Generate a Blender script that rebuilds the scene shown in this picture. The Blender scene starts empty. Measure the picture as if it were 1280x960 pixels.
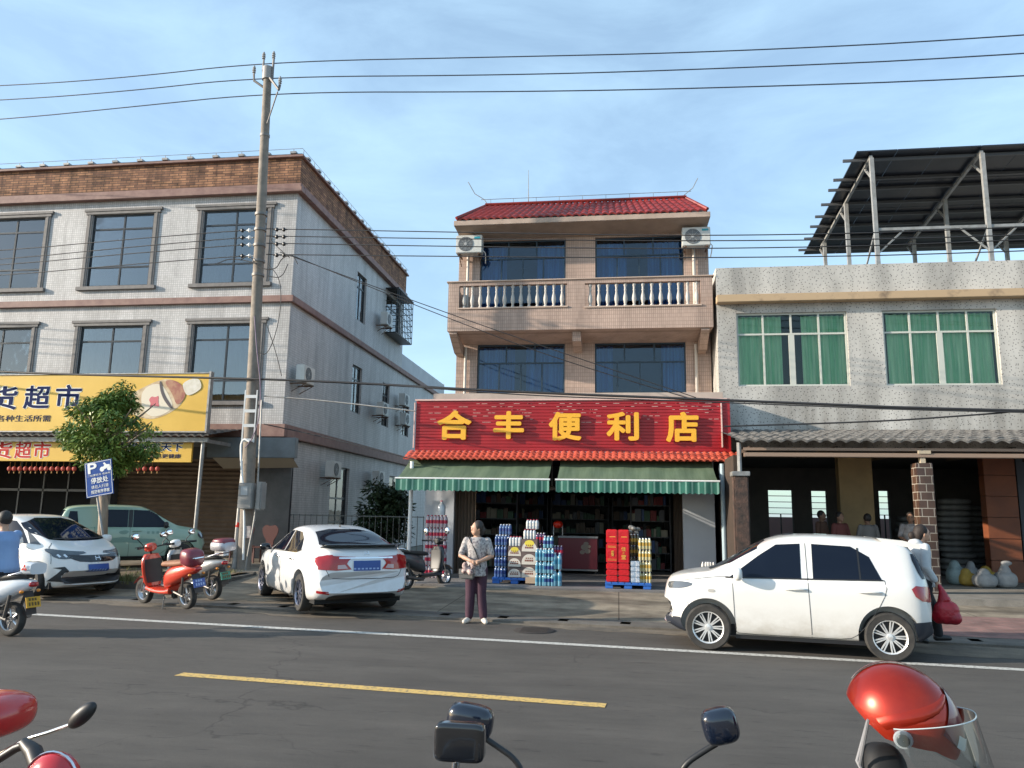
import bpy, bmesh, math, random
from mathutils import Vector as V, Matrix
from mathutils.bvhtree import BVHTree
from mathutils import geometry as geo
random.seed(7)
R_ = math.radians
sc = bpy.context.scene
col = sc.collection
# ---------------------------------------------------------------- camera
F = 950.0; HC = 1.75
yaw, pitch, roll = R_(8.0), R_(9.6), R_(0.955)
f0 = V((-math.sin(yaw)*math.cos(pitch), math.cos(yaw)*math.cos(pitch), math.sin(pitch)))
r0 = V((math.cos(yaw), math.sin(yaw), 0)); u0 = r0.cross(f0)
RR = math.cos(roll)*r0+math.sin(roll)*u0
UU = -math.sin(roll)*r0+math.cos(roll)*u0
CP = V((0, 0, HC))
cd = bpy.data.cameras.new('camera'); cam = bpy.data.objects.new('camera', cd); col.objects.link(cam)
cd.sensor_width = 36; cd.lens = F/1280*36; cd.clip_end = 3000; cd.clip_start = .05
cam.matrix_world = Matrix(((RR.x, UU.x, -f0.x, CP.x), (RR.y, UU.y, -f0.y, CP.y), (RR.z, UU.z, -f0.z, CP.z), (0, 0, 0, 1)))
sc.camera = cam
def ray(x, y): return f0+RR*((x-640)/F)-UU*((y-480)/F)
def aty(x, y, Y): d = ray(x, y); return CP+d*(Y/d.y)
def atz(x, y, Z=0): d = ray(x, y); return CP+d*((Z-HC)/d.z)
def atx(x, y, X): d = ray(x, y); return CP+d*(X/d.x)
# ---------------------------------------------------------------- sky, sun, exposure
SUN_AZ = R_(16.0); SUN_EL = R_(17.0)
to_sun = V((-math.cos(SUN_AZ)*math.cos(SUN_EL), -math.sin(SUN_AZ)*math.cos(SUN_EL), math.sin(SUN_EL)))
w = bpy.data.worlds.new('World'); sc.world = w; w.use_nodes = True
nt = w.node_tree; nt.nodes.clear()
out = nt.nodes.new('ShaderNodeOutputWorld'); bg = nt.nodes.new('ShaderNodeBackground')
sky = nt.nodes.new('ShaderNodeTexSky'); sky.sky_type = 'NISHITA'; sky.sun_disc = False
sky.sun_elevation = SUN_EL; sky.sun_rotation = math.atan2(to_sun.x, to_sun.y)
sky.air_density = 1.0; sky.dust_density = 1.0; sky.ozone_density = 2.0
bg.inputs['Strength'].default_value = 0.15
tc = nt.nodes.new('ShaderNodeTexCoord'); mp = nt.nodes.new('ShaderNodeMapping'); mp.inputs['Scale'].default_value = (1.6, 1.6, 4.5)
mp.inputs['Rotation'].default_value = (0.25, 0.12, 0.3)
nz = nt.nodes.new('ShaderNodeTexNoise'); nz.inputs['Scale'].default_value = 2.2; nz.inputs['Detail'].default_value = 8; nz.inputs['Roughness'].default_value = .6
nz.inputs['Distortion'].default_value = .4
rmp = nt.nodes.new('ShaderNodeValToRGB'); rmp.color_ramp.elements[0].position = .36; rmp.color_ramp.elements[1].position = .78
rmp.color_ramp.elements[0].color = (.30, .30, .30, 1); rmp.color_ramp.elements[1].color = (.66, .66, .66, 1)
mx = nt.nodes.new('ShaderNodeMix'); mx.data_type = 'RGBA'; mx.inputs['B'].default_value = (2.95, 4.3, 5.35, 1)
L = nt.links.new
L(tc.outputs['Generated'], mp.inputs['Vector']); L(mp.outputs[0], nz.inputs['Vector']); L(nz.outputs['Fac'], rmp.inputs['Fac'])
L(rmp.outputs['Color'], mx.inputs['Factor']); L(sky.outputs[0], mx.inputs['A']); L(mx.outputs['Result'], bg.inputs['Color']); L(bg.outputs[0], out.inputs['Surface'])
sd = bpy.data.lights.new('sun', 'SUN'); sd.energy = 4.4; sd.angle = R_(.6); sd.color = (1, .89, .75)
so = bpy.data.objects.new('sun', sd); col.objects.link(so)
so.rotation_euler = (-to_sun).to_track_quat('-Z', 'Y').to_euler(); so.location = (-20, -10, 20)
sc.view_settings.view_transform = 'Standard'; sc.view_settings.look = 'None'; sc.view_settings.exposure = 0.85; sc.view_settings.gamma = 1
# ---------------------------------------------------------------- materials
def c255(r, g, b): return tuple((x/255/12.92 if x/255 <= .04045 else ((x/255+.055)/1.055)**2.4) for x in (r, g, b))
MC = {}
def mat(name, c, rough=.6, metal=0., c2=None, scale=4., bump=0., bscale=40., spec=.5, coat=0., stretch=None, lo=.35, hi=.65, emit=0.):
    if name in MC: return MC[name]
    m = bpy.data.materials.new(name); m.use_nodes = True; n = m.node_tree; b = n.nodes['Principled BSDF']; l = n.links.new
    b.inputs['Base Color'].default_value = (*c, 1); b.inputs['Roughness'].default_value = rough; b.inputs['Metallic'].default_value = metal
    b.inputs['Specular IOR Level'].default_value = spec; b.inputs['Coat Weight'].default_value = coat; b.inputs['Coat Roughness'].default_value = .04
    if emit: b.inputs['Emission Color'].default_value = (*c, 1); b.inputs['Emission Strength'].default_value = emit
    if c2 is not None or bump:
        t = n.nodes.new('ShaderNodeTexCoord'); p = n.nodes.new('ShaderNodeMapping'); l(t.outputs['Object'], p.inputs[0])
        if stretch: p.inputs['Scale'].default_value = stretch
    if c2 is not None:
        z = n.nodes.new('ShaderNodeTexNoise'); z.inputs['Scale'].default_value = scale; z.inputs['Detail'].default_value = 7; z.inputs['Roughness'].default_value = .6
        l(p.outputs[0], z.inputs['Vector'])
        r = n.nodes.new('ShaderNodeValToRGB'); r.color_ramp.elements[0].position = lo; r.color_ramp.elements[1].position = hi
        r.color_ramp.elements[0].color = (*c, 1); r.color_ramp.elements[1].color = (*c2, 1)
        l(z.outputs['Fac'], r.inputs['Fac']); l(r.outputs['Color'], b.inputs['Base Color'])
    if bump:
        z2 = n.nodes.new('ShaderNodeTexNoise'); z2.inputs['Scale'].default_value = bscale; z2.inputs['Detail'].default_value = 5
        l(p.outputs[0], z2.inputs['Vector']); bp = n.nodes.new('ShaderNodeBump'); bp.inputs['Strength'].default_value = bump; bp.inputs['Distance'].default_value = .02
        l(z2.outputs['Fac'], bp.inputs['Height']); l(bp.outputs[0], b.inputs['Normal'])
    MC[name] = m; return m
class NT:
    def __init__(s, name):
        s.m = bpy.data.materials.new(name); s.m.use_nodes = True; s.t = s.m.node_tree; s.b = s.t.nodes['Principled BSDF']
        s.tc = s.t.nodes.new('ShaderNodeTexCoord'); MC[name] = s.m
    def n(s, ty, **k):
        o = s.t.nodes.new(ty)
        for a, b in k.items():
            if a in o.inputs: o.inputs[a].default_value = b
            else: setattr(o, a, b)
        return o
    def l(s, a, b): s.t.links.new(a, b)
    def vec(s, scale=(1, 1, 1), walls=False):
        src = s.tc.outputs['Object']
        if walls:
            sp = s.n('ShaderNodeSeparateXYZ'); s.l(src, sp.inputs[0]); ad = s.n('ShaderNodeMath'); s.l(sp.outputs[0], ad.inputs[0]); s.l(sp.outputs[1], ad.inputs[1])
            cb = s.n('ShaderNodeCombineXYZ'); s.l(ad.outputs[0], cb.inputs[0]); s.l(sp.outputs[2], cb.inputs[1]); src = cb.outputs[0]
        p = s.n('ShaderNodeMapping'); p.inputs['Scale'].default_value = scale; s.l(src, p.inputs[0]); return p.outputs[0]
    def noise(s, v, scale, detail=6, rough=.6):
        z = s.n('ShaderNodeTexNoise'); z.inputs['Scale'].default_value = scale; z.inputs['Detail'].default_value = detail; z.inputs['Roughness'].default_value = rough
        s.l(v, z.inputs['Vector']); return z.outputs['Fac']
    def ramp(s, f, p0, c0, p1, c1):
        r = s.n('ShaderNodeValToRGB'); e = r.color_ramp.elements; e[0].position = p0; e[1].position = p1
        e[0].color = (*(c0 if hasattr(c0, '__len__') else (c0,)*3), 1); e[1].color = (*(c1 if hasattr(c1, '__len__') else (c1,)*3), 1); s.l(f, r.inputs[0]); return r.outputs[0]
    def mix(s, f, a, b, mode='MIX'):
        x = s.n('ShaderNodeMix'); x.data_type = 'RGBA'; x.blend_type = mode
        for k, q in (('Factor', f), ('A', a), ('B', b)):
            i = x.inputs[k]
            if hasattr(q, 'is_linked'): s.l(q, i)
            elif k == 'Factor': i.default_value = q
            else: i.default_value = (*q, 1)
        return x.outputs['Result']
    def bump(s, h, st=.3, d=.01):
        bp = s.n('ShaderNodeBump'); bp.inputs['Strength'].default_value = st; bp.inputs['Distance'].default_value = d; s.l(h, bp.inputs['Height']); s.l(bp.outputs[0], s.b.inputs['Normal'])
    def fin(s, c, rough=.7): s.l(c, s.b.inputs['Base Color']); s.b.inputs['Roughness'].default_value = rough; return s.m
def tile_mat(name, c1, c2, grout, tw, th, grime=.55, offset=0., gr_scale=.5, mort=.006, bump=.2, rough=.55, freq=2):
    k = NT(name); v = k.vec(walls=True)
    b = k.n('ShaderNodeTexBrick'); b.offset = offset; b.offset_frequency = freq; b.squash = 1
    for a, q in (('Color1', (*c1, 1)), ('Color2', (*c2, 1)), ('Mortar', (*grout, 1)), ('Scale', 1.), ('Brick Width', tw), ('Row Height', th), ('Mortar Size', mort), ('Mortar Smooth', .2), ('Bias', 0.)): b.inputs[a].default_value = q
    k.l(v, b.inputs['Vector'])
    g = k.ramp(k.noise(k.vec((1, 1, .25)), gr_scale*1.4, 8), .35, grime, .62, 1.)
    c = k.mix(1., b.outputs['Color'], g, 'MULTIPLY')
    g2 = k.ramp(k.noise(k.vec((1.6, 1.6, .22)), 1.5, 8, .7), .34, .72, .56, 1.)
    c = k.mix(1., c, g2, 'MULTIPLY')
    k.bump(b.outputs['Fac'], -bump, .004); return k.fin(c, rough)
T_left = tile_mat('grey_mosaic_tile', (.60, .585, .575), (.50, .485, .475), (.38, .37, .36), .075, .075, .82, mort=.009)
T_mid = tile_mat('beige_strip_tile', (.55, .40, .32), (.49, .35, .28), (.33, .235, .185), .055, .11, .86, mort=.007)
T_brick = tile_mat('rough_brown_brick', (.50, .25, .13), (.22, .10, .06), (.12, .07, .05), .31, .085, .45, .37, 2.6, .014, .9, .9)
T_pil = tile_mat('glazed_pillar_brick', (.1, .055, .035), (.06, .035, .03), (.4, .36, .3), .24, .17, .5, .5, 1., .008, .3, .35)
def speck():
    k = NT('speckled_white_tile'); v = k.vec()
    vw = k.vec(walls=True); vo = k.n('ShaderNodeTexVoronoi'); vo.voronoi_dimensions = '2D'; vo.inputs['Scale'].default_value = 11.; k.l(vw, vo.inputs['Vector'])
    dn = k.n('ShaderNodeMath', operation='ADD'); k.l(vo.outputs['Distance'], dn.inputs[0]); nn = k.n('ShaderNodeMath', operation='MULTIPLY'); k.l(k.noise(v, 34, 2), nn.inputs[0]); nn.inputs[1].default_value = .34; k.l(nn.outputs[0], dn.inputs[1])
    s = k.ramp(dn.outputs[0], .28, (.17, .16, .15), .34, (.57, .545, .50))
    g = k.ramp(k.noise(k.vec((1, 1, .3)), .8, 9), .36, .45, .62, 1.); c = k.mix(.85, s, g, 'MULTIPLY')
    # streaks of weathering over the lower storey
    sp = k.n('ShaderNodeSeparateXYZ'); k.l(k.tc.outputs['Object'], sp.inputs[0])
    mr = k.n('ShaderNodeMapRange'); mr.inputs[1].default_value = 3.6; mr.inputs[2].default_value = 5.6; mr.inputs[3].default_value = .9; mr.inputs[4].default_value = .05; k.l(sp.outputs[2], mr.inputs[0])
    st = k.ramp(k.noise(k.vec((2.5, 2.5, .25)), 1.2, 8), .3, (.42, .39, .35), .62, (1, 1, 1)); c = k.mix(mr.outputs[0], c, k.mix(1., c, st, 'MULTIPLY'))
    fl = k.n('ShaderNodeSeparateXYZ'); k.l(k.tc.outputs['Object'], fl.inputs[0])
    return k.fin(c, .6)
T_right = speck()
def asphalt():
    k = NT('asphalt'); v = k.vec()
    f = k.ramp(k.noise(v, 130, 3, .8), .3, (.046, .040, .034), .72, (.118, .103, .088))
    sp = k.n('ShaderNodeTexVoronoi'); sp.inputs['Scale'].default_value = 70; k.l(v, sp.inputs['Vector'])
    f = k.mix(k.ramp(sp.outputs['Distance'], .1, .55, .22, 0.), f, (.17, .155, .14))
    g = k.ramp(k.noise(k.vec((.35, 1.3, 1)), 1.1, 7), .3, .78, .7, 1.12); c = k.mix(1., f, g, 'MULTIPLY')
    # dark wear marks drawn out along the road
    z = k.noise(k.vec((1.5, 9, 1)), 1.5, 5, .7); d = k.ramp(z, .60, 1., .66, .52); c = k.mix(1., c, d, 'MULTIPLY'); z = k.noise(k.vec((.22, 5, 1)), 1.3, 6, .6); c = k.mix(1., c, k.ramp(z, .44, .95, .54, 1.02), 'MULTIPLY')
    dv = k.n('ShaderNodeVectorMath', operation='ADD'); ns_ = k.n('ShaderNodeTexNoise', Scale=1.7, Detail=5.); k.l(v, ns_.inputs['Vector']); k.l(v, dv.inputs[0]); k.l(ns_.outputs['Color'], dv.inputs[1]); ve = k.n('ShaderNodeTexVoronoi'); ve.feature = 'DISTANCE_TO_EDGE'; ve.inputs['Scale'].default_value = .22; k.l(dv.outputs[0], ve.inputs['Vector']); c = k.mix(k.ramp(k.noise(v, .35, 3), .45, 0., .55, .8), c, k.mix(1., c, k.ramp(ve.outputs['Distance'], .0012, .35, .004, 1.), 'MULTIPLY')); z = k.noise(k.vec((.5, .9, 1)), 2.6, 8, .7); c = k.mix(1., c, k.ramp(z, .3, .82, .66, 1.1), 'MULTIPLY')
    k.bump(k.noise(v, 150, 3, .8), .5, .006); return k.fin(c, .82)
M_asph = asphalt()
def concrete(name, c1, c2, stain=.45, joint=0., wet=True):
    k = NT(name); v = k.vec()
    c = k.ramp(k.noise(v, 3.2, 9), .32, c1, .68, c2)
    c = k.mix(1., c, k.ramp(k.noise(k.vec((.4, 1.2, 1)), .9, 6), .40, stain, .6, 1.), 'MULTIPLY')
    c = k.mix(1., c, k.ramp(k.noise(v, 60, 3), .3, .8, .7, 1.1), 'MULTIPLY')
    if joint:
        b = k.n('ShaderNodeTexBrick'); b.offset = 0
        for a, q in (('Color1', (1, 1, 1, 1)), ('Color2', (.93, .93, .93, 1)), ('Mortar', (.35, .33, .3, 1)), ('Scale', 1.), ('Brick Width', joint), ('Row Height', joint), ('Mortar Size', .012)): b.inputs[a].default_value = q
        k.l(v, b.inputs['Vector']); c = k.mix(1., c, b.outputs['Color'], 'MULTIPLY')
    k.bump(k.noise(v, 40, 4), .4, .006); return k.fin(c, .8)
M_conc = concrete('stained_concrete', (.21, .165, .115), (.38, .315, .23), .5, 3.1)
M_kerb = concrete('kerb_concrete', (.12, .105, .088), (.19, .17, .145), .6)
M_soil = mat('brown_soil', (.10, .065, .035), .95, c2=(.2, .14, .085), scale=5, bump=.6, bscale=25)
M_pave = tile_mat('red_brick_paving', (.30, .15, .125), (.24, .12, .1), (.16, .12, .1), .2, .1, .7, .5, 1, .006)
def paving_fix():
    k = NT('red_paver'); v = k.vec()
    b = k.n('ShaderNodeTexBrick')
    for a, q in (('Color1', (.30, .15, .125, 1)), ('Color2', (.22, .115, .1, 1)), ('Mortar', (.2, .17, .14, 1)), ('Scale', 1.), ('Brick Width', .2), ('Row Height', .1), ('Mortar Size', .006)): b.inputs[a].default_value = q
    k.l(v, b.inputs['Vector']); return k.fin(k.mix(1., b.outputs['Color'], k.ramp(k.noise(v, 2.2, 7), .35, .6, .65, 1.1), 'MULTIPLY'), .85)
M_pave = paving_fix()
def paint_line(name, c):
    k = NT(name); v = k.vec(); f = k.ramp(k.noise(v, 22, 7, .75), .37, (.13, .12, .105), .50, c); return k.fin(f, .7)
M_white = paint_line('worn_white_paint', (.55, .53, .48)); M_yel = paint_line('worn_yellow_paint', (.66, .43, .13))
def glass_mat(name, tint, amt=.5, rough=.02):
    m = bpy.data.materials.new(name); m.use_nodes = True; t = m.node_tree; t.nodes.clear(); l = t.links.new
    o = t.nodes.new('ShaderNodeOutputMaterial'); tr = t.nodes.new('ShaderNodeBsdfTransparent'); tr.inputs[0].default_value = (*tint, 1)
    g = t.nodes.new('ShaderNodeBsdfGlossy'); g.inputs['Roughness'].default_value = rough; fr = t.nodes.new('ShaderNodeFresnel'); fr.inputs['IOR'].default_value = 1.5
    ma = t.nodes.new('ShaderNodeMath'); ma.operation = 'MULTIPLY_ADD'; ma.inputs[1].default_value = 1.2; ma.inputs[2].default_value = amt; ma.use_clamp = True
    tcn = t.nodes.new('ShaderNodeTexCoord'); nn = t.nodes.new('ShaderNodeTexNoise'); nn.inputs['Scale'].default_value = 1.6; bp = t.nodes.new('ShaderNodeBump'); bp.inputs['Strength'].default_value = .05; bp.inputs['Distance'].default_value = .05
    l(tcn.outputs['Object'], nn.inputs['Vector']); l(nn.outputs['Fac'], bp.inputs['Height']); l(bp.outputs[0], g.inputs['Normal'])
    mxs = t.nodes.new('ShaderNodeMixShader'); l(fr.outputs[0], ma.inputs[0]); l(ma.outputs[0], mxs.inputs[0]); l(tr.outputs[0], mxs.inputs[1]); l(g.outputs[0], mxs.inputs[2]); l(mxs.outputs[0], o.inputs['Surface'])
    MC[name] = m; return m
G_grey = glass_mat('grey_glass', (.55, .6, .62), .14); G_blue = glass_mat('blue_glass', (.38, .58, .74), .02); G_green = glass_mat('green_glass', (.86, .95, .88), -.01)
G_clear = glass_mat('clear_plastic', (.80, .85, .87), .05)
BLK = mat('black_plastic', (.012, .012, .013), .45); RUB = mat('tyre_rubber', (.022, .021, .02), .85, c2=(.045, .042, .038), scale=9)
GLOSSBLK = mat('glossy_black', (.008, .009, .012), .12, coat=.6); CARGLASS = mat('dark_car_glass', (.004, .007, .016), .05, spec=.28)
CHROME = mat('chrome', (.75, .75, .76), .12, 1.); ALU = mat('alloy_silver', (.55, .55, .56), .28, .9); STEEL = mat('galvanised_steel', (.34, .34, .33), .5, .5, c2=(.22, .21, .2), scale=6)
DSTEEL = mat('weathered_steel', (.16, .15, .145), .6, .4, c2=(.24, .22, .2), scale=9)
def car_paint(name, c, rough=.28):
    k = NT(name); sp = k.n('ShaderNodeSeparateXYZ'); k.l(k.tc.outputs['Object'], sp.inputs[0]); mr = k.n('ShaderNodeMapRange'); mr.inputs[1].default_value = .15; mr.inputs[2].default_value = .62; mr.inputs[3].default_value = .85; mr.inputs[4].default_value = .06; k.l(sp.outputs[2], mr.inputs[0])
    f = k.ramp(k.noise(k.vec((1.2, 1.2, 1.8)), 3.5, 9, .7), .35, .15, .7, .9); mu = k.n('ShaderNodeMath', operation='MULTIPLY'); k.l(mr.outputs[0], mu.inputs[0]); k.l(f, mu.inputs[1])
    m = k.fin(k.mix(mu.outputs[0], c, (.34, .29, .22)), rough); k.b.inputs['Coat Weight'].default_value = .8; k.b.inputs['Coat Roughness'].default_value = .05; return m
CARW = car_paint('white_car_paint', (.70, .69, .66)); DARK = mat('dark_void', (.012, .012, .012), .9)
REDL = mat('red_lens', (.35, .012, .015), .12, coat=.5); AMB = mat('amber_lens', (.75, .25, .02), .2, coat=.4); HLENS = mat('headlamp_lens', (.12, .13, .14), .08, .4, coat=1.)
PLATE = mat('blue_plate', (.012, .06, .26), .35); WHT = mat('white_plastic', (.72, .72, .70), .4); GREY = mat('grey_plastic', (.3, .31, .32), .5)
SKIN = mat('skin', (.42, .24, .16), .55, c2=(.48, .28, .19), scale=12); HAIR = mat('dark_hair', (.012, .009, .008), .6, c2=(.03, .022, .018), scale=40)
# ---------------------------------------------------------------- mesh builder
def chaikin(p, it=1, closed=False):
    for _ in range(it):
        q = [] if closed else [p[0]]
        n = len(p)
        for i in range(n if closed else n-1):
            a, b = p[i], p[(i+1) % n]
            q += [tuple(a[k]*.75+b[k]*.25 for k in range(len(a))), tuple(a[k]*.25+b[k]*.75 for k in range(len(a)))]
        if not closed: q.append(p[-1])
        p = q
    return p
class MB:
    def __init__(s): s.bm = bmesh.new(); s.i = 0
    def m(s, i): s.i = i; return s
    def f(s, pts):
        vs = [s.bm.verts.new(p) for p in pts]; fc = s.bm.faces.new(vs); fc.material_index = s.i; return fc
    def grid(s, rows, closed=False, caps=False):
        vr = [[s.bm.verts.new(p) for p in r] for r in rows]
        for a, b in zip(vr, vr[1:]):
            n = len(a)
            for j in range(n if closed else n-1):
                try: s.bm.faces.new((a[j], a[(j+1) % n], b[(j+1) % n], b[j])).material_index = s.i
                except ValueError: pass
        if caps:
            for r in (vr[0], vr[-1]):
                try: s.bm.faces.new(r if r is vr[-1] else r[::-1]).material_index = s.i
                except ValueError: pass
        return s
    def box(s, x0, x1, y0, y1, z0, z1, bev=0.):
        vs = [s.bm.verts.new(p) for p in ((x0, y0, z0), (x1, y0, z0), (x1, y1, z0), (x0, y1, z0), (x0, y0, z1), (x1, y0, z1), (x1, y1, z1), (x0, y1, z1))]
        fs = [s.bm.faces.new([vs[i] for i in q]) for q in ((3, 2, 1, 0), (4, 5, 6, 7), (0, 1, 5, 4), (1, 2, 6, 5), (2, 3, 7, 6), (3, 0, 4, 7))]
        for q in fs: q.material_index = s.i
        if bev:
            es = list({e for q in fs for e in q.edges}); r = bmesh.ops.bevel(s.bm, geom=es, offset=bev, segments=2, affect='EDGES')
            for q in r['faces']: q.material_index = s.i
        return s
    def obox(s, c, sx, sy, sz, rot=None, bev=0.):
        b = MB(); b.box(-sx/2, sx/2, -sy/2, sy/2, -sz/2, sz/2, bev); M = Matrix.Translation(c) @ (rot if rot is not None else Matrix.Identity(4)); return s.add(b, M)
    def add(s, o, M=Matrix.Identity(4), idx=True):
        mp = {}
        for v in o.bm.verts: mp[v] = s.bm.verts.new(M @ v.co)
        for q in o.bm.faces:
            try: nf = s.bm.faces.new([mp[v] for v in q.verts]); nf.material_index = q.material_index if (idx and q.material_index) else s.i
            except ValueError: pass
        return s
    def addmesh(s, me, M=Matrix.Identity(4)):
        vs = [s.bm.verts.new(M @ v.co) for v in me.vertices]
        for p in me.polygons:
            try: s.bm.faces.new([vs[i] for i in p.vertices]).material_index = s.i
            except ValueError: pass
        return s
    def tube(s, pts, r, n=8, caps=True):
        pts = [V(p) for p in pts]; k = len(pts); rs = r if hasattr(r, '__len__') else [r]*k; rows = []; prev = None
        for i, p in enumerate(pts):
            d = ((pts[min(i+1, k-1)]-pts[max(i-1, 0)])).normalized()
            if prev is None: a = d.orthogonal().normalized()
            else: a = (prev-d*prev.dot(d)); a = a.normalized() if a.length > 1e-5 else d.orthogonal().normalized()
            prev = a; b = d.cross(a)
            rows.append([p+(a*math.cos(2*math.pi*j/n)+b*math.sin(2*math.pi*j/n))*rs[i] for j in range(n)])
        return s.grid(rows, True, caps)
    def lathe(s, prof, o=(0, 0, 0), axis='z', n=16, caps=True):
        rows = []
        for (r, h) in prof:
            row = []
            for j in range(n):
                a = 2*math.pi*j/n; x, y = r*math.cos(a), r*math.sin(a)
                row.append(V(o)+V({'z': (x, y, h), 'y': (x, h, -y), 'x': (h, x, y)}[axis]))
            rows.append(row)
        return s.grid(rows, True, caps)
    def ell(s, c, rx, ry, rz, n=12, m=8, e=1., M=None):
        rows = []
        sg = lambda x, p: math.copysign(abs(x)**p, x)
        for i in range(m+1):
            t = -math.pi/2+math.pi*i/m; t = max(min(t, 1.54), -1.54)
            row = []
            for j in range(n):
                a = 2*math.pi*j/n
                p = V((rx*sg(math.cos(t), e)*sg(math.cos(a), e), ry*sg(math.cos(t), e)*sg(math.sin(a), e), rz*sg(math.sin(t), e)))
                row.append(V(c)+(M @ p if M is not None else p))
            rows.append(row)
        return s.grid(rows, True, True)
    def prism(s, poly, fn, d0, d1):
        a = [s.bm.verts.new(fn(u, v, d0)) for u, v in poly]; b = [s.bm.verts.new(fn(u, v, d1)) for u, v in poly]; n = len(poly)
        fs = [s.bm.faces.new(a[::-1]), s.bm.faces.new(b)]+[s.bm.faces.new((a[j], a[(j+1) % n], b[(j+1) % n], b[j])) for j in range(n)]
        for q in fs: q.material_index = s.i
        return s
    def pack(s, mats, smooth=35):
        me = bpy.data.meshes.new('m'); bmesh.ops.recalc_face_normals(s.bm, faces=s.bm.faces) if smooth is not False and not getattr(s, 'norecalc', False) else None
        s.bm.to_mesh(me); s.bm.free()
        for m in (mats if isinstance(mats, (list, tuple)) else [mats]): me.materials.append(m)
        if smooth: me.shade_smooth(); me.set_sharp_from_angle(angle=R_(smooth))
        return me
    def build(s, name, mats, parent=None, local=False, smooth=35):
        if parent is not None and not local:
            rt = parent
            while rt.parent: rt = rt.parent
            bmesh.ops.transform(s.bm, verts=s.bm.verts, matrix=rt.matrix_basis.inverted())
        me = s.pack(mats, smooth); me.name = name; o = bpy.data.objects.new(name, me); col.objects.link(o)
        if parent is not None: o.parent = parent
        return o
def tag(o, label, cat=None, group=None, kind=None):
    if label: o['label'] = label
    if cat: o['category'] = cat
    if group: o['group'] = group
    if kind: o['kind'] = kind
    return o
def thing(name, label, cat, loc=(0, 0, 0), rz=0., group=None):
    o = bpy.data.objects.new(name, None); col.objects.link(o); o.location = loc; o.rotation_euler = (0, 0, rz); o.empty_display_size = .1
    return tag(o, label, cat, group)
def one(name, mb, mats, label, cat, group=None, smooth=35, kind=None):
    xs = [v.co for v in mb.bm.verts]; lo = V([min(p[i] for p in xs) for i in range(3)]); hi = V([max(p[i] for p in xs) for i in range(3)])
    c = V(((lo.x+hi.x)/2, (lo.y+hi.y)/2, lo.z)); bmesh.ops.translate(mb.bm, verts=mb.bm.verts, vec=-c)
    o = mb.build(name, mats, smooth=smooth); o.location = c; return tag(o, label, cat, group, kind)
def struct(name, mb, mats, smooth=35): o = mb.build(name, mats, smooth=smooth); o['kind'] = 'structure'; return o
def copy_tree(o, parent=None):
    c = o.copy(); col.objects.link(c)
    if parent is not None: c.parent = parent
    for ch in list(o.children): copy_tree(ch, c)
    return c
def dup(root, loc, rz, label, group=None):
    c = copy_tree(root); c.location = loc; c.rotation_euler = (0, 0, rz); c['label'] = label
    if group: c['group'] = group
    return c
def text(mb, s, fn, u0, u1, v0, v1, d0=0., d1=.01, bold=.0, space=1., fit=True):
    """lettering filling the rectangle (u0,v0)-(u1,v1) of the plane fn(u,v,d)"""
    cu = bpy.data.curves.new('t', 'FONT'); cu.body = s; cu.size = 1; cu.extrude = .5; cu.space_character = space; cu.resolution_u = 3
    o = bpy.data.objects.new('t', cu); col.objects.link(o); dg = bpy.context.evaluated_depsgraph_get(); me = bpy.data.meshes.new_from_object(o.evaluated_get(dg))
    xs = [v.co.x for v in me.vertices]; ys = [v.co.y for v in me.vertices]
    if xs:
        a, b, c, d = min(xs), max(xs), min(ys), max(ys); g = bold*1.1; k_ = 0
        for ox, oy in ([(0, 0)] if not bold else [(g, 0), (-g, 0), (0, g), (0, -g), (g*.7, g*.7), (-g*.7, g*.7), (g*.7, -g*.7), (-g*.7, -g*.7)]):
            vs = [mb.bm.verts.new(fn(u0+(v.co.x+ox-a+g)/(b-a+2*g)*(u1-u0), v0+(v.co.y+oy-c+g)/(d-c+2*g)*(v1-v0), d0+(v.co.z+.5)*(d1-d0)+k_*.0003)) for v in me.vertices]; k_ += 1
            for p in me.polygons:
                try: mb.bm.faces.new([vs[i] for i in p.vertices]).material_index = mb.i
                except ValueError: pass
    bpy.data.objects.remove(o); bpy.data.curves.remove(cu); bpy.data.meshes.remove(me); return mb
def lerp(t, pts):
    if t <= pts[0][0]: return pts[0][1]
    for (a, u), (b, v) in zip(pts, pts[1:]):
        if t <= b: return u+(v-u)*(t-a)/(b-a)
    return pts[-1][1]
def smoothpts(pts, it=2): return chaikin(pts, it)
# ================================================================ GROUND
RA = R_(5.3); E1 = V((math.cos(RA), -math.sin(RA), 0)); E2 = V((math.sin(RA), math.cos(RA), 0))
def rd(s, t, z=0.): return V((0, 10.69, z))+E1*s+E2*t
def kerbY(X): return 10.69+2.28/math.cos(RA)-X*math.tan(RA)
cl = lambda x: max(0., min(1., x))
def gz(X, Y):
    k = kerbY(X); return .045+.075*cl((Y-k)/4)+.1*cl((-6-X)/3)*cl((Y-15.5)/3.5)
mb = MB(); mb.grid([[(x, y, -.03) for x in (-1500, 1500)] for y in (-1500, 1500)]); struct('ground', mb, mat('distant_ground', (.16, .15, .13), .9, c2=(.12, .13, .09), scale=.05), False)
mb = MB(); mb.grid([[rd(s, t, 0) for s in range(-200, 201, 20)] for t in (-8.2, 1.75)]); struct('road', mb, M_asph, False)
mb = MB(); mb.grid([[rd(s, t, .004) for s in range(-120, 121, 8)] for t in (-.08, .085)]); struct('white_edge_line', mb, M_white, False)
mb = MB()
for k in range(-6, 7):
    s0 = -4.35+k*10.5; mb.f([rd(s0, -3.28, .004), rd(s0+4.52, -3.28, .004), rd(s0+4.52, -3.12, .004), rd(s0, -3.12, .004)])
struct('yellow_centre_dashes', mb, M_yel, False)
mb = MB()
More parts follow.
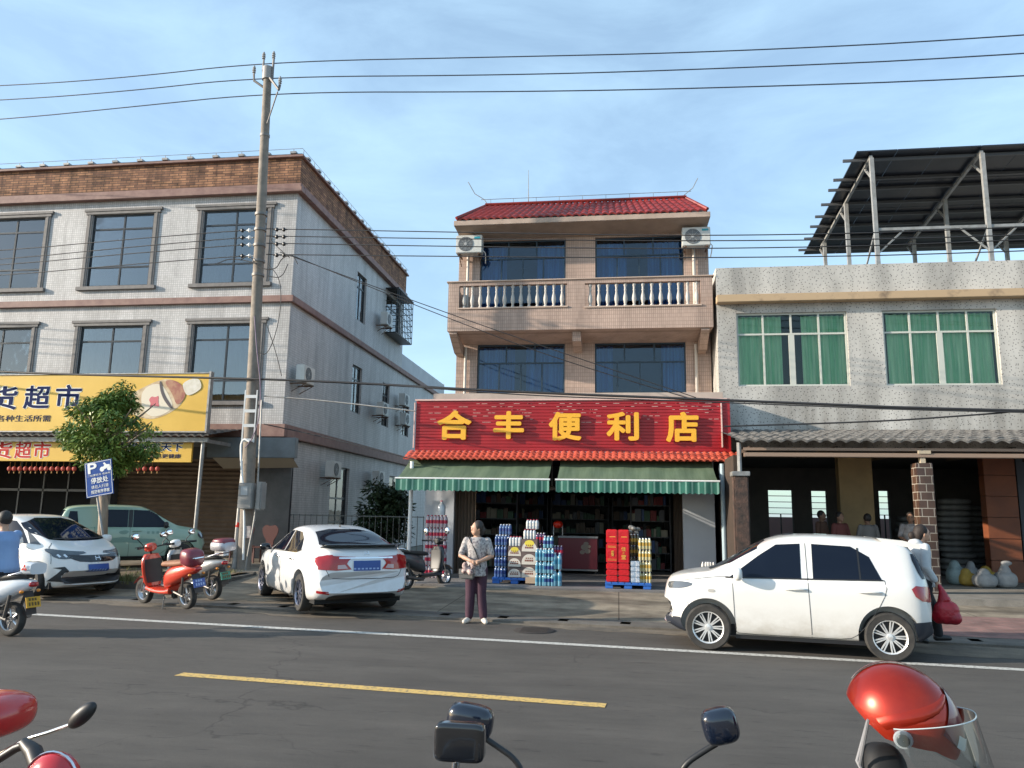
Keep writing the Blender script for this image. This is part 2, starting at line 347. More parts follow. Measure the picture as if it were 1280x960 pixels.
for s in range(-60, 60):
    mb.grid([[rd(s+.02*0, t, z) for t, z in ((1.72, -.01), (1.72, .035), (1.76, .045), (2.28, .05), (2.32, .03))], [rd(s+.84, t, z) for t, z in ((1.72, -.01), (1.72, .035), (1.76, .045), (2.28, .05), (2.32, .03))]])
    mb.grid([[rd(s+a, t, z) for t, z in ((1.72, -.01), (1.72, .035), (1.76, .045), (1.88, .047))] for a in (.84, 1.)])
    mb.grid([[rd(s+a, t, z) for t, z in ((2.12, .049), (2.28, .05), (2.32, .03))] for a in (.84, 1.)])
struct('kerb', mb, M_kerb, 40)
mb = MB(); mb.grid([[rd(s, t, .004) for s in (-120, 120)] for t in (1.75, 2.3)]); struct('drain_bed', mb, DARK, False)
xs = [x*.75 for x in range(-70, 60)]
mb = MB(); mb.grid([[(x, kerbY(x)+(29-kerbY(x))*(j/24)**1.1, gz(x, kerbY(x)+(29-kerbY(x))*(j/24)**1.1)) for x in xs] for j in range(25)]); struct('forecourt', mb, M_conc, 60)
mb = MB(); mb.grid([[rd(s, t, .02) for s in (-200, 200)] for t in (-40, -8.2)]); mb.box(-.1, .1, -.1, .1, -.1, -.05); struct('near_pavement', mb, M_conc, False)
k_ = NT('dusty_shoulder_mat'); v_ = k_.vec(); DUST = k_.fin(k_.mix(k_.ramp(k_.noise(v_, 1.6, 9, .7), .36, 0., .62, 1.), (.085, .072, .058), k_.ramp(k_.noise(v_, 60, 3), .3, (.15, .12, .085), .7, (.24, .195, .14))), .9)
mb = MB(); R1 = []; R2 = []; e_ = 1.2
for i in range(700): e_ = min(1.5, max(.75, e_+random.gauss(0, .035))); R1.append(rd(-45+i*.1, e_, .003)); R2.append(rd(-45+i*.1, 1.745, .003))
mb.grid([R1, R2]); struct('dusty_shoulder', mb, DUST, False)
# red brick paving and shop platform on the right
mb = MB(); mb.grid([[(x, kerbY(x)+.02+(14.7-kerbY(x))*j/8, gz(x, kerbY(x)+.02+(14.7-kerbY(x))*j/8)+.005) for x in [3.7+i*.8 for i in range(40)]] for j in range(9)]); struct('red_brick_paving', mb, M_pave, 60)
mb = MB(); mb.box(2.75, 20, 16.3, 27, -.02, .24, .015); struct('shop_platform', mb, concrete('platform_concrete', (.22, .2, .17), (.32, .29, .25), .6), 40)
# soil verge with kerb round the pole and the tree
mb = MB(); rows = []
for j in range(7):
    rows.append([(x, 15.1+j*.42, gz(x, 15.1+j*.42)+.08+random.uniform(0, .05)*(1 if 0 < j < 6 else -1)) for x in [-20+i*.4 for i in range(29)]])
mb.grid(rows); struct('soil_verge', mb, M_soil, 80)
mb = MB(); mb.box(-20, -8.6, 14.95, 15.12, -.02, .2, .02); mb.box(-8.78, -8.6, 15.12, 17.7, -.02, .21, .02); mb.box(-20, -8.6, 17.6, 17.75, -.02, .25, .02); struct('verge_kerb', mb, M_kerb)
GRASS = mat('dry_grass', (.13, .14, .04), .9, c2=(.22, .19, .08), scale=3)
mb = MB()
def tuft(mb, x, y, z, n, h, r):
    for _ in range(n):
        a = random.uniform(0, 6.28); q = random.uniform(0, r); p = V((x+q*math.cos(a), y+q*math.sin(a), z)); b = random.uniform(0, 6.28); hh = h*random.uniform(.5, 1.2); lean = V((math.cos(b), math.sin(b), 0))*hh*random.uniform(.2, .8); s = V((-math.sin(b), math.cos(b), 0))*.007
        mb.f([p-s, p+s, p+lean*.5+V((0, 0, hh*.7))+s*.6, p+lean*.5+V((0, 0, hh*.7))-s*.6]); mb.f([p+lean*.5+V((0, 0, hh*.7))-s*.6, p+lean*.5+V((0, 0, hh*.7))+s*.6, p+lean+V((0, 0, hh))])
for _ in range(150): x, y = random.uniform(-19, -8.8), random.uniform(15.2, 17.5); tuft(mb, x, y, gz(x, y)+.07, 14, .1, .2)
for _ in range(30): x, y = random.gauss(-8.95, .3), random.gauss(15.0, .12); tuft(mb, x-1.5, y+.1, gz(x, y)+.09, 26, .2, .14)
tag(one('grass', mb, GRASS, None, None, smooth=False), 'dry green grass tufts on the brown soil verge', 'grass', kind='stuff')
# ================================================================ BUILDING HELPERS
def wall(mb, P, u, W, H, holes, depth=.2, n=V((0, -1, 0)), back=True):
    """wall rectangle from P along u and up; holes (u0,u1,z0,z1) relative to P; reveals go inward"""
    P = V(P); up = V((0, 0, 1)); us = sorted({0, W, *[h[0] for h in holes], *[h[1] for h in holes]}); zs = sorted({0, H, *[h[2] for h in holes], *[h[3] for h in holes]})
    def pt(a, z, d=0): return P+u*a+up*z-n*d
    for a, b in zip(us, us[1:]):
        for c, d in zip(zs, zs[1:]):
            m1, m2 = (a+b)/2, (c+d)/2
            if any(h[0] < m1 < h[1] and h[2] < m2 < h[3] for h in holes): continue
            mb.f([pt(a, c), pt(b, c), pt(b, d), pt(a, d)])
            if back: mb.f([pt(a, c, depth), pt(a, d, depth), pt(b, d, depth), pt(b, c, depth)])
    for h in holes:
        q = [(h[0], h[2]), (h[1], h[2]), (h[1], h[3]), (h[0], h[3])]
        for i in range(4): a, b = q[i], q[(i+1) % 4]; mb.f([pt(*a), pt(*b), pt(*b, depth), pt(*a, depth)])
def win(par, P, u, n, W, H, vb, hb, fm, gm, cm=None, fw=.05, inset=.1, split=None, rag=None, name='window', cgap=.12):
    """window part with frame, and pane and curtain sub-parts. vb: list per row or flat list of mullion fractions"""
    P = V(P); up = V((0, 0, 1))
    def bar(mb, a0, a1, z0, z1, d0, d1):
        c = [P+u*a+up*z-n*d for d in (d0, d1) for a, z in ((a0, z0), (a1, z0), (a1, z1), (a0, z1))]
        vs = [mb.bm.verts.new(p) for p in c]
        for q in ((0, 1, 2, 3), (7, 6, 5, 4), (0, 4, 5, 1), (1, 5, 6, 2), (2, 6, 7, 3), (3, 7, 4, 0)): mb.bm.faces.new([vs[i] for i in q])
    mb = MB(); g = .003
    for q in ((g, fw, g, H-g), (W-fw, W-g, g, H-g), (fw, W-fw, g, fw), (fw, W-fw, H-fw, H-g)): bar(mb, *q, inset, inset+.06)
    rows = [0]+list(hb)+[1]
    for r_, z in enumerate(hb): bar(mb, fw, W-fw, z*H-fw*.5, z*H+fw*.5, inset+.002, inset+.058)
    for k, (z0, z1) in enumerate(zip(rows, rows[1:])):
        for v in (vb[k] if vb and hasattr(vb[0], '__len__') else vb):
            t = fw*.5
            if isinstance(v, tuple): v, t = v
            bar(mb, v*W-t, v*W+t, z0*H+fw*.5, z1*H-fw*.5, inset+.004, inset+.056)
    fr = mb.build(name, fm, par)
    mb = MB(); bar(mb, fw*.5, W-fw*.5, fw*.5, H-fw*.5, inset+.026, inset+.032); mb.build('pane', gm, fr)
    if cm:
        mb = MB(); N = int(W/.025)
        for a, b in (rag or [(0, .47), (.5, 1)]):
            rows = []; ph = random.uniform(0, 6)
            for z in (.02, .25, .5, .75, .97):
                rows.append([P+u*(W*(a+(b-a)*i/N))+up*(H*z)-n*(inset+.12+cgap+.03*math.sin((a+(b-a)*i/N)*W*38+ph+1.1*math.sin((a+(b-a)*i/N)*W*7+z*.8))) for i in range(N+1)])
            mb.grid(rows)
        mb.build('curtain', cm, fr, smooth=60)
    return fr
UX = V((1, 0, 0)); UY = V((0, 1, 0)); NY = V((0, -1, 0)); NX = V((1, 0, 0))
FRD = mat('gunmetal_frame', (.035, .04, .045), .35, .4); SUR = mat('grey_moulding', (.15, .14, .135), .7, c2=(.2, .185, .175), scale=8)
LEDGE = mat('brown_ledge', (.19, .10, .085), .65, c2=(.27, .16, .13), scale=3); CUR_W = mat('pale_curtain', (.8, .8, .76), .8); CUR_D = mat('dull_curtain', (.22, .23, .24), .9)
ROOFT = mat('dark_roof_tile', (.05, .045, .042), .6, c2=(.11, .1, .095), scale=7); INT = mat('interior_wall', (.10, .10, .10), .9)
SHUT = mat('brown_roller_shutter', (.11, .075, .05), .55, .2, c2=(.16, .11, .075), scale=3)
# ================================================================ LEFT BUILDING
LB = thing('apartment_building', 'grey mosaic tiled three storey building with a rough brown brick parapet', 'building', (-20, 28, 0))
XC = -10.17; X0 = -34.
wx = [(-13.36-3.97*k, -11.15-3.97*k) for k in range(6)]
mb = MB(); wall(mb, (X0, 22, 4.3), UX, XC-X0, 3.88, [(a-X0, b-X0, .72, 3.2) for a, b in wx], .22); wall(mb, (X0, 22, 8.18), UX, XC-X0, 3.8, [(a-X0, b-X0, .66, 3.15) for a, b in wx], .22)
sw3 = [(27.86, 29.0, 9.18, 11.1), (31.7, 33.9, 9.6, 11.35)]; sw2 = [(27.86, 28.98, 5.5, 7.35), (31.75, 32.75, 5.4, 7.3), (34.9, 36.1, 5.3, 7.2)]; sw1 = [(26.2, 28.1, .45, 3.3), (33.3, 35.3, .45, 3.3)]
wall(mb, (XC, 22, 8.18), UY, 12.5, 3.8, [(a-22, b-22, c-8.18, d-8.18) for a, b, c, d in sw3], .2, NX)
wall(mb, (XC, 22, 4.3), UY, 21.5, 3.88, [(a-22, b-22, c-4.3, d-4.3) for a, b, c, d in sw2], .2, NX)
wall(mb, (XC, 23, 0), UY, 20.5, 3.9, [(a-23, b-23, c, d) for a, b, c, d in sw1], .2, NX)
for q in ([(X0, 34.5, 8.1), (XC, 34.5, 8.1), (XC, 34.5, 13.1), (X0, 34.5, 13.1)], [(X0, 22, 0), (X0, 43.5, 0), (X0, 43.5, 9), (X0, 22, 9)], [(X0, 43.5, 0), (XC, 43.5, 0), (XC, 43.5, 9.2), (X0, 43.5, 9.2)], [(X0, 22, 9), (X0, 34.5, 9), (X0, 34.5, 13), (X0, 22, 13)]): mb.f(q)
mb.build('wall', T_left, LB, smooth=False)
mb = MB(); mb.box(X0, XC-.01, 34.51, 43.5, 8.18, 9.15); mb.build('rear_wing_parapet', mat('pale_render', (.55, .56, .57), .8, c2=(.45, .46, .48), scale=1), LB)
mb = MB(); mb.box(X0+.3, XC-.3, 22.6, 34.2, 4.1, 4.25); mb.box(X0+.3, XC-.3, 22.6, 34.2, 8.05, 8.2); mb.box(X0, XC-.02, 22.02, 34.5, 11.9, 11.98)
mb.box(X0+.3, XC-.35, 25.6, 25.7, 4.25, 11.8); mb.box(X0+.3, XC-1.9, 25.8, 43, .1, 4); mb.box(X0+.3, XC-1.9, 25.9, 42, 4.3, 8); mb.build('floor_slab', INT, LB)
mb = MB(); mb.box(X0, XC+.12, 21.88, 22.0, 8.16, 8.38, .015); mb.box(XC, XC+.12, 22.002, 43.5, 8.16, 8.38, .015); mb.box(X0, XC+.16, 21.84, 22., 3.9, 4.3, .02); mb.box(XC, XC+.16, 22.002, 43.4, 3.9, 4.3, .02)
mb.box(X0, XC+.2, 21.8, 22.1, 11.8, 11.95, .01); mb.box(X0, XC+.15, 21.86, 22.1, 11.95, 12.1, .02); mb.box(XC-.1, XC+.2, 22.101, 34.5, 11.8, 11.95, .01); mb.box(XC-.1, XC+.15, 22.101, 34.5, 11.95, 12.1, .02)
mb.build('ledge', LEDGE, LB)
mb = MB(); mb.box(X0, XC+.06, 21.95, 22.15, 12.1, 13.0); mb.box(XC-.14, XC+.06, 22.151, 34.5, 12.1, 13.0); mb.build('brick_parapet', T_brick, LB)
mb = MB(); mb.box(X0, XC+.16, 21.84, 22.3, 13.0, 13.08, .01); mb.box(XC-.28, XC+.16, 22.301, 34.6, 13.0, 13.08, .01); mb.build('coping', LEDGE, LB)
mb = MB()
mb.tube([(X0, 22.0, 13.1), (XC+.05, 22.0, 13.1), (XC+.05, 34.6, 13.1)], .075, 6)
mb.build('ridge_tile', ROOFT, LB)
mb = MB(); mb.tube([(X0, 21.9, 13.3), (XC+.1, 21.9, 13.3), (XC+.1, 34.6, 13.3)], .009, 5)
for i in range(26): mb.tube([(XC-.2-i*.9, 21.9, 13.1), (XC-.2-i*.9, 21.9, 13.3)], .01, 4); mb.box(XC-.3-i*.9, XC-.1-i*.9, 21.85, 22.05, 13.13, 13.2)
for i in range(14): mb.tube([(XC+.1, 22+i*.9, 13.1), (XC+.1, 22+i*.9, 13.3)], .01, 4); mb.box(XC+.0, XC+.15, 22.3+i*.9, 22.5+i*.9, 13.13, 13.2)
mb.build('lightning_rail', STEEL, LB)
for k, (a, b) in enumerate(wx):
    for z0, z1, fl in ((8.84, 11.33, 3), (5.02, 7.5, 2)):
        cm = CUR_W if (fl == 2 and k == 0) else (CUR_D if k % 2 == 0 or fl == 2 else None)
        fr = win(LB, (a, 22, z0), UX, NY, b-a, z1-z0, [.51], [.27, .80], FRD, G_grey, cm, .055, .04, rag=[(0, 1)] if fl == 2 else [(.02, .4)])
        mb = MB()
        mb.box(a-.2, a-.003, 21.965, 21.998, z0-.0, z1+.0, .008); mb.box(b+.003, b+.2, 21.965, 21.998, z0, z1, .008)
        mb.box(a-.13, a-.07, 21.95, 21.965, z0, z1); mb.box(b+.07, b+.13, 21.95, 21.965, z0, z1)
        mb.box(a-.3, b+.3, 21.92, 21.998, z1+.1, z1+.19, .01); mb.box(a-.24, b+.24, 21.94, 21.998, z1+.002, z1+.1, .01); mb.box(a-.3, b+.3, 21.9, 21.998, z0-.13, z0-.002, .01)
        mb.build('surround', SUR, fr)
for (a, b, z0, z1) in sw3+sw2: win(LB, (XC, a, z0), UY, NX, b-a, z1-z0, [.5], [.72], FRD, G_grey, CUR_W if b-a < 2 else None, .06, .08, rag=[(0, .45)])
for (a, b, z0, z1) in sw1: win(LB, (XC, a, z0), UY, NX, b-a, z1-z0, [.5], [.3, .6], FRD, G_grey, None, .07, .1)
# window cage
mb = MB(); y0, y1, z0, z1, x1 = 31.55, 34.1, 9.5, 11.5, XC+.55
for i in range(11): y = y0+(y1-y0)*i/10; mb.tube([(XC+.01, y, z0), (x1, y, z0), (x1, y, z1), (XC+.01, y, z1)], .018, 4)
for i in range(8): z = z0+(z1-z0)*i/7; mb.tube([(XC+.01, y0, z), (x1, y0, z), (x1, y1, z), (XC+.01, y1, z)], .018, 4)
mb.box(XC+.01, x1, y0, y1, z0-.03, z0); mb.box(XC+.01, x1+.05, y0, y1, z1, z1+.04); mb.build('window_cage', FRD, LB)
# ground storey
mb = MB()
for a, b in ((-11.35, XC-.02), (-17.0, -16.3), (-22.6, -21.9), (-28, -27.3)): mb = MB(); mb.box(a, b, 22.9, 23.5, 0, 3.9); mb.build('pillar', mat('dark_pillar_tile', (.05, .052, .055), .4, c2=(.08, .08, .085), scale=3), LB)
mb = MB(); mb.box(-16.3, -11.35, 23.2, 23.3, 3.3, 3.9); mb.box(X0, -17, 23.2, 23.3, 3.2, 3.9); mb.box(X0, XC, 22.02, 23.4, 3.86, 3.9); mb.build('fascia', INT, LB)
mb = MB(); rows = []
for i in range(45): z = .2+3.1*i/44; rows += [[(x, 23.25+(.02 if i % 2 else -.02), z) for x in (-16.3, -11.35)]]
mb.grid(rows); sh = mb.build('roller_shutter', SHUT, LB, smooth=False)
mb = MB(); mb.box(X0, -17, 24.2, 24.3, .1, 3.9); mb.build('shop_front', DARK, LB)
mb = MB()
for i in range(10): mb.box(-17.3-i*.9, -17.25-i*.9, 23.3, 23.36, .2, 3.2)
mb.box(-26, -17, 23.3, 23.36, 2.2, 2.28); mb.build('door_frame', mat('dim_steel', (.1, .1, .1), .4, .6), LB)
# grey sign box with a beige flap over the corner unit
t = thing('sign_box', 'blank grey box fascia over the dark corner unit behind the utility pole', 'sign box', (-11.7, 21.75, 3.2))
a = aty(262, 548, 21.7); b = aty(373, 585, 21.7)
mb = MB(); mb.box(a.x, b.x-.1, 21.6, 21.82, 3.25, 3.86, .01); mb.build('panel', mat('dull_grey_sheet', (.17, .19, .20), .5, c2=(.12, .13, .135), scale=2), t)
mb = MB(); mb.f([(a.x+.2, 21.6, 3.24), (b.x-.15, 21.6, 3.24), (b.x-.25, 22.3, 3.0), (a.x+.2, 22.3, 2.95)]); mb.build('flap', mat('beige_cloth', (.35, .31, .25), .8), t)
# grey canopy on the left building with its post
def tile_sheet(x0, x1, y0, z0, y1, z1, per=.2, amp=.03, rows=6, xs0=None, xs1=None, sh=.02):
    """wavy roof tile sheet, (y0,z0) the eaves, (y1,z1) the top; x range may narrow to xs0,xs1"""
    mb = MB(); N = int((x1-x0)/per*8); R = []
    xs0 = x0 if xs0 is None else xs0; xs1 = x1 if xs1 is None else xs1
    for r in range(rows):
        for e in (0, 1):
            t = (r+e)/rows
            R.append([V((x0+(xs0-x0)*t+((x1-x0)+((xs1-xs0)-(x1-x0))*t)*i/N, y0+(y1-y0)*t, z0+(z1-z0)*t+amp*abs(math.sin(math.pi*(x0+(x1-x0)*i/N)/per))**1.0+(sh if e == 0 else 0))) for i in range(N+1)])
    mb.grid(R)
    fr = R[0]; mb.grid([fr, [p-V((0, -.01, .045)) for p in fr]])
    return mb
CY = 20.0
cz = aty(0, 541, CY).z; cxr = aty(264, 543, CY).x
LC = thing('canopy', 'grey tiled canopy over the yellow shopfront of the left building', 'canopy', (-18, CY, 3))
mb = tile_sheet(X0, cxr, CY-.15, cz-.1, 21.95, 4.1, .24, .05, 5); mb.build('roof_tiles', ROOFT, LC, smooth=40)
mb = MB(); mb.box(X0, cxr-.1, CY+.0, CY+.08, cz-.25, cz-.12); mb.box(X0, cxr-.1, 21.9, 21.98, 3.6, 3.75)
for i in range(12): mb.box(cxr-.3-i*1.8, cxr-.24-i*1.8, CY+.081, 21.89, cz-.24, cz-.14)
mb.build('beam', STEEL, LC)
pt = aty(251, 600, CY+.1)
mb = MB(); tp = aty(262, 555, CY+.1); bt = aty(240, 706, CY+.1); mb.tube([(bt.x, CY+.1, gz(bt.x, CY)), (bt.x+.03, CY+.1, cz-.25)], .055, 12); mb.build('post', STEEL, LC)
for i in (1, 2): mb = MB(); mb.tube([(bt.x-i*7, CY+.1, gz(bt.x, CY)), (bt.x-i*7, CY+.1, cz-.25)], .055, 12); mb.build('post', STEEL, LC)
# ================================================================ CENTRE BUILDING
CBG = thing('shop_house', 'beige tiled three storey house with balcony and red tiled eave', 'building', (-1, 26, 0))
mb = MB(); A, B = -4.8, 2.68
w3 = [(-4.14, -1.52, 7.0, 9.97), (-.63, 1.97, 7.0, 9.97)]; w2 = [(-4.16, -1.53, 5.22, 6.72), (-.65, 1.97, 5.22, 6.72)]
wall(mb, (A, 22, 4.9), UX, B-A, 5.4, [(a-A, b-A, c-4.9, d-4.9) for a, b, c, d in w3+w2], .2)
for q in ([(A, 22, 0), (A, 33, 0), (A, 33, 10.3), (A, 22, 10.3)], [(B, 22, 0), (B, 33, 0), (B, 33, 10.3), (B, 22, 10.3)], [(A, 33, 0), (B, 33, 0), (B, 33, 10.3), (A, 33, 10.3)], [(A, 22, 10.3), (B, 22, 10.3), (B, 33, 10.3), (A, 33, 10.3)]): mb.f(q)
mb.build('wall', T_mid, CBG, smooth=False)
mb = MB(); mb.box(A+.02, B-.02, 22.22, 33, 6.9, 7.0); mb.box(A+.02, B-.02, 25.5, 25.6, 4.9, 10.2); mb.build('floor_slab', INT, CBG)
FRB = mat('dark_blue_frame', (.03, .05, .07), .35, .3); CUR_B = mat('blue_curtain', (.10, .26, .48), .8, c2=(.72, .86, .95), scale=1.6, stretch=(6, 6, .12), lo=.40, hi=.62)  # pale and dark blue bands paint the light and shade of the folds
for k, (a, b, c, d) in enumerate(w3): win(CBG, (a, 22, c), UX, NY, b-a, d-c, [[.25, .5, .74], [.33, .66] if k == 0 else [.33, .66]], [.81], FRB, G_blue, CUR_B, .045, .08, rag=[(0, .3), (.66, 1)] if k == 0 else [(0, .36), (.6, 1)])
for k, (a, b, c, d) in enumerate(w2): win(CBG, (a, 22, c), UX, NY, b-a, d-c, [[.25, .5, .74], [.33, .66]], [.62], FRB, G_blue, CUR_B, .045, .08, rag=[(0, .42), (.55, 1)] if k == 0 else [(0, .2), (.74, 1)])
# balcony
bl = MB(); wall(bl, (-4.83, 20.8, 6.85), UX, 7.45, 1.44, [(.32, 3.44, .68, 1.34), (3.94, 7.13, .65, 1.33)], .16)
bl.f([(-4.83, 20.8, 8.29), (2.62, 20.8, 8.29), (2.62, 20.96, 8.29), (-4.83, 20.96, 8.29)])
for x in (-4.83, 2.47): bl.box(x, x+.15, 20.961, 21.999, 6.85, 8.29)
bl.f([(-4.83, 20.8, 6.85), (2.62, 20.8, 6.85), (2.45, 22, 6.72), (-4.6, 22, 6.72)]); bl.box(-4.67, 2.46, 20.97, 21.99, 6.86, 6.95)
BAL = bl.build('balcony', T_mid, CBG, smooth=False)
mb = MB(); mb.box(-4.88, 2.67, 20.76, 21.0, 8.292, 8.33, .01); mb.box(-4.53, -1.37, 20.765, 20.798, 7.49, 7.53); mb.box(-.91, 2.32, 20.765, 20.798, 7.46, 7.5); mb.build('coping', mat('beige_trim', (.50, .38, .30), .6), BAL)
BALM = mat('white_baluster', (.50, .47, .43), .6, c2=(.42, .40, .37), scale=10)
prof = [(.05, 0), (.05, .05), (.03, .07), (.045, .12), (.065, .22), (.05, .33), (.03, .42), (.028, .47), (.042, .5), (.028, .53), (.035, .6), (.05, .63), (.05, .68)]
first = None
for x0, n, z0 in ((-4.37, 13, 7.53), (-.74, 13, 7.5)):
    for i in range(n):
        if first is None:
            mb = MB(); mb.lathe([(r, z*.97) for r, z in prof], (0, 0, 0), n=10); first = mb.build('baluster', BALM, BAL, local=True, smooth=50); o = first
        else: o = first.copy(); col.objects.link(o); o.parent = BAL
        o.location = V((x0+i*(.236 if x0 < -2 else .245), 20.88, z0))-CBG.location
for x in (-4.78, 2.3):
    mb = MB(); mb.prism([(20.85, 6.84), (21.99, 6.66), (21.99, 6.35), (21.6, 6.38), (20.85, 6.78)], lambda u, v, d: V((x+d, u, v)), 0, .22); mb.build('bracket', T_mid, CBG, smooth=False)
mb = MB(); mb.prism([(20.95, 6.83), (21.99, 6.72), (21.99, 6.42), (21.0, 6.55)], lambda u, v, d: V((-1.25+d, u, v)), 0, .24); mb.build('bracket', T_mid, CBG, smooth=False)
for x in (-4.5, 2.25):
    mb = MB(); mb.tube([(x, 21.92, 4.9), (x, 21.92, 6.62)], .045, 8); mb.tube([(x, 21.92, 6.96), (x, 21.92, 10.2)], .045, 8); mb.build('drainpipe', mat('cream_pipe', (.55, .50, .44), .5), CBG)
mb = MB(); mb.box(-4.8, 2.66, 21.1, 22.0, 10.15, 10.31, .01); mb.prism([(21.14, 10.15), (21.99, 10.15), (21.99, 10.02), (21.6, 10.06)], lambda u, v, d: V((-4.76+d, u, v)), 0, 7.38); mb.box(-4.81, -4.76, 22.01, 26, 10.15, 10.31)
mb.build('eave', mat('beige_eave', (.46, .35, .28), .65, c2=(.36, .27, .21), scale=2), CBG)
REDT = mat('red_glazed_tile', (.25, .018, .012), .38, c2=(.17, .014, .010), scale=5, coat=.1)
mb = tile_sheet(-4.72, 2.58, 21.08, 10.32, 21.7, 10.96, .21, .055, 5, -3.97, 2.06)
for xa, xb in ((-4.72, -3.97), (2.58, 2.06)): mb.grid([[V((xa, 21.08+i*.6, 10.33)) for i in range(8)], [V((xb, 21.75+i*.55, 10.98)) for i in range(8)]])
mb.grid([[V((-3.97, 21.75, 10.98)), V((2.06, 21.75, 10.98))], [V((-3.97, 25.6, 10.98)), V((2.06, 25.6, 10.98))]])
RF = mb.build('roof', REDT, CBG, smooth=40)
mb = MB(); mb.tube([(-4.72, 21.06, 10.37), (-3.97, 21.72, 11.0)], .05, 8); mb.tube([(-3.97, 21.72, 11.04), (2.06, 21.72, 11.04)], .05, 8); mb.tube([(2.06, 21.72, 11.0), (2.58, 21.06, 10.37)], .05, 8); mb.build('ridge', REDT, RF)
mb = MB(); mb.tube([(-4.1, 21.7, 11.2), (2.2, 21.7, 11.2)], .009, 5); mb.tube([(-3.9, 21.7, 11.05), (-4.0, 21.7, 11.2), (-4.3, 21.7, 11.4), (-4.5, 21.6, 11.75)], .012, 5); mb.tube([(1.95, 21.7, 11.05), (2.25, 21.7, 11.3), (2.4, 21.7, 11.6)], .012, 5)
for i in range(9): mb.tube([(-3.8+i*.7, 21.7, 11.05), (-3.8+i*.7, 21.7, 11.2)], .009, 4)
mb.build('lightning_rail', STEEL, CBG)
mb = MB(); mb.tube([(-2.65, 21.8, 11.0), (-2.66, 21.8, 12.15)], [.018, .006], 6); mb.build('antenna', STEEL, CBG)
# ground storey of the shop
WT = mat('white_wall_tile', (.50, .52, .55), .35, c2=(.44, .46, .49), scale=1.2)
mb = MB(); mb.box(-5.1, -4.31, 20.0, 20.5, 0, 3.3); mb.build('pillar', WT, CBG); mb = MB(); mb.box(1.63, 2.42, 20.0, 20.5, 0, 3.3); mb.build('pillar', WT, CBG)
mb = MB(); mb.box(-4.95, 2.7, 19.9, 21.998, 4.66, 4.9, .01); mb.build('porch_slab', mat('beige_slab', (.50, .42, .35), .7, c2=(.4, .33, .28), scale=2), CBG)
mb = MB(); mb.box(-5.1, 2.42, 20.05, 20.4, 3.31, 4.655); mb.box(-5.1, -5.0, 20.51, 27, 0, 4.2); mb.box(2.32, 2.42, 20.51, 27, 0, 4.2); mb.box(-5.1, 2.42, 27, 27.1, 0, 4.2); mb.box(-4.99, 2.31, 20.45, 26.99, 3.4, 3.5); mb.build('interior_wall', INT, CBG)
mb = MB(); mb.box(-4.31, 1.63, 16.9, 26.99, -.02, .15, .01); mb.box(-5.2, -4.315, 16.9, 19.99, -.02, .145, .01); mb.box(1.635, 2.45, 16.9, 19.99, -.02, .145, .01); struct('shop_floor', mb, concrete('shop_floor_tile', (.16, .15, .14), (.23, .21, .2), .7), 40)
# folding brown door stacks at each side of the opening
FOLD = mat('brown_folding_door', (.16, .12, .09), .5)
for x0, x1 in ((-4.30, -3.75), (1.40, 1.62)):
    mb = MB(); N = 12; rows = [[V((x0+(x1-x0)*i/N, 20.15+(.07 if i % 2 else 0), z)) for i in range(N+1)] for z in (.15, 2.9)]; mb.grid(rows); mb.build('folding_door', FOLD, CBG, smooth=False)
# ================================================================ RIGHT BUILDING
RB = thing('workshop_building', 'white speckled two storey building with green curtained windows', 'building', (8, 26, 0))
P0, P1 = 2.72, 18.0
rw = [(3.23, 6.1, 5.2, 7.22), (7.0, 9.82, 5.2, 7.22), (10.8, 13.6, 5.2, 7.22), (14.5, 17.3, 5.2, 7.22)]
mb = MB(); wall(mb, (P0, 20.8, 3.5), UX, P1-P0, 5.02, [(a-P0, b-P0, c-3.5, d-3.5) for a, b, c, d in rw], .2)
for q in ([(P0, 20.8, 0), (P0, 30, 0), (P0, 30, 8.52), (P0, 20.8, 8.52)], [(P1, 20.8, 0), (P1, 30, 0), (P1, 30, 8.52), (P1, 20.8, 8.52)], [(P0, 30, 3.5), (P1, 30, 3.5), (P1, 30, 8.52), (P0, 30, 8.52)], [(P0, 20.8, 8.52), (P1, 20.8, 8.52), (P1, 21.05, 8.52), (P0, 21.05, 8.52)], [(P0, 21.05, 8.52), (P1, 21.05, 8.52), (P1, 21.05, 7.6), (P0, 21.05, 7.6)], [(P0, 21.05, 7.6), (P1, 21.05, 7.6), (P1, 30, 7.6), (P0, 30, 7.6)]): mb.f(q)
mb.build('wall', T_right, RB, smooth=False)
mb = MB(); mb.box(P0-.02, P1, 20.52, 20.798, 7.47, 7.68, .012); mb.build('ledge', mat('ochre_ledge', (.46, .33, .20), .7, c2=(.14, .1, .07), scale=2.5, lo=.52, hi=.78), RB)
CREAM = mat('cream_frame', (.52, .53, .47), .5); CUR_G = mat('green_curtain', (.36, .66, .42), .8, c2=(.88, .93, .74), scale=1.3, stretch=(6, 6, .3), lo=.40, hi=.66);  # vertical colour stripes put the fold shading into the green curtain
for k, (a, b, c, d) in enumerate(rw): win(RB, (a, 20.8, c), UX, NY, b-a, d-c, [[.245, (.5, .075), .75], [.245, .5, .75]], [.71], CREAM, G_green, CUR_G, .05, .06, rag=[(0, .42), (.6, 1)] if k == 0 else [(.05, .98)], cgap=.04)
mb = MB(); mb.box(P0+.2, P1-.2, 23.5, 23.6, 3.6, 7.5); mb.box(P0+.05, P1-.05, 21.01, 29.9, 3.4, 3.6); mb.box(P0+.2, P1-.2, 21.01, 24, 7.4, 7.5); mb.build('floor_slab', INT, RB)
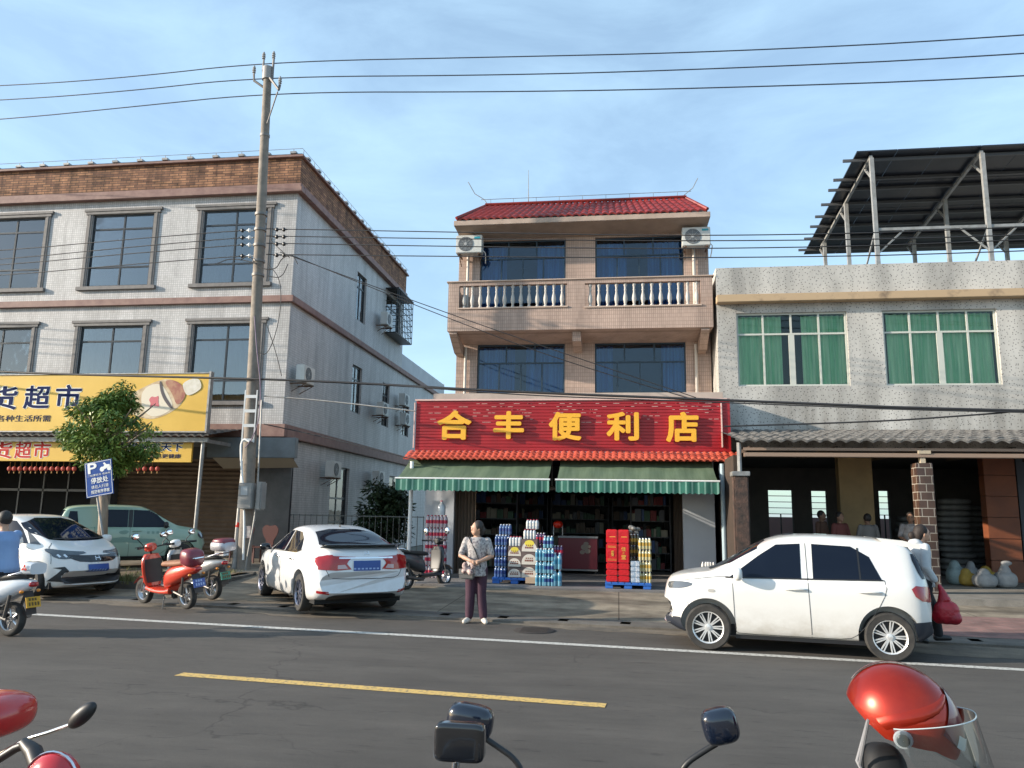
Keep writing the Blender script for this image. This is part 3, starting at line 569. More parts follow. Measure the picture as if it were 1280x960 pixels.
# porch: yellow pier, orange panels, back wall with louvred windows
def wx_(p, Y): return aty(p, 620, Y).x
mb = MB(); mb.box(wx_(1050, 20.9), wx_(1092, 20.9), 20.9, 21.2, .24, 3.39); mb.build('yellow_pier', mat('ochre_paint', (.36, .24, .11), .7, c2=(.28, .19, .09), scale=2), RB)
mb = MB()
for z in range(6): mb.box(wx_(1232, 20.9), wx_(1272, 20.9), 20.9, 21.2, .245+z*.53, .245+z*.53+.52, .008)
mb.build('orange_pier', mat('orange_stone_panel', (.22, .07, .028), .5, c2=(.16, .05, .022), scale=2), RB)
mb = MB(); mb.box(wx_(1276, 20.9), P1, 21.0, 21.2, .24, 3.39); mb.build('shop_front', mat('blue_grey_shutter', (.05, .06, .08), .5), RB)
BW = 27.0; bw = []
for a, b, c, d in ((920, 929, 613, 628), (960, 993, 612, 680), (1014, 1036, 613, 675), (1098, 1115, 613, 680)): q = aty(a, c, BW); r = aty(b, d, BW); bw.append((q.x, r.x, max(r.z, .6), q.z))
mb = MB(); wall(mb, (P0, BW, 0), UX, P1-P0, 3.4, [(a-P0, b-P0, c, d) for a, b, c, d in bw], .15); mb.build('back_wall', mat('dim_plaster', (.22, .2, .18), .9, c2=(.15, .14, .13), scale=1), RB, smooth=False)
for a, b, c, d in bw:
    mb = MB()
    for i in range(5): mb.box(a, b, BW+.02, BW+.08, d-.02-i*.2, d+.005-i*.2)
    mb.box((a+b)/2-.02, (a+b)/2+.02, BW+.03, BW+.07, c, d-.8); fr = mb.build('louvre_window', FRD, RB)
    mb = MB()
    for i in range(4): mb.f([(a, BW+.03, d-.03-i*.2), (b, BW+.03, d-.03-i*.2), (b, BW+.09, d-.19-i*.2), (a, BW+.09, d-.19-i*.2)])
    mb.build('pane', G_green, fr)
# porch canopy
RC = thing('canopy', 'weathered grey tiled canopy on a brown double beam along the white building', 'canopy', (8, 17.2, 3))
mb = tile_sheet(2.55, P1, 17.1, 3.36, 20.79, 3.98, .27, .06, 6); mb.build('roof_tiles', mat('weathered_grey_tile', (.06, .056, .052), .8, c2=(.20, .19, .175), scale=9), RC, smooth=40)
mb = MB(); mb.box(2.75, P1, 17.3, 17.4, 3.19, 3.25); mb.box(2.75, P1, 17.27, 17.42, 3.05, 3.14, .01); mb.build('beam', mat('tan_beam', (.27, .19, .14), .6), RC)
mb = MB()
for i in range(9): mb.box(2.9+i*1.8, 2.97+i*1.8, 17.43, 20.78, 3.22, 3.30)
mb.build('rafter', mat('dark_timber', (.05, .035, .025), .8), RC)
mb = MB(); mb.box(6.27, 6.6, 17.2, 17.53, .24, 2.93, .012); PI1 = mb.build('pillar', T_pil, RC)
mb = MB(); mb.box(6.4, 6.5, 17.3, 17.42, 2.93, 3.05); mb.box(6.35, 6.6, 17.25, 17.3, 3.13, 3.2); mb.build('post_head', mat('pale_stub', (.45, .38, .28), .7), PI1)
mb = MB(); mb.box(2.5, 2.82, 17.2, 17.5, .24, 2.62, .03); PI2 = mb.build('pillar', mat('mottled_stone', (.03, .022, .018), .7, c2=(.09, .05, .036), scale=7, bump=.5, bscale=20), RC)
mb = MB(); mb.box(2.47, 2.85, 17.17, 17.53, 2.62, 2.72, .01); mb.tube([(2.66, 17.35, 2.72), (2.66, 17.35, 3.36)], .05, 8); mb.build('post_head', STEEL, PI2)
mb = MB(); mb.box(9.9, 10.23, 17.2, 17.53, .24, 2.93, .012); mb.build('pillar', T_pil, RC)
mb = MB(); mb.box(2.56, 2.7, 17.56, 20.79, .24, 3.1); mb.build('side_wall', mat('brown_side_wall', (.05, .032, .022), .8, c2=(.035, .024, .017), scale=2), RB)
# things seen through the porch windows: neighbour's pink wall
mb = MB(); mb.box(2, 18, 33, 33.2, 0, 1.75); one('garden_wall', mb, mat('pink_render', (.45, .28, .28), .8, c2=(.36, .24, .23), scale=1), 'pinkish rendered wall seen through the louvred porch windows', 'wall')
# neighbour's dark side gap wall
# ================================================================ SOLAR CANOPY
SP = thing('solar_canopy', 'tilted black solar panel roof on steel posts above the white building', 'solar canopy', (9, 25, 7.6))
pA = aty(1073, 190, 22.0); pD = aty(1003, 318, 28.7); xl = (pA.x+pD.x)/2; xr = 18.5
sl = (pD.z-pA.z)/6.7
def spz(y): return pA.z+(y-22)*sl
PANEL = mat('solar_panel_back', (.012, .014, .02), .3, c2=(.02, .022, .03), scale=2)
for i in range(10):
    for j in range(4):
        x0 = xl+i*1.14; y0 = 22+j*1.68; mb = MB(); mb.f([(x0+.007, y0+.01, spz(y0+.01)), (x0+1.133, y0+.01, spz(y0+.01)), (x0+1.133, y0+1.67, spz(y0+1.67)), (x0+.007, y0+1.67, spz(y0+1.67))])
        r = bmesh.ops.extrude_face_region(mb.bm, geom=mb.bm.faces[:]); bmesh.ops.translate(mb.bm, verts=[v for v in r['geom'] if isinstance(v, bmesh.types.BMVert)], vec=(0, 0, .04)); mb.build('solar_panel', PANEL, SP, smooth=False)
for y in (22.35, 23.4, 24.0, 24.9, 25.7, 26.4, 27.3, 28.2):
    mb = MB(); mb.box(xl-.3, xr, y-.03, y+.03, spz(y)-.1, spz(y)-.02); mb.build('purlin', mat('rail_grey', (.12, .12, .125), .5, .5), SP)
PST = mat('pale_grey_steel', (.34, .34, .33), .5, .2, c2=(.24, .235, .22), scale=5)
for k in range(4):
    x = 7.42+k*3.02
    mb = MB(); mb.tube([(x, 22.1, spz(22.1)-.1), (x, 27.8, spz(27.8)-.15)], .06, 4); mb.build('rafter', PST, SP)
    for y in (22.1, 24.7, 27.4):
        mb = MB(); mb.box(x-.055, x+.055, y-.055, y+.055, 7.6, spz(y)-.16); mb.tube([(x, y, spz(y)-.8), (x, y+.6, spz(y+.6)-.15)], .035, 4); mb.build('post', PST, SP)
    if k < 3:
        zb = aty(1160, 285, 22.1).z
        mb = MB(); mb.box(x+.07, x+2.95, 22.07, 22.13, zb-.04, zb+.04); mb.tube([(x+.05, 22.1, zb-.7), (x+.75, 22.1, zb-.04)], .03, 4); mb.tube([(x+2.97, 22.1, zb-.7), (x+2.27, 22.1, zb-.04)], .03, 4)
        mb.tube([(x-.02, 22.1, zb-.05), (x-.02, 24.3, 8.2)], .03, 4); mb.build('brace', PST, SP)
# ================================================================ SIGNS
FXZ = lambda Y: (lambda u, v, d: V((u, Y-d, v)))
SG = thing('shop_sign', 'long ribbed red shop sign with five raised golden characters', 'sign', (-1.3, 19.6, 3.3))
SRED = mat('sign_red', (.36, .012, .018), .38, c2=(.28, .01, .014), scale=2); GOLD = mat('golden_yellow', (.82, .42, .03), .4)
sx0, sx1, sz0, sz1 = -5.3, 2.7, 3.34, 4.64
mb = MB(); rows = []
n = 16
for i in range(n):
    z = sz0+(sz1-sz0)*i/n; h = (sz1-sz0)/n
    for dz, dy in ((0, .012), (.08, 0), (.86, 0), (.93, .014), (.99, .014)): rows.append([(x, 19.5+dy, z+h*dz) for x in (sx0, sx1)])
mb.grid(rows); mb.build('ribbed_panel', SRED, SG, smooth=False)
mb = MB(); mb.box(sx0, sx1, 19.53, 19.85, sz0, sz1); mb.build('back_box', mat('sign_backing', (.2, .02, .02), .6), SG)
mb = MB(); mb.box(sx0-.03, sx1+.03, 19.46, 19.52, sz1+.001, sz1+.04); mb.box(sx0-.03, sx1-.12, 19.46, 19.5, sz0-.06, sz0-.03); mb.box(sx0-.05, sx0-.02, 19.46, 19.5, sz0+.05, sz1-.05); mb.box(sx1-.13, sx1-.1, 19.46, 19.495, sz0+.1, sz1-.06); mb.build('light_tube', mat('pink_white_trim', (.66, .45, .40), .5), SG)
mb = MB(); mb.box(sx0, sx1+.08, 19.5, 19.56, sz0-.16, sz0-.001); mb.box(sx1+.001, sx1+.1, 19.5, 19.8, sz0, sz1+.03); mb.build('frame', SRED, SG)
# pale painted dashes standing in for glints of light along the upper ribs
mb = MB()
for i in range(9, 16):
    z = sz0+(sz1-sz0)*i/n
    for k in range(26 if i > 11 else 12): x = sx0+.3+random.random()*7.5; mb.box(x, x+random.uniform(.06, .16), 19.493, 19.499, z-.006, z+.004)
mb.build('painted_glint', mat('pale_glint_paint', (.6, .42, .36), .4), SG)
for (p0, p1, ch) in (((547, 513), (589, 550), '合'), ((617, 514), (655, 549), '丰'), ((686, 515), (727, 551), '便'), ((758, 515), (799, 551), '利'), ((832, 515), (874, 553), '店')):
    a = aty(*p0, 19.42); b = aty(*p1, 19.42); mb = MB(); text(mb, ch, FXZ(19.42), a.x, b.x, b.z, a.z, -.03, .03, .032); mb.build('letter', GOLD, SG, smooth=False)
# orange tile strip below it
mb = tile_sheet(-5.45, 2.93, 18.95, 3.07, 19.49, 3.30, .16, .04, 3); mb.grid([[(-5.45, 18.97, 3.05), (2.93, 18.97, 3.05)], [(-5.45, 19.49, 3.18), (2.93, 19.49, 3.18)]])
one('tile_strip', mb, mat('orange_red_tile', (.62, .12, .07), .4, c2=(.5, .08, .045), scale=4), 'narrow orange red roof tile strip under the red shop sign', 'roof tiles', smooth=40)
# awnings
def awn_mat():
    k = NT('striped_awning'); sp = k.n('ShaderNodeSeparateXYZ'); k.l(k.tc.outputs['Object'], sp.inputs[0])
    m = k.n('ShaderNodeMath', operation='MULTIPLY'); k.l(sp.outputs[0], m.inputs[0]); m.inputs[1].default_value = 1/.145
    fr = k.n('ShaderNodeMath', operation='FRACT'); k.l(m.outputs[0], fr.inputs[0])
    c = k.ramp(fr.outputs[0], .70, (.02, .125, .09), .76, (.16, .32, .26)); c = k.mix(.6, c, k.ramp(k.noise(k.vec(), 3, 6), .3, .65, .7, 1.1), 'MULTIPLY'); return k.fin(c, .8)
AWS = awn_mat(); AWT = mat('olive_awning_canvas', (.075, .115, .065), .85, c2=(.11, .155, .095), scale=2, stretch=(6, .5, .5))
for k, (x0, x1) in enumerate(((-5.42, -1.63), (-1.47, 2.33))):
    t = thing('awning', ('left' if k == 0 else 'right')+' of the two green striped awnings with olive top under the red sign', 'awning', ((x0+x1)/2, 18.3, 2.2), 0, 'awnings over the shop front')
    mb = MB(); N = 60; mb.grid([[V((x0+.03+(x1-x0-.06)*i/N, 19.45-1.15*s, 3.1-.55*s-.05*math.sin(math.pi*s)+.012*math.sin(i*.55+s*2)*math.sin(math.pi*s))) for i in range(N+1)] for s in [j/10 for j in range(11)]]); mb.build('canopy_cloth', AWT, t, smooth=60)
    mb = MB(); N = 200; per = (x1-x0)/28
    mb.grid([[V((x0+(x1-x0)*i/N, 18.27+.012*math.sin(i*.3), z-(.03*abs(math.sin(math.pi*(x1-x0)*i/N/per)) if r == 2 else 0))) for i in range(N+1)] for r, z in enumerate((2.53, 2.4, 2.27))]); mb.build('valance', AWS, t, smooth=60)
    mb = MB(); mb.tube([(x0-.02, 18.28, 2.545), (x1+.02, 18.28, 2.545)], .022, 8); mb.build('front_bar', WHT, t)
    mb = MB(); mb.tube([(x0+.1, 19.46, 3.14), (x1-.1, 19.46, 3.14)], .05, 8); mb.build('roller', mat('beige_roller', (.4, .36, .25), .6), t)
    for x in (x0+.15, x1-.15): mb = MB(); mb.tube([(x, 19.4, 2.9), (x+.05, 18.9, 2.68), (x, 18.32, 2.50)], .018, 6); mb.build('arm', STEEL, t)
for x, y, r, lb in ((-5.22, 19.0, .05, 'white steel post under the left end of the green awnings'), (2.5, 19.0, .055, 'pale blue steel post under the right end of the green awnings')):
    mb = MB(); mb.tube([(x, y, .1), (x, y, 3.0)], r, 10); mb.box(x-.1, x+.1, y-.1, y+.1, .1, .125); one('awning_post', mb, WHT if x < 0 else mat('pale_blue_paint', (.33, .42, .46), .5), lb, 'post')
mb = MB()
for a, b in (((2.45, 2.98), (2.85, 2.98)), ((2.45, 2.65), (2.85, 2.65)), ((2.45, 2.65), (2.45, 2.98)), ((2.85, 2.65), (2.85, 2.98))): mb.tube([(a[0], 19.1, a[1]), (b[0], 19.1, b[1])], .018, 4)
mb.box(2.47, 2.83, 19.12, 19.2, 2.67, 2.96); one('bracket_box', mb, mat('slate_grey_metal', (.12, .14, .16), .5), 'small grey framed box beside the right end of the awning', 'box')
# yellow advertising boards
YEL = mat('yellow_board', (.74, .47, .08), .4, c2=(.62, .38, .05), scale=.5); NAVY = mat('navy_lettering', (.012, .022, .085), .85, spec=.15); OUTW = mat('white_outline', (.8, .78, .7), .4); REDTX = mat('red_lettering', (.5, .03, .02), .7, spec=.2)
a = aty(-60, 468, 20); b = aty(256, 541, 20); zt_ = aty(256, 467, 20).z; zb_ = cz+.06
t = thing('billboard', 'large yellow shop billboard with navy characters and a drink bottle picture', 'billboard', (-15, 20, zb_))
bx0, bx1 = -25.0, b.x
mb = MB(); mb.box(bx0, bx1, 20.0, 20.12, zb_, zt_, .004); mb.build('panel', YEL, t)
mb = MB(); mb.box(bx1+.003, bx1+.06, 19.97, 20.14, zb_-.05, zt_+.06); mb.box(bx0, bx1, 19.975, 20.13, zt_+.003, zt_+.03); mb.box(bx0, bx1, 19.975, 20.13, zb_-.04, zb_-.003); mb.build('frame', STEEL, t)
def bt_(mbn, s, x0, y0, x1, y1, Y, bold, d, mtx, par, nm='lettering', outl=None):
    p = aty(x0, y0, Y); q = aty(x1, y1, Y)
    if outl: mb = MB(); text(mb, s, FXZ(Y), p.x-.015, q.x+.015, q.z-.015, p.z+.015, .0, d*.5, bold+.035); mb.build('outline', outl, par, smooth=False)
    mb = MB(); text(mb, s, FXZ(Y), p.x, q.x, q.z, p.z, .0, d, bold); mb.build(nm, mtx, par, smooth=False)
bt_(0, '百货', -55, 483, 20, 512, 20, .02, .008, NAVY, t, outl=OUTW); bt_(0, '超', 32, 482, 61, 511, 20, .02, .008, NAVY, t, outl=OUTW); bt_(0, '市', 71, 481, 100, 511, 20, .02, .008, NAVY, t, outl=OUTW)
bt_(0, '日常用品 各种生活所需', -50, 519, 63, 527, 20, .004, .006, NAVY, t)
# the bottle picture: flat shapes stuck on the board
def px(u, v): p = aty(u, v, 20); return (p.x, p.z)
def flat(poly, m, d, nm):
    mb = MB(); fn = FXZ(20); mb.prism(chaikin([px(*q) for q in poly], 2, True), fn, d, d+.003); mb.build(nm, m, t, smooth=False)
flat([(150, 500), (172, 488), (196, 476), (212, 473), (225, 480), (232, 492), (228, 505), (212, 517), (190, 525), (172, 521), (155, 512)], mat('print_cream', (.62, .50, .33), .5, c2=(.45, .31, .17), scale=4, lo=.42, hi=.6), .002, 'bottle_picture')
flat([(178, 486), (200, 477), (212, 494), (218, 512), (190, 524), (176, 508)], mat('print_label', (.68, .60, .47), .5), .006, 'bottle_label')
flat([(205, 477), (214, 474), (226, 479), (233, 491), (230, 500), (221, 508), (216, 492)], mat('print_red', (.28, .07, .05), .5, c2=(.42, .22, .12), scale=5), .010, 'bottle_neck')
flat([(228, 478), (248, 471), (253, 482), (250, 488), (235, 496), (230, 488)], mat('print_white', (.58, .53, .42), .5, c2=(.7, .66, .58), scale=5), .014, 'bottle_cap')
flat([(199, 477), (202, 476), (205, 492), (214, 506), (217, 511), (212, 510), (202, 495)], mat('print_dark', (.05, .04, .05), .5), .012, 'label_edge')
bt_(0, '乐?', 184, 494, 199, 510, 19.985, .01, .003, mat('print_pink', (.55, .12, .14), .5), t, 'label_mark') if False else None
flat([(186, 500), (190, 495), (194, 497), (199, 494), (198, 503), (200, 509), (193, 507), (187, 510), (189, 504)], mat('print_pink', (.55, .12, .14), .5), .010, 'label_mark')
t = thing('shop_board', 'narrow yellow signboard with red and navy characters under the grey canopy', 'sign', (-15, 20.15, 2.9))
a = aty(241, 548, 20.15); b = aty(241, 578, 20.15)
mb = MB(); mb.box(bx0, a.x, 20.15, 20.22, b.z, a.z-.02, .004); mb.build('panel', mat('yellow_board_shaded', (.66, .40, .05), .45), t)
bt_(0, '百货', -46, 552, 14, 573, 20.15, .02, .006, REDTX, t, outl=OUTW); bt_(0, '超', 20, 552, 38, 573, 20.15, .02, .006, REDTX, t, outl=OUTW); bt_(0, '市', 43, 552, 62, 573, 20.15, .02, .006, REDTX, t, outl=OUTW)
bt_(0, '优购成天下', 160, 553, 228, 564, 20.15, .02, .006, NAVY, t, outl=OUTW); bt_(0, '诚信经营 绿色更健康', 152, 567, 226, 573, 20.15, .004, .006, NAVY, t)
LAN = mat('red_lantern', (.42, .06, .04), .6); p_ = None
for i, x in enumerate([12, 18, 25, 32, 39, 45, 52, 58, 65, 72, 79, 86, 93, 160, 173, 181, 190, 197]):
    q = aty(x, 586, 20.3)
    if p_ is None:
        mb = MB(); mb.m(0).ell((0, 0, 0), .065, .065, .075, 10, 6); mb.m(1).tube([(0, 0, .07), (0, 0, .2)], .006, 4); mb.m(1).tube([(0, 0, -.07), (0, 0, -.13)], [.012, .018], 6); p_ = one('lantern', mb, [LAN, mat('gold_tassel', (.4, .2, .04), .7)], 'small red paper lantern in the row hanging under the yellow signboard', 'lantern', 'small red lanterns under the yellow signboard'); off = p_.location.z; o = p_
    else: o = p_.copy(); col.objects.link(o)
    o.location = (q.x, q.y, q.z-.13)
# ================================================================ AIR CONDITIONERS
ACW = mat('aircon_white', (.60, .60, .57), .5, c2=(.5, .5, .47), scale=3); GRL = mat('grille_grey', (.10, .11, .12), .5)
def aircon(label, c, rz, fresh=False):
    t = thing('air_conditioner', label, 'air conditioner', c, rz, 'outdoor air conditioner units on the house walls')
    mb = MB(); mb.box(-.4, .4, -.15, .15, 0, .56, .02); mb.build('casing', ACW, t, local=True)
    mb = MB(); mb.lathe([(.225, -.152), (.225, -.162), (.20, -.162), (.20, -.153)], (-.1, 0, .28), 'y', 24, False); mb.lathe([(.20, -.1525), (.001, -.1525)], (-.1, 0, .28), 'y', 24, False); g = mb.build('fan_grille', GRL, t, local=True)
    mb = MB()
    for i in range(5): r = .045+.037*i; mb.lathe([(r, -.165), (r+.006, -.165)], (-.1, 0, .28), 'y', 24, False)
    for i in range(8): a = i*math.pi/4; mb.tube([(-.1, -.165, .28), (-.1+.21*math.cos(a), -.165, .28+.21*math.sin(a))], .004, 4)
    mb.lathe([(.045, -.17), (.001, -.172)], (-.1, 0, .28), 'y', 12, False); mb.build('guard', mat('guard_grey', (.35, .36, .36), .5), g, local=True)
    for x in (-.3, .3): mb = MB(); mb.box(x-.02, x+.02, -.17, .35, -.045, -.002); mb.tube([(x, -.12, -.05), (x, .3, -.28)], .015, 4); mb.build('bracket', mat('rusty_bracket', (.12, .07, .045), .7), t, local=True)
    mb = MB(); mb.tube([(.41, 0, .1), (.47, .05, .05), (.46, .2, -.1), (.44, .3, -.2)], .016, 6); mb.build('pipe', WHT, t, local=True)
    if fresh: mb = MB(); mb.box(.16, .34, -.158, -.152, .44, .5); mb.build('badge', mat('teal_badge', (.02, .28, .36), .4), t, local=True)
    return t
q = aty(587, 318, 21.6); aircon('air conditioner unit under the left end of the red tiled eave', (q.x, 21.6, q.z), 0, True)
q = aty(870, 309, 21.6); aircon('air conditioner unit under the right end of the red tiled eave', (q.x, 21.6, q.z), 0, True)
for x_, y_, lb in ((483, 408, 'air conditioner unit high on the grey side wall beside the window cage'), (381, 480, 'air conditioner unit on the grey side wall nearest the front corner of the building'), (478, 520, 'air conditioner unit on the grey side wall between the two upper side windows'), (505, 508, 'upper of the two air conditioner units nearest the red sign on the grey side wall'), (506, 532, 'lower of the two air conditioner units nearest the red sign on the grey side wall'), (416, 597, 'large air conditioner unit over the dark ground floor side opening'), (473, 606, 'air conditioner unit low on the grey side wall near the shrub')):
    q = atx(x_, y_, XC+.36); aircon(lb, (XC+.36, q.y, q.z), math.pi/2)
# ================================================================ WIRE PLANE, POLE
PB = V((-9.5, 18.85, .2)); PTOP = V((-9.88, 18.85, 14.35))
def pl(x, y, off=0.):
    d = ray(x, y); n = E2; k = ((PB+E2*off-CP).dot(n))/d.dot(n); return CP+d*k
CON = mat('pole_concrete', (.17, .145, .12), .8, c2=(.26, .22, .18), scale=4, bump=.3, bscale=15)
t = thing('utility_pole', 'tall slightly leaning concrete utility pole with insulators and meter boxes', 'utility pole', PB)
mb = MB(); mb.tube([PB.lerp(PTOP, k/8)-V((0, 0, .1)) for k in range(9)], [.18-.07*k/8 for k in range(9)], 20); mb.build('shaft', CON, t, smooth=60)
def onp(z): return PB.lerp(PTOP, (z-.2)/14.15)
INS = mat('grey_insulator', (.30, .28, .26), .4)
def insul(p, h=.32, par=t, r=.05):
    mb = MB(); mb.lathe([(.02, 0), (.02, h*.25), (r, h*.3), (r*.7, h*.45), (r*1.1, h*.5), (r*.7, h*.65), (r, h*.7), (r*.6, h*.9), (.01, h)], p, n=10); mb.build('insulator', INS, par, smooth=50)
def bar(pts, r, m=DSTEEL, nm='crossarm', par=t): mb = MB(); mb.tube(pts, r, 6); return mb.build(nm, m, par)
tz = PTOP.z
mb = MB(); mb.tube([onp(tz-.5), onp(tz-.12)], .155, 16); mb.build('pole_band', INS, t)
bar([onp(tz-.25)+V((-.13, -.05, 0)), onp(tz-.25)+V((-.13, -.05, .35))], .03); bar([onp(tz-.35)+V((.17, -.05, -.2)), onp(tz-.2)+V((.17, -.05, .35))], .035)
insul(onp(tz)+V((-.13, -.05, .05))); insul(onp(tz)+V((.17, -.05, .05)))
bar([onp(tz-.8), onp(tz-.55)+V((-.36, -.1, 0)), onp(tz-.55)+V((-.38, -.1, .2))], .035); insul(onp(tz-.55)+V((-.38, -.1, .15)))
bar([onp(tz-.5)+V((.12, -.1, 0)), onp(tz-.95)+V((.45, -.2, 0)), onp(tz-.95)+V((.47, -.2, .15))], .04); insul(onp(tz-.95)+V((.47, -.2, .1))); bar([onp(tz-1.9)+V((.1, -.1, 0)), onp(tz-1.0)+V((.42, -.2, 0))], .02)
for z in (9.75, 9.3, 8.85, 8.4, 8.0, 12.1): mb = MB(); mb.tube([onp(z), onp(z+.07)], .165 if z < 11 else .135, 16); mb.build('pole_band', DSTEEL, t)
MBX = mat('meter_box_grey', (.30, .29, .27), .55, c2=(.22, .21, .2), scale=3)
q = pl(310, 620, -.25); mb = MB(); mb.box(q.x-.22, q.x+.16, q.y-.12, q.y+.1, q.z-.33, q.z+.33, .02); m1 = mb.build('meter_box', MBX, t)
mb = MB(); mb.box(q.x-.14, q.x+.04, q.y-.13, q.y-.121, q.z+.02, q.z+.24); mb.build('meter_window', mat('meter_window_grey', (.42, .43, .43), .25), m1)
q = pl(326, 620, -.1); mb = MB(); mb.box(q.x-.04, q.x+.1, q.y-.2, q.y+.12, q.z-.36, q.z+.36, .03); mb.build('switch_box', MBX, t)
q = pl(313, 497, -.22); q2 = pl(310, 553, -.22)
mb = MB(); mb.box(q.x-.16, q.x-.12, q.y-.02, q.y, q2.z, q.z+.2); mb.box(q.x+.17, q.x+.2, q.y-.02, q.y, q2.z, q.z+.2)
for k in range(4): z = q2.z+(q.z+.2-q2.z)*(k+.15)/3.6; mb.box(q.x-.12, q.x+.17, q.y-.02, q.y-.004, z-.04, z+.04)
mb.build('cable_frame', mat('pale_aluminium', (.55, .55, .54), .4, .4), t)
def wpl(pts, r, nm, m, par, off=-.25): mb = MB(); mb.tube(smoothpts([tuple(pl(x, y, off)) for x, y in pts], 2), r, 6); return mb.build(nm, m, par)
wpl([(304, 700), (306, 640), (300, 560), (304, 548), (312, 552)], .03, 'conduit', WHT, t); wpl([(327, 500), (323, 590), (320, 640), (308, 700), (306, 725)], .022, 'conduit', STEEL, t)
wpl([(318, 395), (321, 440), (326, 480), (325, 520), (316, 548), (306, 560)], .014, 'drop_cable', mat('purple_grey_cable', (.15, .1, .16), .6), t)
mb = MB(); q = pl(309, 665, -.24); mb.box(q.x-.08, q.x+.09, q.y-.01, q.y+.02, q.z-.15, q.z+.15); mb.build('paper_notice', mat('torn_paper', (.45, .43, .4), .9, c2=(.25, .2, .2), scale=12), t)
# white painted protection post beside the pole
a = pl(292, 722, -.1); b = pl(303, 600, -.1); mb = MB(); mb.tube([(a.x, a.y, .2), (b.x, b.y, 3.0)], [.07, .055], 10); p = one('steel_tube', mb, STEEL, 'slanting grey steel tube with a red band leaning beside the utility pole', 'tube')
mb = MB(); mid = V((a.x, a.y, .2)).lerp(V((b.x, b.y, 3.0)), .38); mb.tube([mid, mid+V((.02, 0, .12))], .068, 10); mb.build('red_band', REDTX, p)
# wires
WIRE = mat('black_cable', (.02, .02, .022), .6); WBL = mat('dark_blue_cable', (.03, .045, .075), .5)
def wire(label, pts, r=.012, m=WIRE, off=0., offs=None, nm='power_line'):
    P = [pl(x, y, off if offs is None else offs[i]) for i, (x, y) in enumerate(pts)]
    # extend past the picture on both ends and smooth
    if pts[0][0] < 8: P.insert(0, P[0]+(P[0]-P[1]).normalized()*18+V((0, 0, .5)))
    if pts[-1][0] > 1270: P.append(P[-1]+(P[-1]-P[-2]).normalized()*25+V((0, 0, .8)))
    P = [V(p) for p in chaikin([tuple(p) for p in P], 3)]
    mb = MB(); mb.tube(P, r, 6); return one(nm, mb, m, label, 'power line', 'overhead power lines along the street', smooth=80)
wire('topmost high wire crossing the sky from the pole top', [(0, 108), (160, 97), (336, 77), (640, 71), (900, 65), (1280, 46)], .016, WBL)
wire('second high wire crossing the sky from the pole top', [(0, 126), (160, 114), (322, 96), (640, 94), (900, 86), (1280, 69)], .016, WBL)
wire('third and lowest of the high wires crossing the sky', [(0, 150), (160, 134), (345, 115), (640, 115), (900, 110), (1280, 97)], .016, WBL)
for k, (yl, yp, y2, y3, nm) in enumerate(((314, 288, 294, 292, 'topmost'), (325, 297, 302, 302, 'second'), (332, 306, 312, 308, 'third'), (345, 320, 323, 322, 'lowest'))):
    wire(nm+' wire of the middle set left of the pole', [(0, yl), (150, (yl+yp)/2-1), (300, yp), (325, yp)], .013)
    wire(nm+' wire of the middle set passing in front of the balcony house', [(333, yp-2), (560, (yp+y2)/2-1), (890, y2+(0 if k else 2)), (1280, y3-6)], .013)
    for sx in (-1, 1):
        for ii in range(2):
            q = pl(329+sx*(17+ii*9), yp-(1 if sx > 0 else 0), -.08); mb = MB(); mb.ell(q, .05, .05, .06, 8, 6); mb.box(q.x-.1, q.x+.1, q.y-.015, q.y+.015, q.z-.012, q.z+.012); mb.build('strain_insulator', WHT if (ii+sx) == -1 else BLK, t)
wire('first of two service wires dropping from the pole to the red sign', [(350, 315), (500, 370), (640, 420), (870, 497)], .011, offs=[-.1, .1, .5, .9])
wire('second of two service wires dropping from the pole to the red sign', [(362, 318), (560, 398), (700, 450), (862, 498)], .011, offs=[-.1, .2, .6, .9])
wire('thick sagging telephone cable bundle across all the house fronts', [(0, 466), (250, 472), (400, 476), (640, 490), (905, 500), (1280, 516)], .03, off=-.2)
wire('thin cable just below the thick sagging bundle', [(330, 474), (480, 480), (640, 494), (905, 503), (1280, 518)], .014, off=-.25)
wire('pale cable running from the pole to the red sign', [(330, 495), (400, 500), (520, 514)], .018, STEEL, off=.0)
wire('thin cable rising to the right over the weathered tiled canopy', [(905, 533), (1100, 527), (1200, 520), (1280, 514)], .018, off=-.2)
wire('cable along the brown ledge of the left building', [(330, 530), (400, 545), (520, 575)], .014, off=.3)
wire('slack cable loop hanging at the pole beside the corner tiles', [(335, 330), (352, 350), (350, 400), (335, 445), (322, 440)], .011, off=-.1)
wire('loose cable dangling between the pole and the corner wall', [(333, 405), (345, 440), (352, 470)], .011, off=-.1)
wire('jumper wires tangled around the pole insulators', [(300, 325), (312, 318), (322, 335), (345, 338), (352, 322), (366, 318), (372, 330)], .014, off=-.22)
for a in ((270, 330, 290, 322, 325, 330), (335, 345, 352, 348, 360, 330), (338, 300, 350, 312, 362, 322)): wpl([a[:2], a[2:4], a[4:]], .012, 'jumper', WIRE, t, -.2)
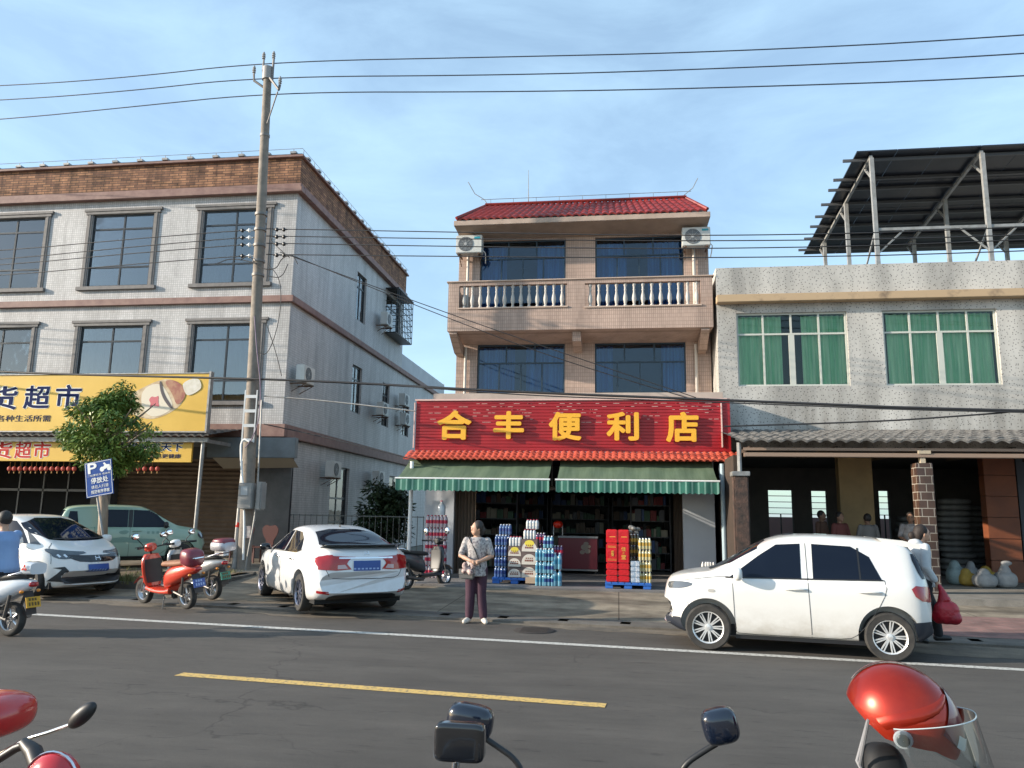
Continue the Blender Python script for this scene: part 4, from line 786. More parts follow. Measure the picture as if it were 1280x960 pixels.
# ================================================================ TREE
LEAF = mat('leaf_green', (.06, .13, .02), .5, c2=(.24, .30, .05), scale=2.2, lo=.4, hi=.66); LEAF2 = mat('dark_leaf', (.02, .04, .015), .6, c2=(.05, .08, .03), scale=3)
BARK = mat('pale_bark', (.22, .16, .11), .85, c2=(.36, .28, .21), scale=6, bump=.6, bscale=18, stretch=(1, 1, .3))
def foliage(mb, blobs, n, ls, drop=.5, wr=.36, fill=.55):
    tot = sum(b[3]*b[4]*b[5] for b in blobs)
    for (x, y, z, rx, ry, rz) in blobs:
        for _ in range(int(n*rx*ry*rz/tot)):
            while True:
                p = V([random.uniform(-1, 1) for _ in range(3)])
                if fill < p.length < 1: break
            c = V((x+p.x*rx, y+p.y*ry, z+p.z*rz)); d = V((p.x*1.1+random.gauss(0, .4), p.y*1.1+random.gauss(0, .4), -drop+random.gauss(0, .35)+p.z*.3)).normalized()
            s = d.cross(V((random.gauss(0, .4), random.gauss(0, .4), 1))).normalized(); l = ls*random.uniform(.6, 1.3); w_ = l*wr*.5; nrm = d.cross(s)
            vs = [c, c+d*l*.35+s*w_-nrm*l*.03, c+d*l*.75+s*w_*.7, c+d*l, c+d*l*.75-s*w_*.7, c+d*l*.35-s*w_-nrm*l*.03]; mb.f(vs)
TX, TY = -12.3, 16.9; tc_ = aty(137, 540, TY)
t = thing('street_tree', 'small bushy green street tree with a pale trunk behind the blue parking sign', 'tree', (TX, TY, .3))
blobs = []
for i in range(64):
    a = random.uniform(0, 6.28); rr = random.random()**.5; z = random.uniform(-1, 1); k = math.sqrt(max(0, 1-z*z))*rr
    wz = 1.15 if z < .3 else .9; blobs.append((tc_.x+k*math.cos(a)*.98*wz*(1-max(0, z)*.3), TY+k*math.sin(a)*.85, tc_.z+z*.88, *(random.uniform(.2, .36),)*2, random.uniform(.15, .27)))
blobs += [(tc_.x+.28, TY, tc_.z+1.05, .26, .25, .24), (tc_.x+.3, TY, tc_.z+.85, .3, .25, .24), (tc_.x-.8, TY-.1, tc_.z+.5, .3, .3, .24), (tc_.x+1.05, TY, tc_.z-.4, .32, .3, .2), (tc_.x-1.0, TY, tc_.z-.2, .28, .3, .22), (tc_.x+1.15, TY-.1, tc_.z+.05, .25, .2, .15)]
mb = MB(); foliage(mb, blobs, 17000, .105, .5, .40, .2); mb.build('crown', LEAF, t, smooth=False)
mb = MB(); base = V((aty(125, 700, TY).x, TY, .25)); mb.tube(smoothpts([tuple(base), tuple(base+V((0, 0, .8))), tuple(base+V((-.08, 0, 1.6))), tuple(V((tc_.x-.15, TY, tc_.z-.9))), (tc_.x, TY, tc_.z+.3)], 2), [.13]*2+[.115]*4+[.10]*6+[.07]*2+[.04]*0, 10) if False else mb.tube([tuple(base), tuple(base+V((0, 0, .8))), tuple(base+V((-.06, 0, 1.6))), (tc_.x-.15, TY, tc_.z-.9), (tc_.x, TY, tc_.z+.3)], [.13, .11, .10, .08, .03], 12)
for i in range(9):
    a = i*2.4; mb.tube([(tc_.x-.12, TY, tc_.z-.9+i*.08), (tc_.x+.5*math.cos(a), TY+.5*math.sin(a), tc_.z-.3+i*.07), (tc_.x+1.0*math.cos(a), TY+.9*math.sin(a), tc_.z+.1+.08*i)], [.05, .03, .01], 6)
mb.build('trunk', BARK, t, smooth=60)
# shrub between the houses
t = thing('shrub', 'dark leafy shrub in the shaded gap behind the iron railing', 'shrub', (-8.3, 26.5, .2))
mb = MB(); foliage(mb, [(random.uniform(-8.8, -7.7), random.uniform(26, 27.2), random.uniform(.7, 2.5), .4, .45, .4) for _ in range(24)], 6000, .2, .3, .4, .2); mb.build('crown', LEAF2, t, smooth=False)
mb = MB(); mb.tube([(-8.3, 26.5, .1), (-8.3, 26.6, 1.2)], .06, 8); mb.tube([(-8.3, 26.5, .5), (-8.7, 26.6, 1.8)], .04, 6); mb.tube([(-8.3, 26.5, .6), (-7.9, 26.8, 2.2)], .04, 6); mb.build('stem', BARK, t)
# iron railing closing the gap
t = thing('railing', 'thin dark iron railing closing the gap between the two houses', 'railing', (-7.5, 23.0, .1))
for i in range(28): x = XC+.1+i*.19; mb = MB(); mb.tube([(x, 23, .12), (x, 23, 1.6)], .011, 5); mb.build('bar', mat('dull_iron', (.10, .11, .11), .6, .4), t)
mb = MB()
for z in (.25, 1.55): mb.box(XC, -5.0, 22.985, 23.015, z, z+.03)
mb.build('rail', MC['dull_iron'], t)
# parking sign
BLUE = mat('sign_blue', (.006, .055, .24), .6, spec=.2); 
SY = 15.4; c_ = aty(124, 598, SY); t = thing('parking_sign', 'tilted blue motorcycle parking sign with white characters on a thin pole', 'sign', (c_.x+.1, SY, .2), 0)
ang = R_(10.5); Mz = lambda u, v, d: V((c_.x+u*math.cos(ang)-v*math.sin(-ang)*-1, SY-d, c_.z+u*math.sin(ang)+v*math.cos(ang)))
W2, H2 = .32, .385
mb = MB(); mb.prism(chaikin([(-W2, -H2), (W2, -H2), (W2, H2), (-W2, H2)], 0, True), Mz, -.01, .01); mb.build('plate', BLUE, t, smooth=False)
mb = MB()
for a, b, c, d in ((-W2+.015, W2-.015, -H2+.012, -H2+.022), (-W2+.015, W2-.015, H2-.022, H2-.012), (-W2+.012, -W2+.022, -H2+.012, H2-.012), (W2-.022, W2-.012, -H2+.012, H2-.012)): mb.prism([(a, c), (b, c), (b, d), (a, d)], Mz, .011, .013)
text(mb, 'P', Mz, -.25, -.03, .13, .36, .011, .014, .02)
for cx in (.09, .26): mb.prism([(cx+.055*math.cos(i*.52), .19+.055*math.sin(i*.52)) for i in range(12)], Mz, .011, .013)
mb.prism([(.08, .2), (.15, .27), (.12, .32), (.16, .33), (.2, .28), (.28, .27), (.27, .22), (.2, .2), (.16, .18)], Mz, .0131, .0145)
text(mb, '二轮摩托车 电动车', Mz, -.26, .28, .065, .11, .011, .014, .0); text(mb, '停放处', Mz, -.19, .22, -.10, .035, .011, .014, .015); text(mb, '请在人行道', Mz, -.19, .22, -.21, -.135, .011, .014, .0); text(mb, '规范有序停放', Mz, -.2, .24, -.32, -.24, .011, .014, .01); mb.build('lettering', WHT, t, smooth=False)
mb = MB(); q = aty(137, 700, SY); mb.tube([(c_.x-.06, SY+.03, c_.z+.3), (c_.x-.02, SY+.03, c_.z-.4), (q.x, SY+.03, .25)], .025, 8); mb.build('pole', STEEL, t)
# ================================================================ CARS
def curve(pts, it=3):
    p = chaikin(sorted(pts), it); return lambda x: lerp(x, p)
def section(x, S):
    zb, h, zs, zt = S['bot'](x), S['hw'](x), S['belt'](x), S['top'](x)
    zs = min(zs, zt-.02); g = cl((zt-zs-.06)/.36); hr = h*((1-g)*.80+g*S.get('rail', .70)); zr = zt-.02-.045*g
    zm = (zb+zs)/2+.03
    p = [(0, zb), (h*.8, zb), (h*.93, zb+.02), (h*.985, zb+.12), (h, zm), (h*.992, zs-.09), (h*.955, zs-.015), (h*.915, zs+(.012 if g > 0 else .0)), (hr+(h*.915-hr)*.12, zs+(zr-zs)*.9), (hr*.96, zt-.03*g-.008), (hr*.6, zt-.006), (0, zt)]
    # keep ordering on low sections
    if g == 0: p[8] = (h*.86, min(zt-.005, zs+(zt-zs)*.6)); p[9] = (h*.74, zt-.006)
    return chaikin(p, 2)
def car_body(S, arches, ar):
    xs = sorted(set([S['x0']+(S['x1']-S['x0'])*(.5-.5*math.cos(math.pi*i/120)) for i in range(121)])); mb = MB(); rows = []
    for x in xs:
        sec = section(x, S); h = S['hw'](x); k0 = cl((x-S['x1']+.75)/.75)**2*S.get('bowf', .2); k1 = cl((S['x0']+.6-x)/.6)**2*S.get('bowr', .12)
        right = [V((x-(k0-k1)*(abs(y)/S['W'])**2.4, -y, z)) for y, z in sec]; left = [V((p.x, -p.y, p.z)) for p in right[1:-1]][::-1]
        rows.append(right+left)
    mb.grid(rows, True, True)
    bmesh.ops.recalc_face_normals(mb.bm, faces=mb.bm.faces); me = bpy.data.meshes.new('b'); mb.bm.to_mesh(me); mb.bm.free()
    bv = BVHTree.FromPolygons([v.co[:] for v in me.vertices], [p.vertices[:] for p in me.polygons])
    o = bpy.data.objects.new('b', me); col.objects.link(o); cut = MB()
    for x in arches:
        for s in (1, -1):
            y0, y1 = (S['W']-.30, S['W']+.3); y0, y1 = (y0*s, y1*s) if s > 0 else (y1*s, y0*s)
            cut.lathe([(ar, y0), (ar, y1)], (x, 0, S['rw']+.01), 'y', 40)
    bmesh.ops.recalc_face_normals(cut.bm, faces=cut.bm.faces); mc = bpy.data.meshes.new('c'); cut.bm.to_mesh(mc); cut.bm.free(); oc = bpy.data.objects.new('c', mc); col.objects.link(oc)
    md = o.modifiers.new('b', 'BOOLEAN'); md.operation = 'DIFFERENCE'; md.object = oc; md.solver = 'EXACT'
    dg = bpy.context.evaluated_depsgraph_get(); me2 = bpy.data.meshes.new_from_object(o.evaluated_get(dg)); bpy.data.objects.remove(o); bpy.data.objects.remove(oc)
    return me2, bv
AX = {'L': lambda u, v: (V((u, 3, v)), V((0, -1, 0))), 'R': lambda u, v: (V((u, -3, v)), V((0, 1, 0))), 'F': lambda u, v: (V((5, u, v)), V((-1, 0, 0))), 'B': lambda u, v: (V((-5, u, v)), V((1, 0, 0))), 'T': lambda u, v: (V((u, v, 4)), V((0, 0, -1)))}
def decal(mb, bv, poly, ax, off=.004, rnd=1, sp=.06, thick=.0):
    poly = chaikin(poly, rnd, True) if rnd else list(poly); P = []
    for a, b in zip(poly, poly[1:]+poly[:1]):
        n = max(1, int(math.dist(a, b)/sp))
        for i in range(n): P.append((a[0]+(b[0]-a[0])*i/n, a[1]+(b[1]-a[1])*i/n))
    N = len(P); u0, u1, v0, v1 = min(p[0] for p in P), max(p[0] for p in P), min(p[1] for p in P), max(p[1] for p in P); Q = list(P)
    def inside(u, v):
        c = False
        for (x1, y1), (x2, y2) in zip(P, P[1:]+P[:1]):
            if (y1 > v) != (y2 > v) and u < (x2-x1)*(v-y1)/(y2-y1)+x1: c = not c
        return c
    def clear(u, v): return all((u-a)**2+(v-b)**2 > (sp*.35)**2 for a, b in P)
    u = u0+sp*.5
    while u < u1:
        v = v0+sp*.5
        while v < v1:
            if inside(u, v) and clear(u, v): Q.append((u, v))
            v += sp
        u += sp
    r = geo.delaunay_2d_cdt([V(q) for q in Q], [(i, (i+1) % N) for i in range(N)], [], 1, 1e-6)
    vs, fs = r[0], r[2]; co = []
    for p in vs:
        o, d = AX[ax](p.x, p.y); h = bv.ray_cast(o, d)
        if h[0] is None: co.append(None); continue
        nrm = h[1]
        if nrm.dot(d) > 0: nrm = -nrm
        co.append(h[0]+nrm*off)
    bmv = [mb.bm.verts.new(c) if c is not None else None for c in co]
    for f in fs:
        if any(bmv[i] is None for i in f): continue
        try: mb.bm.faces.new([bmv[i] for i in f]).material_index = mb.i
        except ValueError: pass
def strip(mb, bv, pts, ax, wd=.008, off=.003, rnd=1):
    pts = chaikin(pts, rnd) if rnd else pts; rows = []; Q = []
    for a, b in zip(pts, pts[1:]):
        n = max(1, int(math.dist(a, b)/.05)); Q += [(a[0]+(b[0]-a[0])*i/n, a[1]+(b[1]-a[1])*i/n) for i in range(n)]
    Q.append(pts[-1])
    for i, p in enumerate(Q):
        a = Q[max(0, i-1)]; b = Q[min(len(Q)-1, i+1)]; d = (b[0]-a[0], b[1]-a[1]); l = math.hypot(*d) or 1; nx, ny = -d[1]/l*wd/2, d[0]/l*wd/2; row = []
        for s in (1, -1):
            o, dd = AX[ax](p[0]+s*nx, p[1]+s*ny); h = bv.ray_cast(o, dd)
            if h[0] is None: h = bv.find_nearest(o+dd*2.3)
            nn = h[1] if h[1].dot(dd) < 0 else -h[1]; row.append(h[0]+nn*off)
        rows.append(row)
    mb.grid(rows)
def wheel(par, c, r, w_, spokes=10, side=1, dbl=False, rimm=ALU, R=.70):
    """wheel turning about local y, outer face towards side*y"""
    t = bpy.data.objects.new('wheel', None); 
    mb = MB(); s = side
    mb.lathe([(r*.66, -w_/2), (r*.93, -w_/2), (r*.985, -w_/2+.02), (r, -w_/2+.045), (r, w_/2-.045), (r*.985, w_/2-.02), (r*.93, w_/2), (r*R, w_/2*.96), (r*R*.98, w_/2*.5)], (0, 0, 0), 'y', 36, False)
    wl = mb.build('wheel', RUB, par, local=True, smooth=50); wl.location = c
    mb = MB(); f = s*w_/2*.86
    mb.lathe([(r*R*.99, s*w_/2*.97), (r*R*.93, f), (r*R*.90, f-s*.02)], (0, 0, 0), 'y', 36, False)
    mb.lathe([(r*.13, f-s*.02), (r*.12, f+s*.004), (.001, f+s*.008)], (0, 0, 0), 'y', 16, False)
    for i in range(spokes):
        a = 2*math.pi*i/spokes
        for da in ((-.13, .13) if dbl else (0,)):
            a1 = a+da; a2 = a+da*(2.0 if dbl else 1)
            hw_ = r*(.028 if dbl else .05); P0 = V((math.cos(a1)*r*.1, f-s*.012, math.sin(a1)*r*.1)); P1 = V((math.cos(a2)*r*R*.95, f-s*.004, math.sin(a2)*r*R*.95)); tn = V((-math.sin(a2), 0, math.cos(a2)))*hw_
            mb.grid([[P0-tn*1.2-V((0, s*.02, 0)), P0-tn*1.1, P0+tn*1.1, P0+tn*1.2-V((0, s*.02, 0))], [P1-tn-V((0, s*.02, 0)), P1-tn*.8, P1+tn*.8, P1+tn-V((0, s*.02, 0))]])
    rm = mb.build('rim', rimm, wl, local=True, smooth=30)
    mb = MB(); mb.lathe([(r*.70, f-s*.05), (.001, f-s*.05)], (0, 0, 0), 'y', 24, False); mb.build('brake_disc', mat('dark_brake', (.03, .03, .032), .5, .5), wl, local=True)
    return wl
SEAM = mat('panel_gap', (.05, .05, .05), .8)
def car(label, loc, rz, S, paint, D, name='parked_car', group='cars parked along the street'):
    t = thing(name, label, 'car', loc, rz, group)
    S['W'] = S['W']; me, bv = car_body(S, S['ax'], S['ar'])
    me.materials.append(paint); me.shade_smooth(); me.set_sharp_from_angle(angle=R_(38)); b = bpy.data.objects.new('body', me); col.objects.link(b); b.parent = t
    def part(nm, polys, m, off=.004, rnd=1, par=None, sp=.028, lab=None):
        gr = {}
        for ax, poly in polys:
            cu_ = sum(q[0] for q in poly)/len(poly); key = 1 if ax == 'L' else (-1 if ax == 'R' else (0 if abs(cu_) < .05 or nm.endswith('marks') else (1 if cu_ > 0 else -1))); gr.setdefault(key, []).append((ax, poly))
        for key in gr:
            mb = MB()
            for ax, poly in gr[key]: decal(mb, bv, poly, ax, max(off, .0075) if nm in ('headlight', 'tail_light', 'lower_cladding', 'fog_lamp_trim', 'lower_grille', 'grille', 'bumper_trim') else off, rnd, sp)
            o = mb.build(nm, m, par or t, local=True, smooth=60)
        return o
    D(t, b, bv, part, S)
    # dark tub under the floor and liners in the arches
    mb = MB(); mb.box(S['x0']+.35, S['x1']-.35, -S['W']+.12, S['W']-.12, S['zf'], S['zf']+.12); mb.build('underbody', DARK, t, local=True)
    for x in S['ax']:
        for s in (1, -1): wheel(t, V((x, s*(S['W']-.115), S['rw'])), S['rw'], .2, side=s, **S['wh'])
    return t
def both(poly): return [('L', poly), ('R', poly)]
# ---- white small crossover, nose to the left
def dev(t, b, bv, part, S):
    g = part('side_window', both([(.80, .955), (.42, 1.24), (.20, 1.385), (-.10, 1.405), (-.09, .968)]), CARGLASS, .004, 0); 
    part('side_window', both([(-.235, .968), (-.245, 1.405), (-.72, 1.385), (-.93, 1.26), (-1.05, .985)]), CARGLASS, .004, 0)
    mb = MB()
    for ax in 'LR': strip(mb, bv, [(-.80, .975), (-.80, 1.37)], ax, .02, .006, 0); strip(mb, bv, [(.86, .945), (-.1, .958), (-1.07, .975)], ax, .018, .006, 0)
    mb.build('window_trim', BLK, t, local=True)
    mb = MB()
    for ax in 'LR':
        strip(mb, bv, [(.775, .95), (.76, .6), (.75, .27), (.70, .235), (-.2, .235)], ax, .007); strip(mb, bv, [(-.165, 1.41), (-.17, .8), (-.19, .235)], ax, .007, .003, 0); strip(mb, bv, [(-.2, .235), (-.62, .235), (-.76, .32), (-.98, .62), (-1.1, .85), (-1.08, .98)], ax, .007)
        strip(mb, bv, [(1.25, .3), (1.35, .62), (1.5, .7)], ax, .005); strip(mb, bv, [(1.42, .88), (1.0, .945), (.82, .955)], ax, .006)
    mb.build('door_gap', SEAM, t, local=True)
    part('windshield', [('F', [(-.60, 1.02), (.60, 1.02), (.50, 1.43), (-.50, 1.43)])], CARGLASS, .005, 1); part('rear_window', [('B', [(-.55, 1.0), (.55, 1.0), (.48, 1.33), (-.48, 1.33)])]+both([(-1.41, 1.31), (-1.48, 1.31), (-1.60, 1.0), (-1.52, 1.0)]), CARGLASS, .005, 1)
    hl = part('headlight', [('F', [(.40, .75), (.64, .77), (.64, .86), (.44, .84)]), ('F', [(-.40, .75), (-.64, .77), (-.64, .86), (-.44, .84)])]+both([(1.64, .76), (1.42, .77), (1.26, .84), (1.38, .865), (1.62, .85)]), HLENS, .006, 1)
    part('grille', [('F', [(-.5, .42), (.5, .42), (.56, .60), (-.56, .60)])], BLK, .005)
    part('lower_cladding', [('F', [(-.66, .22), (.66, .22), (.66, .38), (-.66, .38)])]+both([(1.68, .20), (1.47, .20), (1.46, .40), (1.68, .40)])+both([(-1.66, .22), (-1.43, .24), (-1.38, .48), (-1.67, .50)])+[('B', [(-.66, .24), (.66, .24), (.66, .48), (-.66, .48)])], mat('navy_black_plastic', (.018, .022, .032), .4), .006, 0)
    part('tail_light', both([(-1.36, .93), (-1.44, .75), (-1.66, .72), (-1.66, .90)])+[('B', [(.46, .72), (.66, .72), (.66, .92), (.46, .9)]), ('B', [(-.46, .72), (-.66, .72), (-.66, .92), (-.46, .9)])], REDL, .007, 1)
    part('fog_lamp_trim', both([(1.58, .44), (1.63, .44), (1.635, .60), (1.59, .60)]), CHROME, .009, 1)
    part('indicator', both([(1.0, .75), (1.09, .75), (1.09, .79), (1.0, .79)]), mat('smoke_lens', (.4, .38, .35), .3), .005, 1)
    for s in (1, -1):
        for x in (-.02, -.9): mb = MB(); mb.tube([(x-.13, s*.765, .83), (x-.09, s*.80, .835), (x+.09, s*.80, .835), (x+.13, s*.765, .83)], .016, 8); mb.ell((x, s*.762, .845), .09, .006, .035); mb.build('door_handle', CARW, t, local=True, smooth=60)
        mb = MB(); mb.ell((.70, s*.86, 1.0), .06, .105, .085, 16, 10, .7); mb.tube([(.66, s*.75, .965), (.68, s*.82, .96)], .025, 8); mb.build('wing_mirror', CARW, t, local=True, smooth=60)
    mb = MB(); rows = [[V((x, y, z)) for y in (-.5, -.3, 0, .3, .5)] for x, z in ((-1.05, 1.50), (-1.36, 1.475), (-1.57, 1.425), (-1.56, 1.37), (-1.36, 1.40), (-1.15, 1.42))]; mb.grid(rows, False, True); 
    for y in (-.5, .5): mb.f([(x, y, z) for x, z in ((-1.05, 1.50), (-1.36, 1.475), (-1.57, 1.425), (-1.56, 1.37), (-1.36, 1.40), (-1.15, 1.42))])
    mb.build('spoiler', CARW, t, local=True, smooth=50)
    mb = MB(); mb.tube([(.2, -.1, 1.49), (-.05, -.1, 1.53)], .006, 5); mb.ell((.0, .1, 1.505), .09, .03, .02); mb.build('roof_aerial', BLK, t, local=True)
    mb = MB(); mb.box(-.9, .75, .66, .70, .17, .23); mb.box(-.9, .75, -.70, -.66, .17, .23); mb.build('sill', BLK, t, local=True)
EV = dict(x0=-1.70, x1=1.72, W=.78, rw=.295, ax=(1.1, -1.1), ar=.365, zf=.2, bowf=.3, bowr=.16, wh=dict(spokes=9, dbl=True, rimm=mat('bright_alloy', (.75, .75, .74), .3, .55)), rail=.70,
    top=curve([(-1.70, .62), (-1.68, .92), (-1.64, 1.06), (-1.50, 1.37), (-1.36, 1.47), (-.8, 1.52), (-.2, 1.535), (.15, 1.50), (.42, 1.40), (1.0, 1.03), (1.2, 1.01), (1.5, .965), (1.67, .88), (1.72, .62)]),
    belt=curve([(-1.70, .55), (-1.6, .93), (-1.2, .975), (0, .95), (.9, .93), (1.4, .85), (1.62, .72), (1.72, .55)]), bot=curve([(-1.70, .34), (-1.5, .22), (-1, .2), (1.1, .2), (1.5, .2), (1.72, .3)]),
    hw=curve([(-1.70, .64), (-1.55, .75), (-1.1, .78), (0, .775), (1.1, .78), (1.5, .73), (1.72, .60)]))
h_ = R_(172); d_ = V((math.cos(h_), math.sin(h_), 0)); nL = V((-d_.y, d_.x, 0)); ctr = V((2.265, 10.62, 0))-nL*.70
car('small white crossover hatchback parked side-on at the road edge on the right', ctr, h_, EV, CARW, dev)
# ---- white sedan seen from behind
CARW2 = car_paint('white_car_paint_cool', (.70, .71, .72), .25)
def dsed(t, b, bv, part, S):
    part('side_window', both([(.92, .93), (.62, 1.12), (.25, 1.285), (-.05, 1.305), (-.06, .945)]), CARGLASS, .004, 0); part('side_window', both([(-.13, .945), (-.12, 1.305), (-.55, 1.285), (-.85, 1.17), (-1.12, .99), (-.95, .955)]), CARGLASS, .004, 0)
    mb = MB()
    for ax in 'LR': strip(mb, bv, [(-.78, .95), (-.78, 1.2)], ax, .02, .006, 0); strip(mb, bv, [(.95, .92), (-.1, .937), (-.95, .95), (-1.17, 1.0)], ax, .012, .006, 0)
    mb.build('window_trim', CHROME, t, local=True)
    mb = MB()
    for ax in 'LR': strip(mb, bv, [(.85, .93), (.82, .6), (.85, .27), (.8, .22), (-.1, .22)], ax, .007); strip(mb, bv, [(-.095, 1.31), (-.1, .8), (-.1, .22)], ax, .007, .003, 0); strip(mb, bv, [(-.1, .22), (-.8, .22), (-.92, .36), (-1.1, .68), (-1.05, .95)], ax, .007)
    strip(mb, bv, [(-.72, .98), (-.62, .62), (-.5, .575), (.5, .575), (.62, .62), (.72, .98)], 'B', .010); mb.build('door_gap', SEAM, t, local=True)
    part('windshield', [('F', [(-.62, 1.0), (.62, 1.0), (.52, 1.34), (-.52, 1.34)])], CARGLASS, .005)
    part('rear_window', [('B', [(-.66, 1.085), (.66, 1.085), (.60, 1.16), (.50, 1.345), (-.50, 1.345), (-.60, 1.16)])], CARGLASS, .005, 1)
    part('headlight', [('F', [(.4, .62), (.8, .68), (.8, .78), (.45, .72)]), ('F', [(-.4, .62), (-.8, .68), (-.8, .78), (-.45, .72)])], HLENS, .006)
    tl = part('tail_light', [('B', [(.56, .965), (.50, .865), (.36, .85), (.26, .735), (.50, .715), (.76, .73), (.76, .93)]), ('B', [(-.56, .965), (-.50, .865), (-.36, .85), (-.26, .735), (-.50, .715), (-.76, .73), (-.76, .93)])]+both([(-1.93, .90), (-2.06, .75), (-2.21, .73), (-2.20, .93), (-2.08, .96)]), REDL, .007, 0)
    part('reversing_lamp', [('B', [(.32, .748), (.48, .738), (.48, .80), (.37, .81)]), ('B', [(-.32, .748), (-.48, .738), (-.48, .80), (-.37, .81)])], mat('pale_lens', (.5, .35, .36), .2, coat=.5), .011, 0, tl)
    part('chrome_bar', [('B', [(-.46, .90), (.46, .90), (.46, .925), (-.46, .925)])], CHROME, .012, 0)
    pl_ = part('number_plate', [('B', [(-.23, .71), (.23, .71), (.23, .87), (-.23, .87)])], PLATE, .016, 0)
    mb = MB(); text(mb, '粤 LA?', lambda u, v, d: V((0, 0, 0)), 0, 1, 0, 1) if False else None
    part('plate_marks', [('B', [(-.2+.065*i, .73), (-.16+.065*i, .73), (-.16+.065*i, .755), (-.2+.065*i, .755)]) for i in range(7)], mat('faded_plate_marks', (.25, .35, .6), .4), .019, 0, pl_, .03)
    mb = MB()
    for a, b_ in (((-.035, .955), (-.028, 1.01)), ((.035, .955), (.028, 1.01)), ((-.03, .98), (.03, .98))): strip(mb, bv, [a, b_], 'B', .012, .012, 0)
    mb.build('badge', CHROME, t, local=True)
    part('bumper_trim', [('B', [(-.55, .20), (.55, .20), (.62, .29), (.45, .345), (-.45, .345), (-.62, .29)])], BLK, .007, 1)
    part('fog_reflector', [('B', [(.58, .34), (.76, .36), (.76, .40), (.6, .385)]), ('B', [(-.58, .34), (-.76, .36), (-.76, .40), (-.6, .385)])], REDL, .008, 0)
    mb = MB(); mb.grid([[V((x+.10*(1-(y/.68)**2)*-1+.08, y, z)) for y in (-.68, -.5, -.25, 0, .25, .5, .68)] for x, z in ((-1.85, 1.085), (-2.16, 1.135), (-2.18, 1.12), (-1.87, 1.06))], False, True); mb.build('lip_spoiler', GLOSSBLK, t, local=True, smooth=60)
    for s in (1, -1):
        for x in (.12, -.85): mb = MB(); mb.tube([(x-.12, s*.84, .83), (x-.08, s*.875, .835), (x+.08, s*.875, .835), (x+.12, s*.84, .83)], .014, 8); mb.build('door_handle', CHROME, t, local=True, smooth=60)
        mb = MB(); mb.ell((.78, s*.94, .97), .06, .10, .07, 14, 8, .7); mb.tube([(.76, s*.82, .93), (.77, s*.90, .94)], .022, 8); mb.build('wing_mirror', GLOSSBLK, t, local=True, smooth=60)
    mb = MB(); mb.ell((-.75, 0, 1.40), .05, .012, .02); mb.build('roof_aerial', BLK, t, local=True)
SD = dict(x0=-2.24, x1=2.2, W=.865, rw=.31, ax=(1.32, -1.3), ar=.37, zf=.17, bowf=.35, bowr=.22, wh=dict(spokes=10, rimm=mat('dark_alloy', (.25, .26, .32), .3, .8)), rail=.68,
    top=curve([(-2.24, .70), (-2.22, .92), (-2.15, 1.04), (-1.95, 1.085), (-1.70, 1.10), (-1.05, 1.325), (-.6, 1.405), (-.1, 1.42), (.3, 1.36), (1.08, 1.0), (1.3, .97), (1.8, .85), (2.1, .72), (2.2, .55)]),
    belt=curve([(-2.24, .62), (-2.15, .94), (-1.7, 1.0), (-1.0, .965), (0, .935), (.9, .915), (1.6, .82), (2.05, .66), (2.2, .5)]), bot=curve([(-2.24, .36), (-2.0, .22), (-1.3, .18), (1.3, .17), (2.0, .18), (2.2, .3)]),
    hw=curve([(-2.24, .74), (-2.0, .84), (-1.3, .865), (0, .86), (1.2, .86), (1.8, .79), (2.2, .62)]))
car('white sedan with black lip spoiler and blue plate seen from behind', V((-5.50, 14.12, .06)), R_(129), SD, CARW2, dsed)
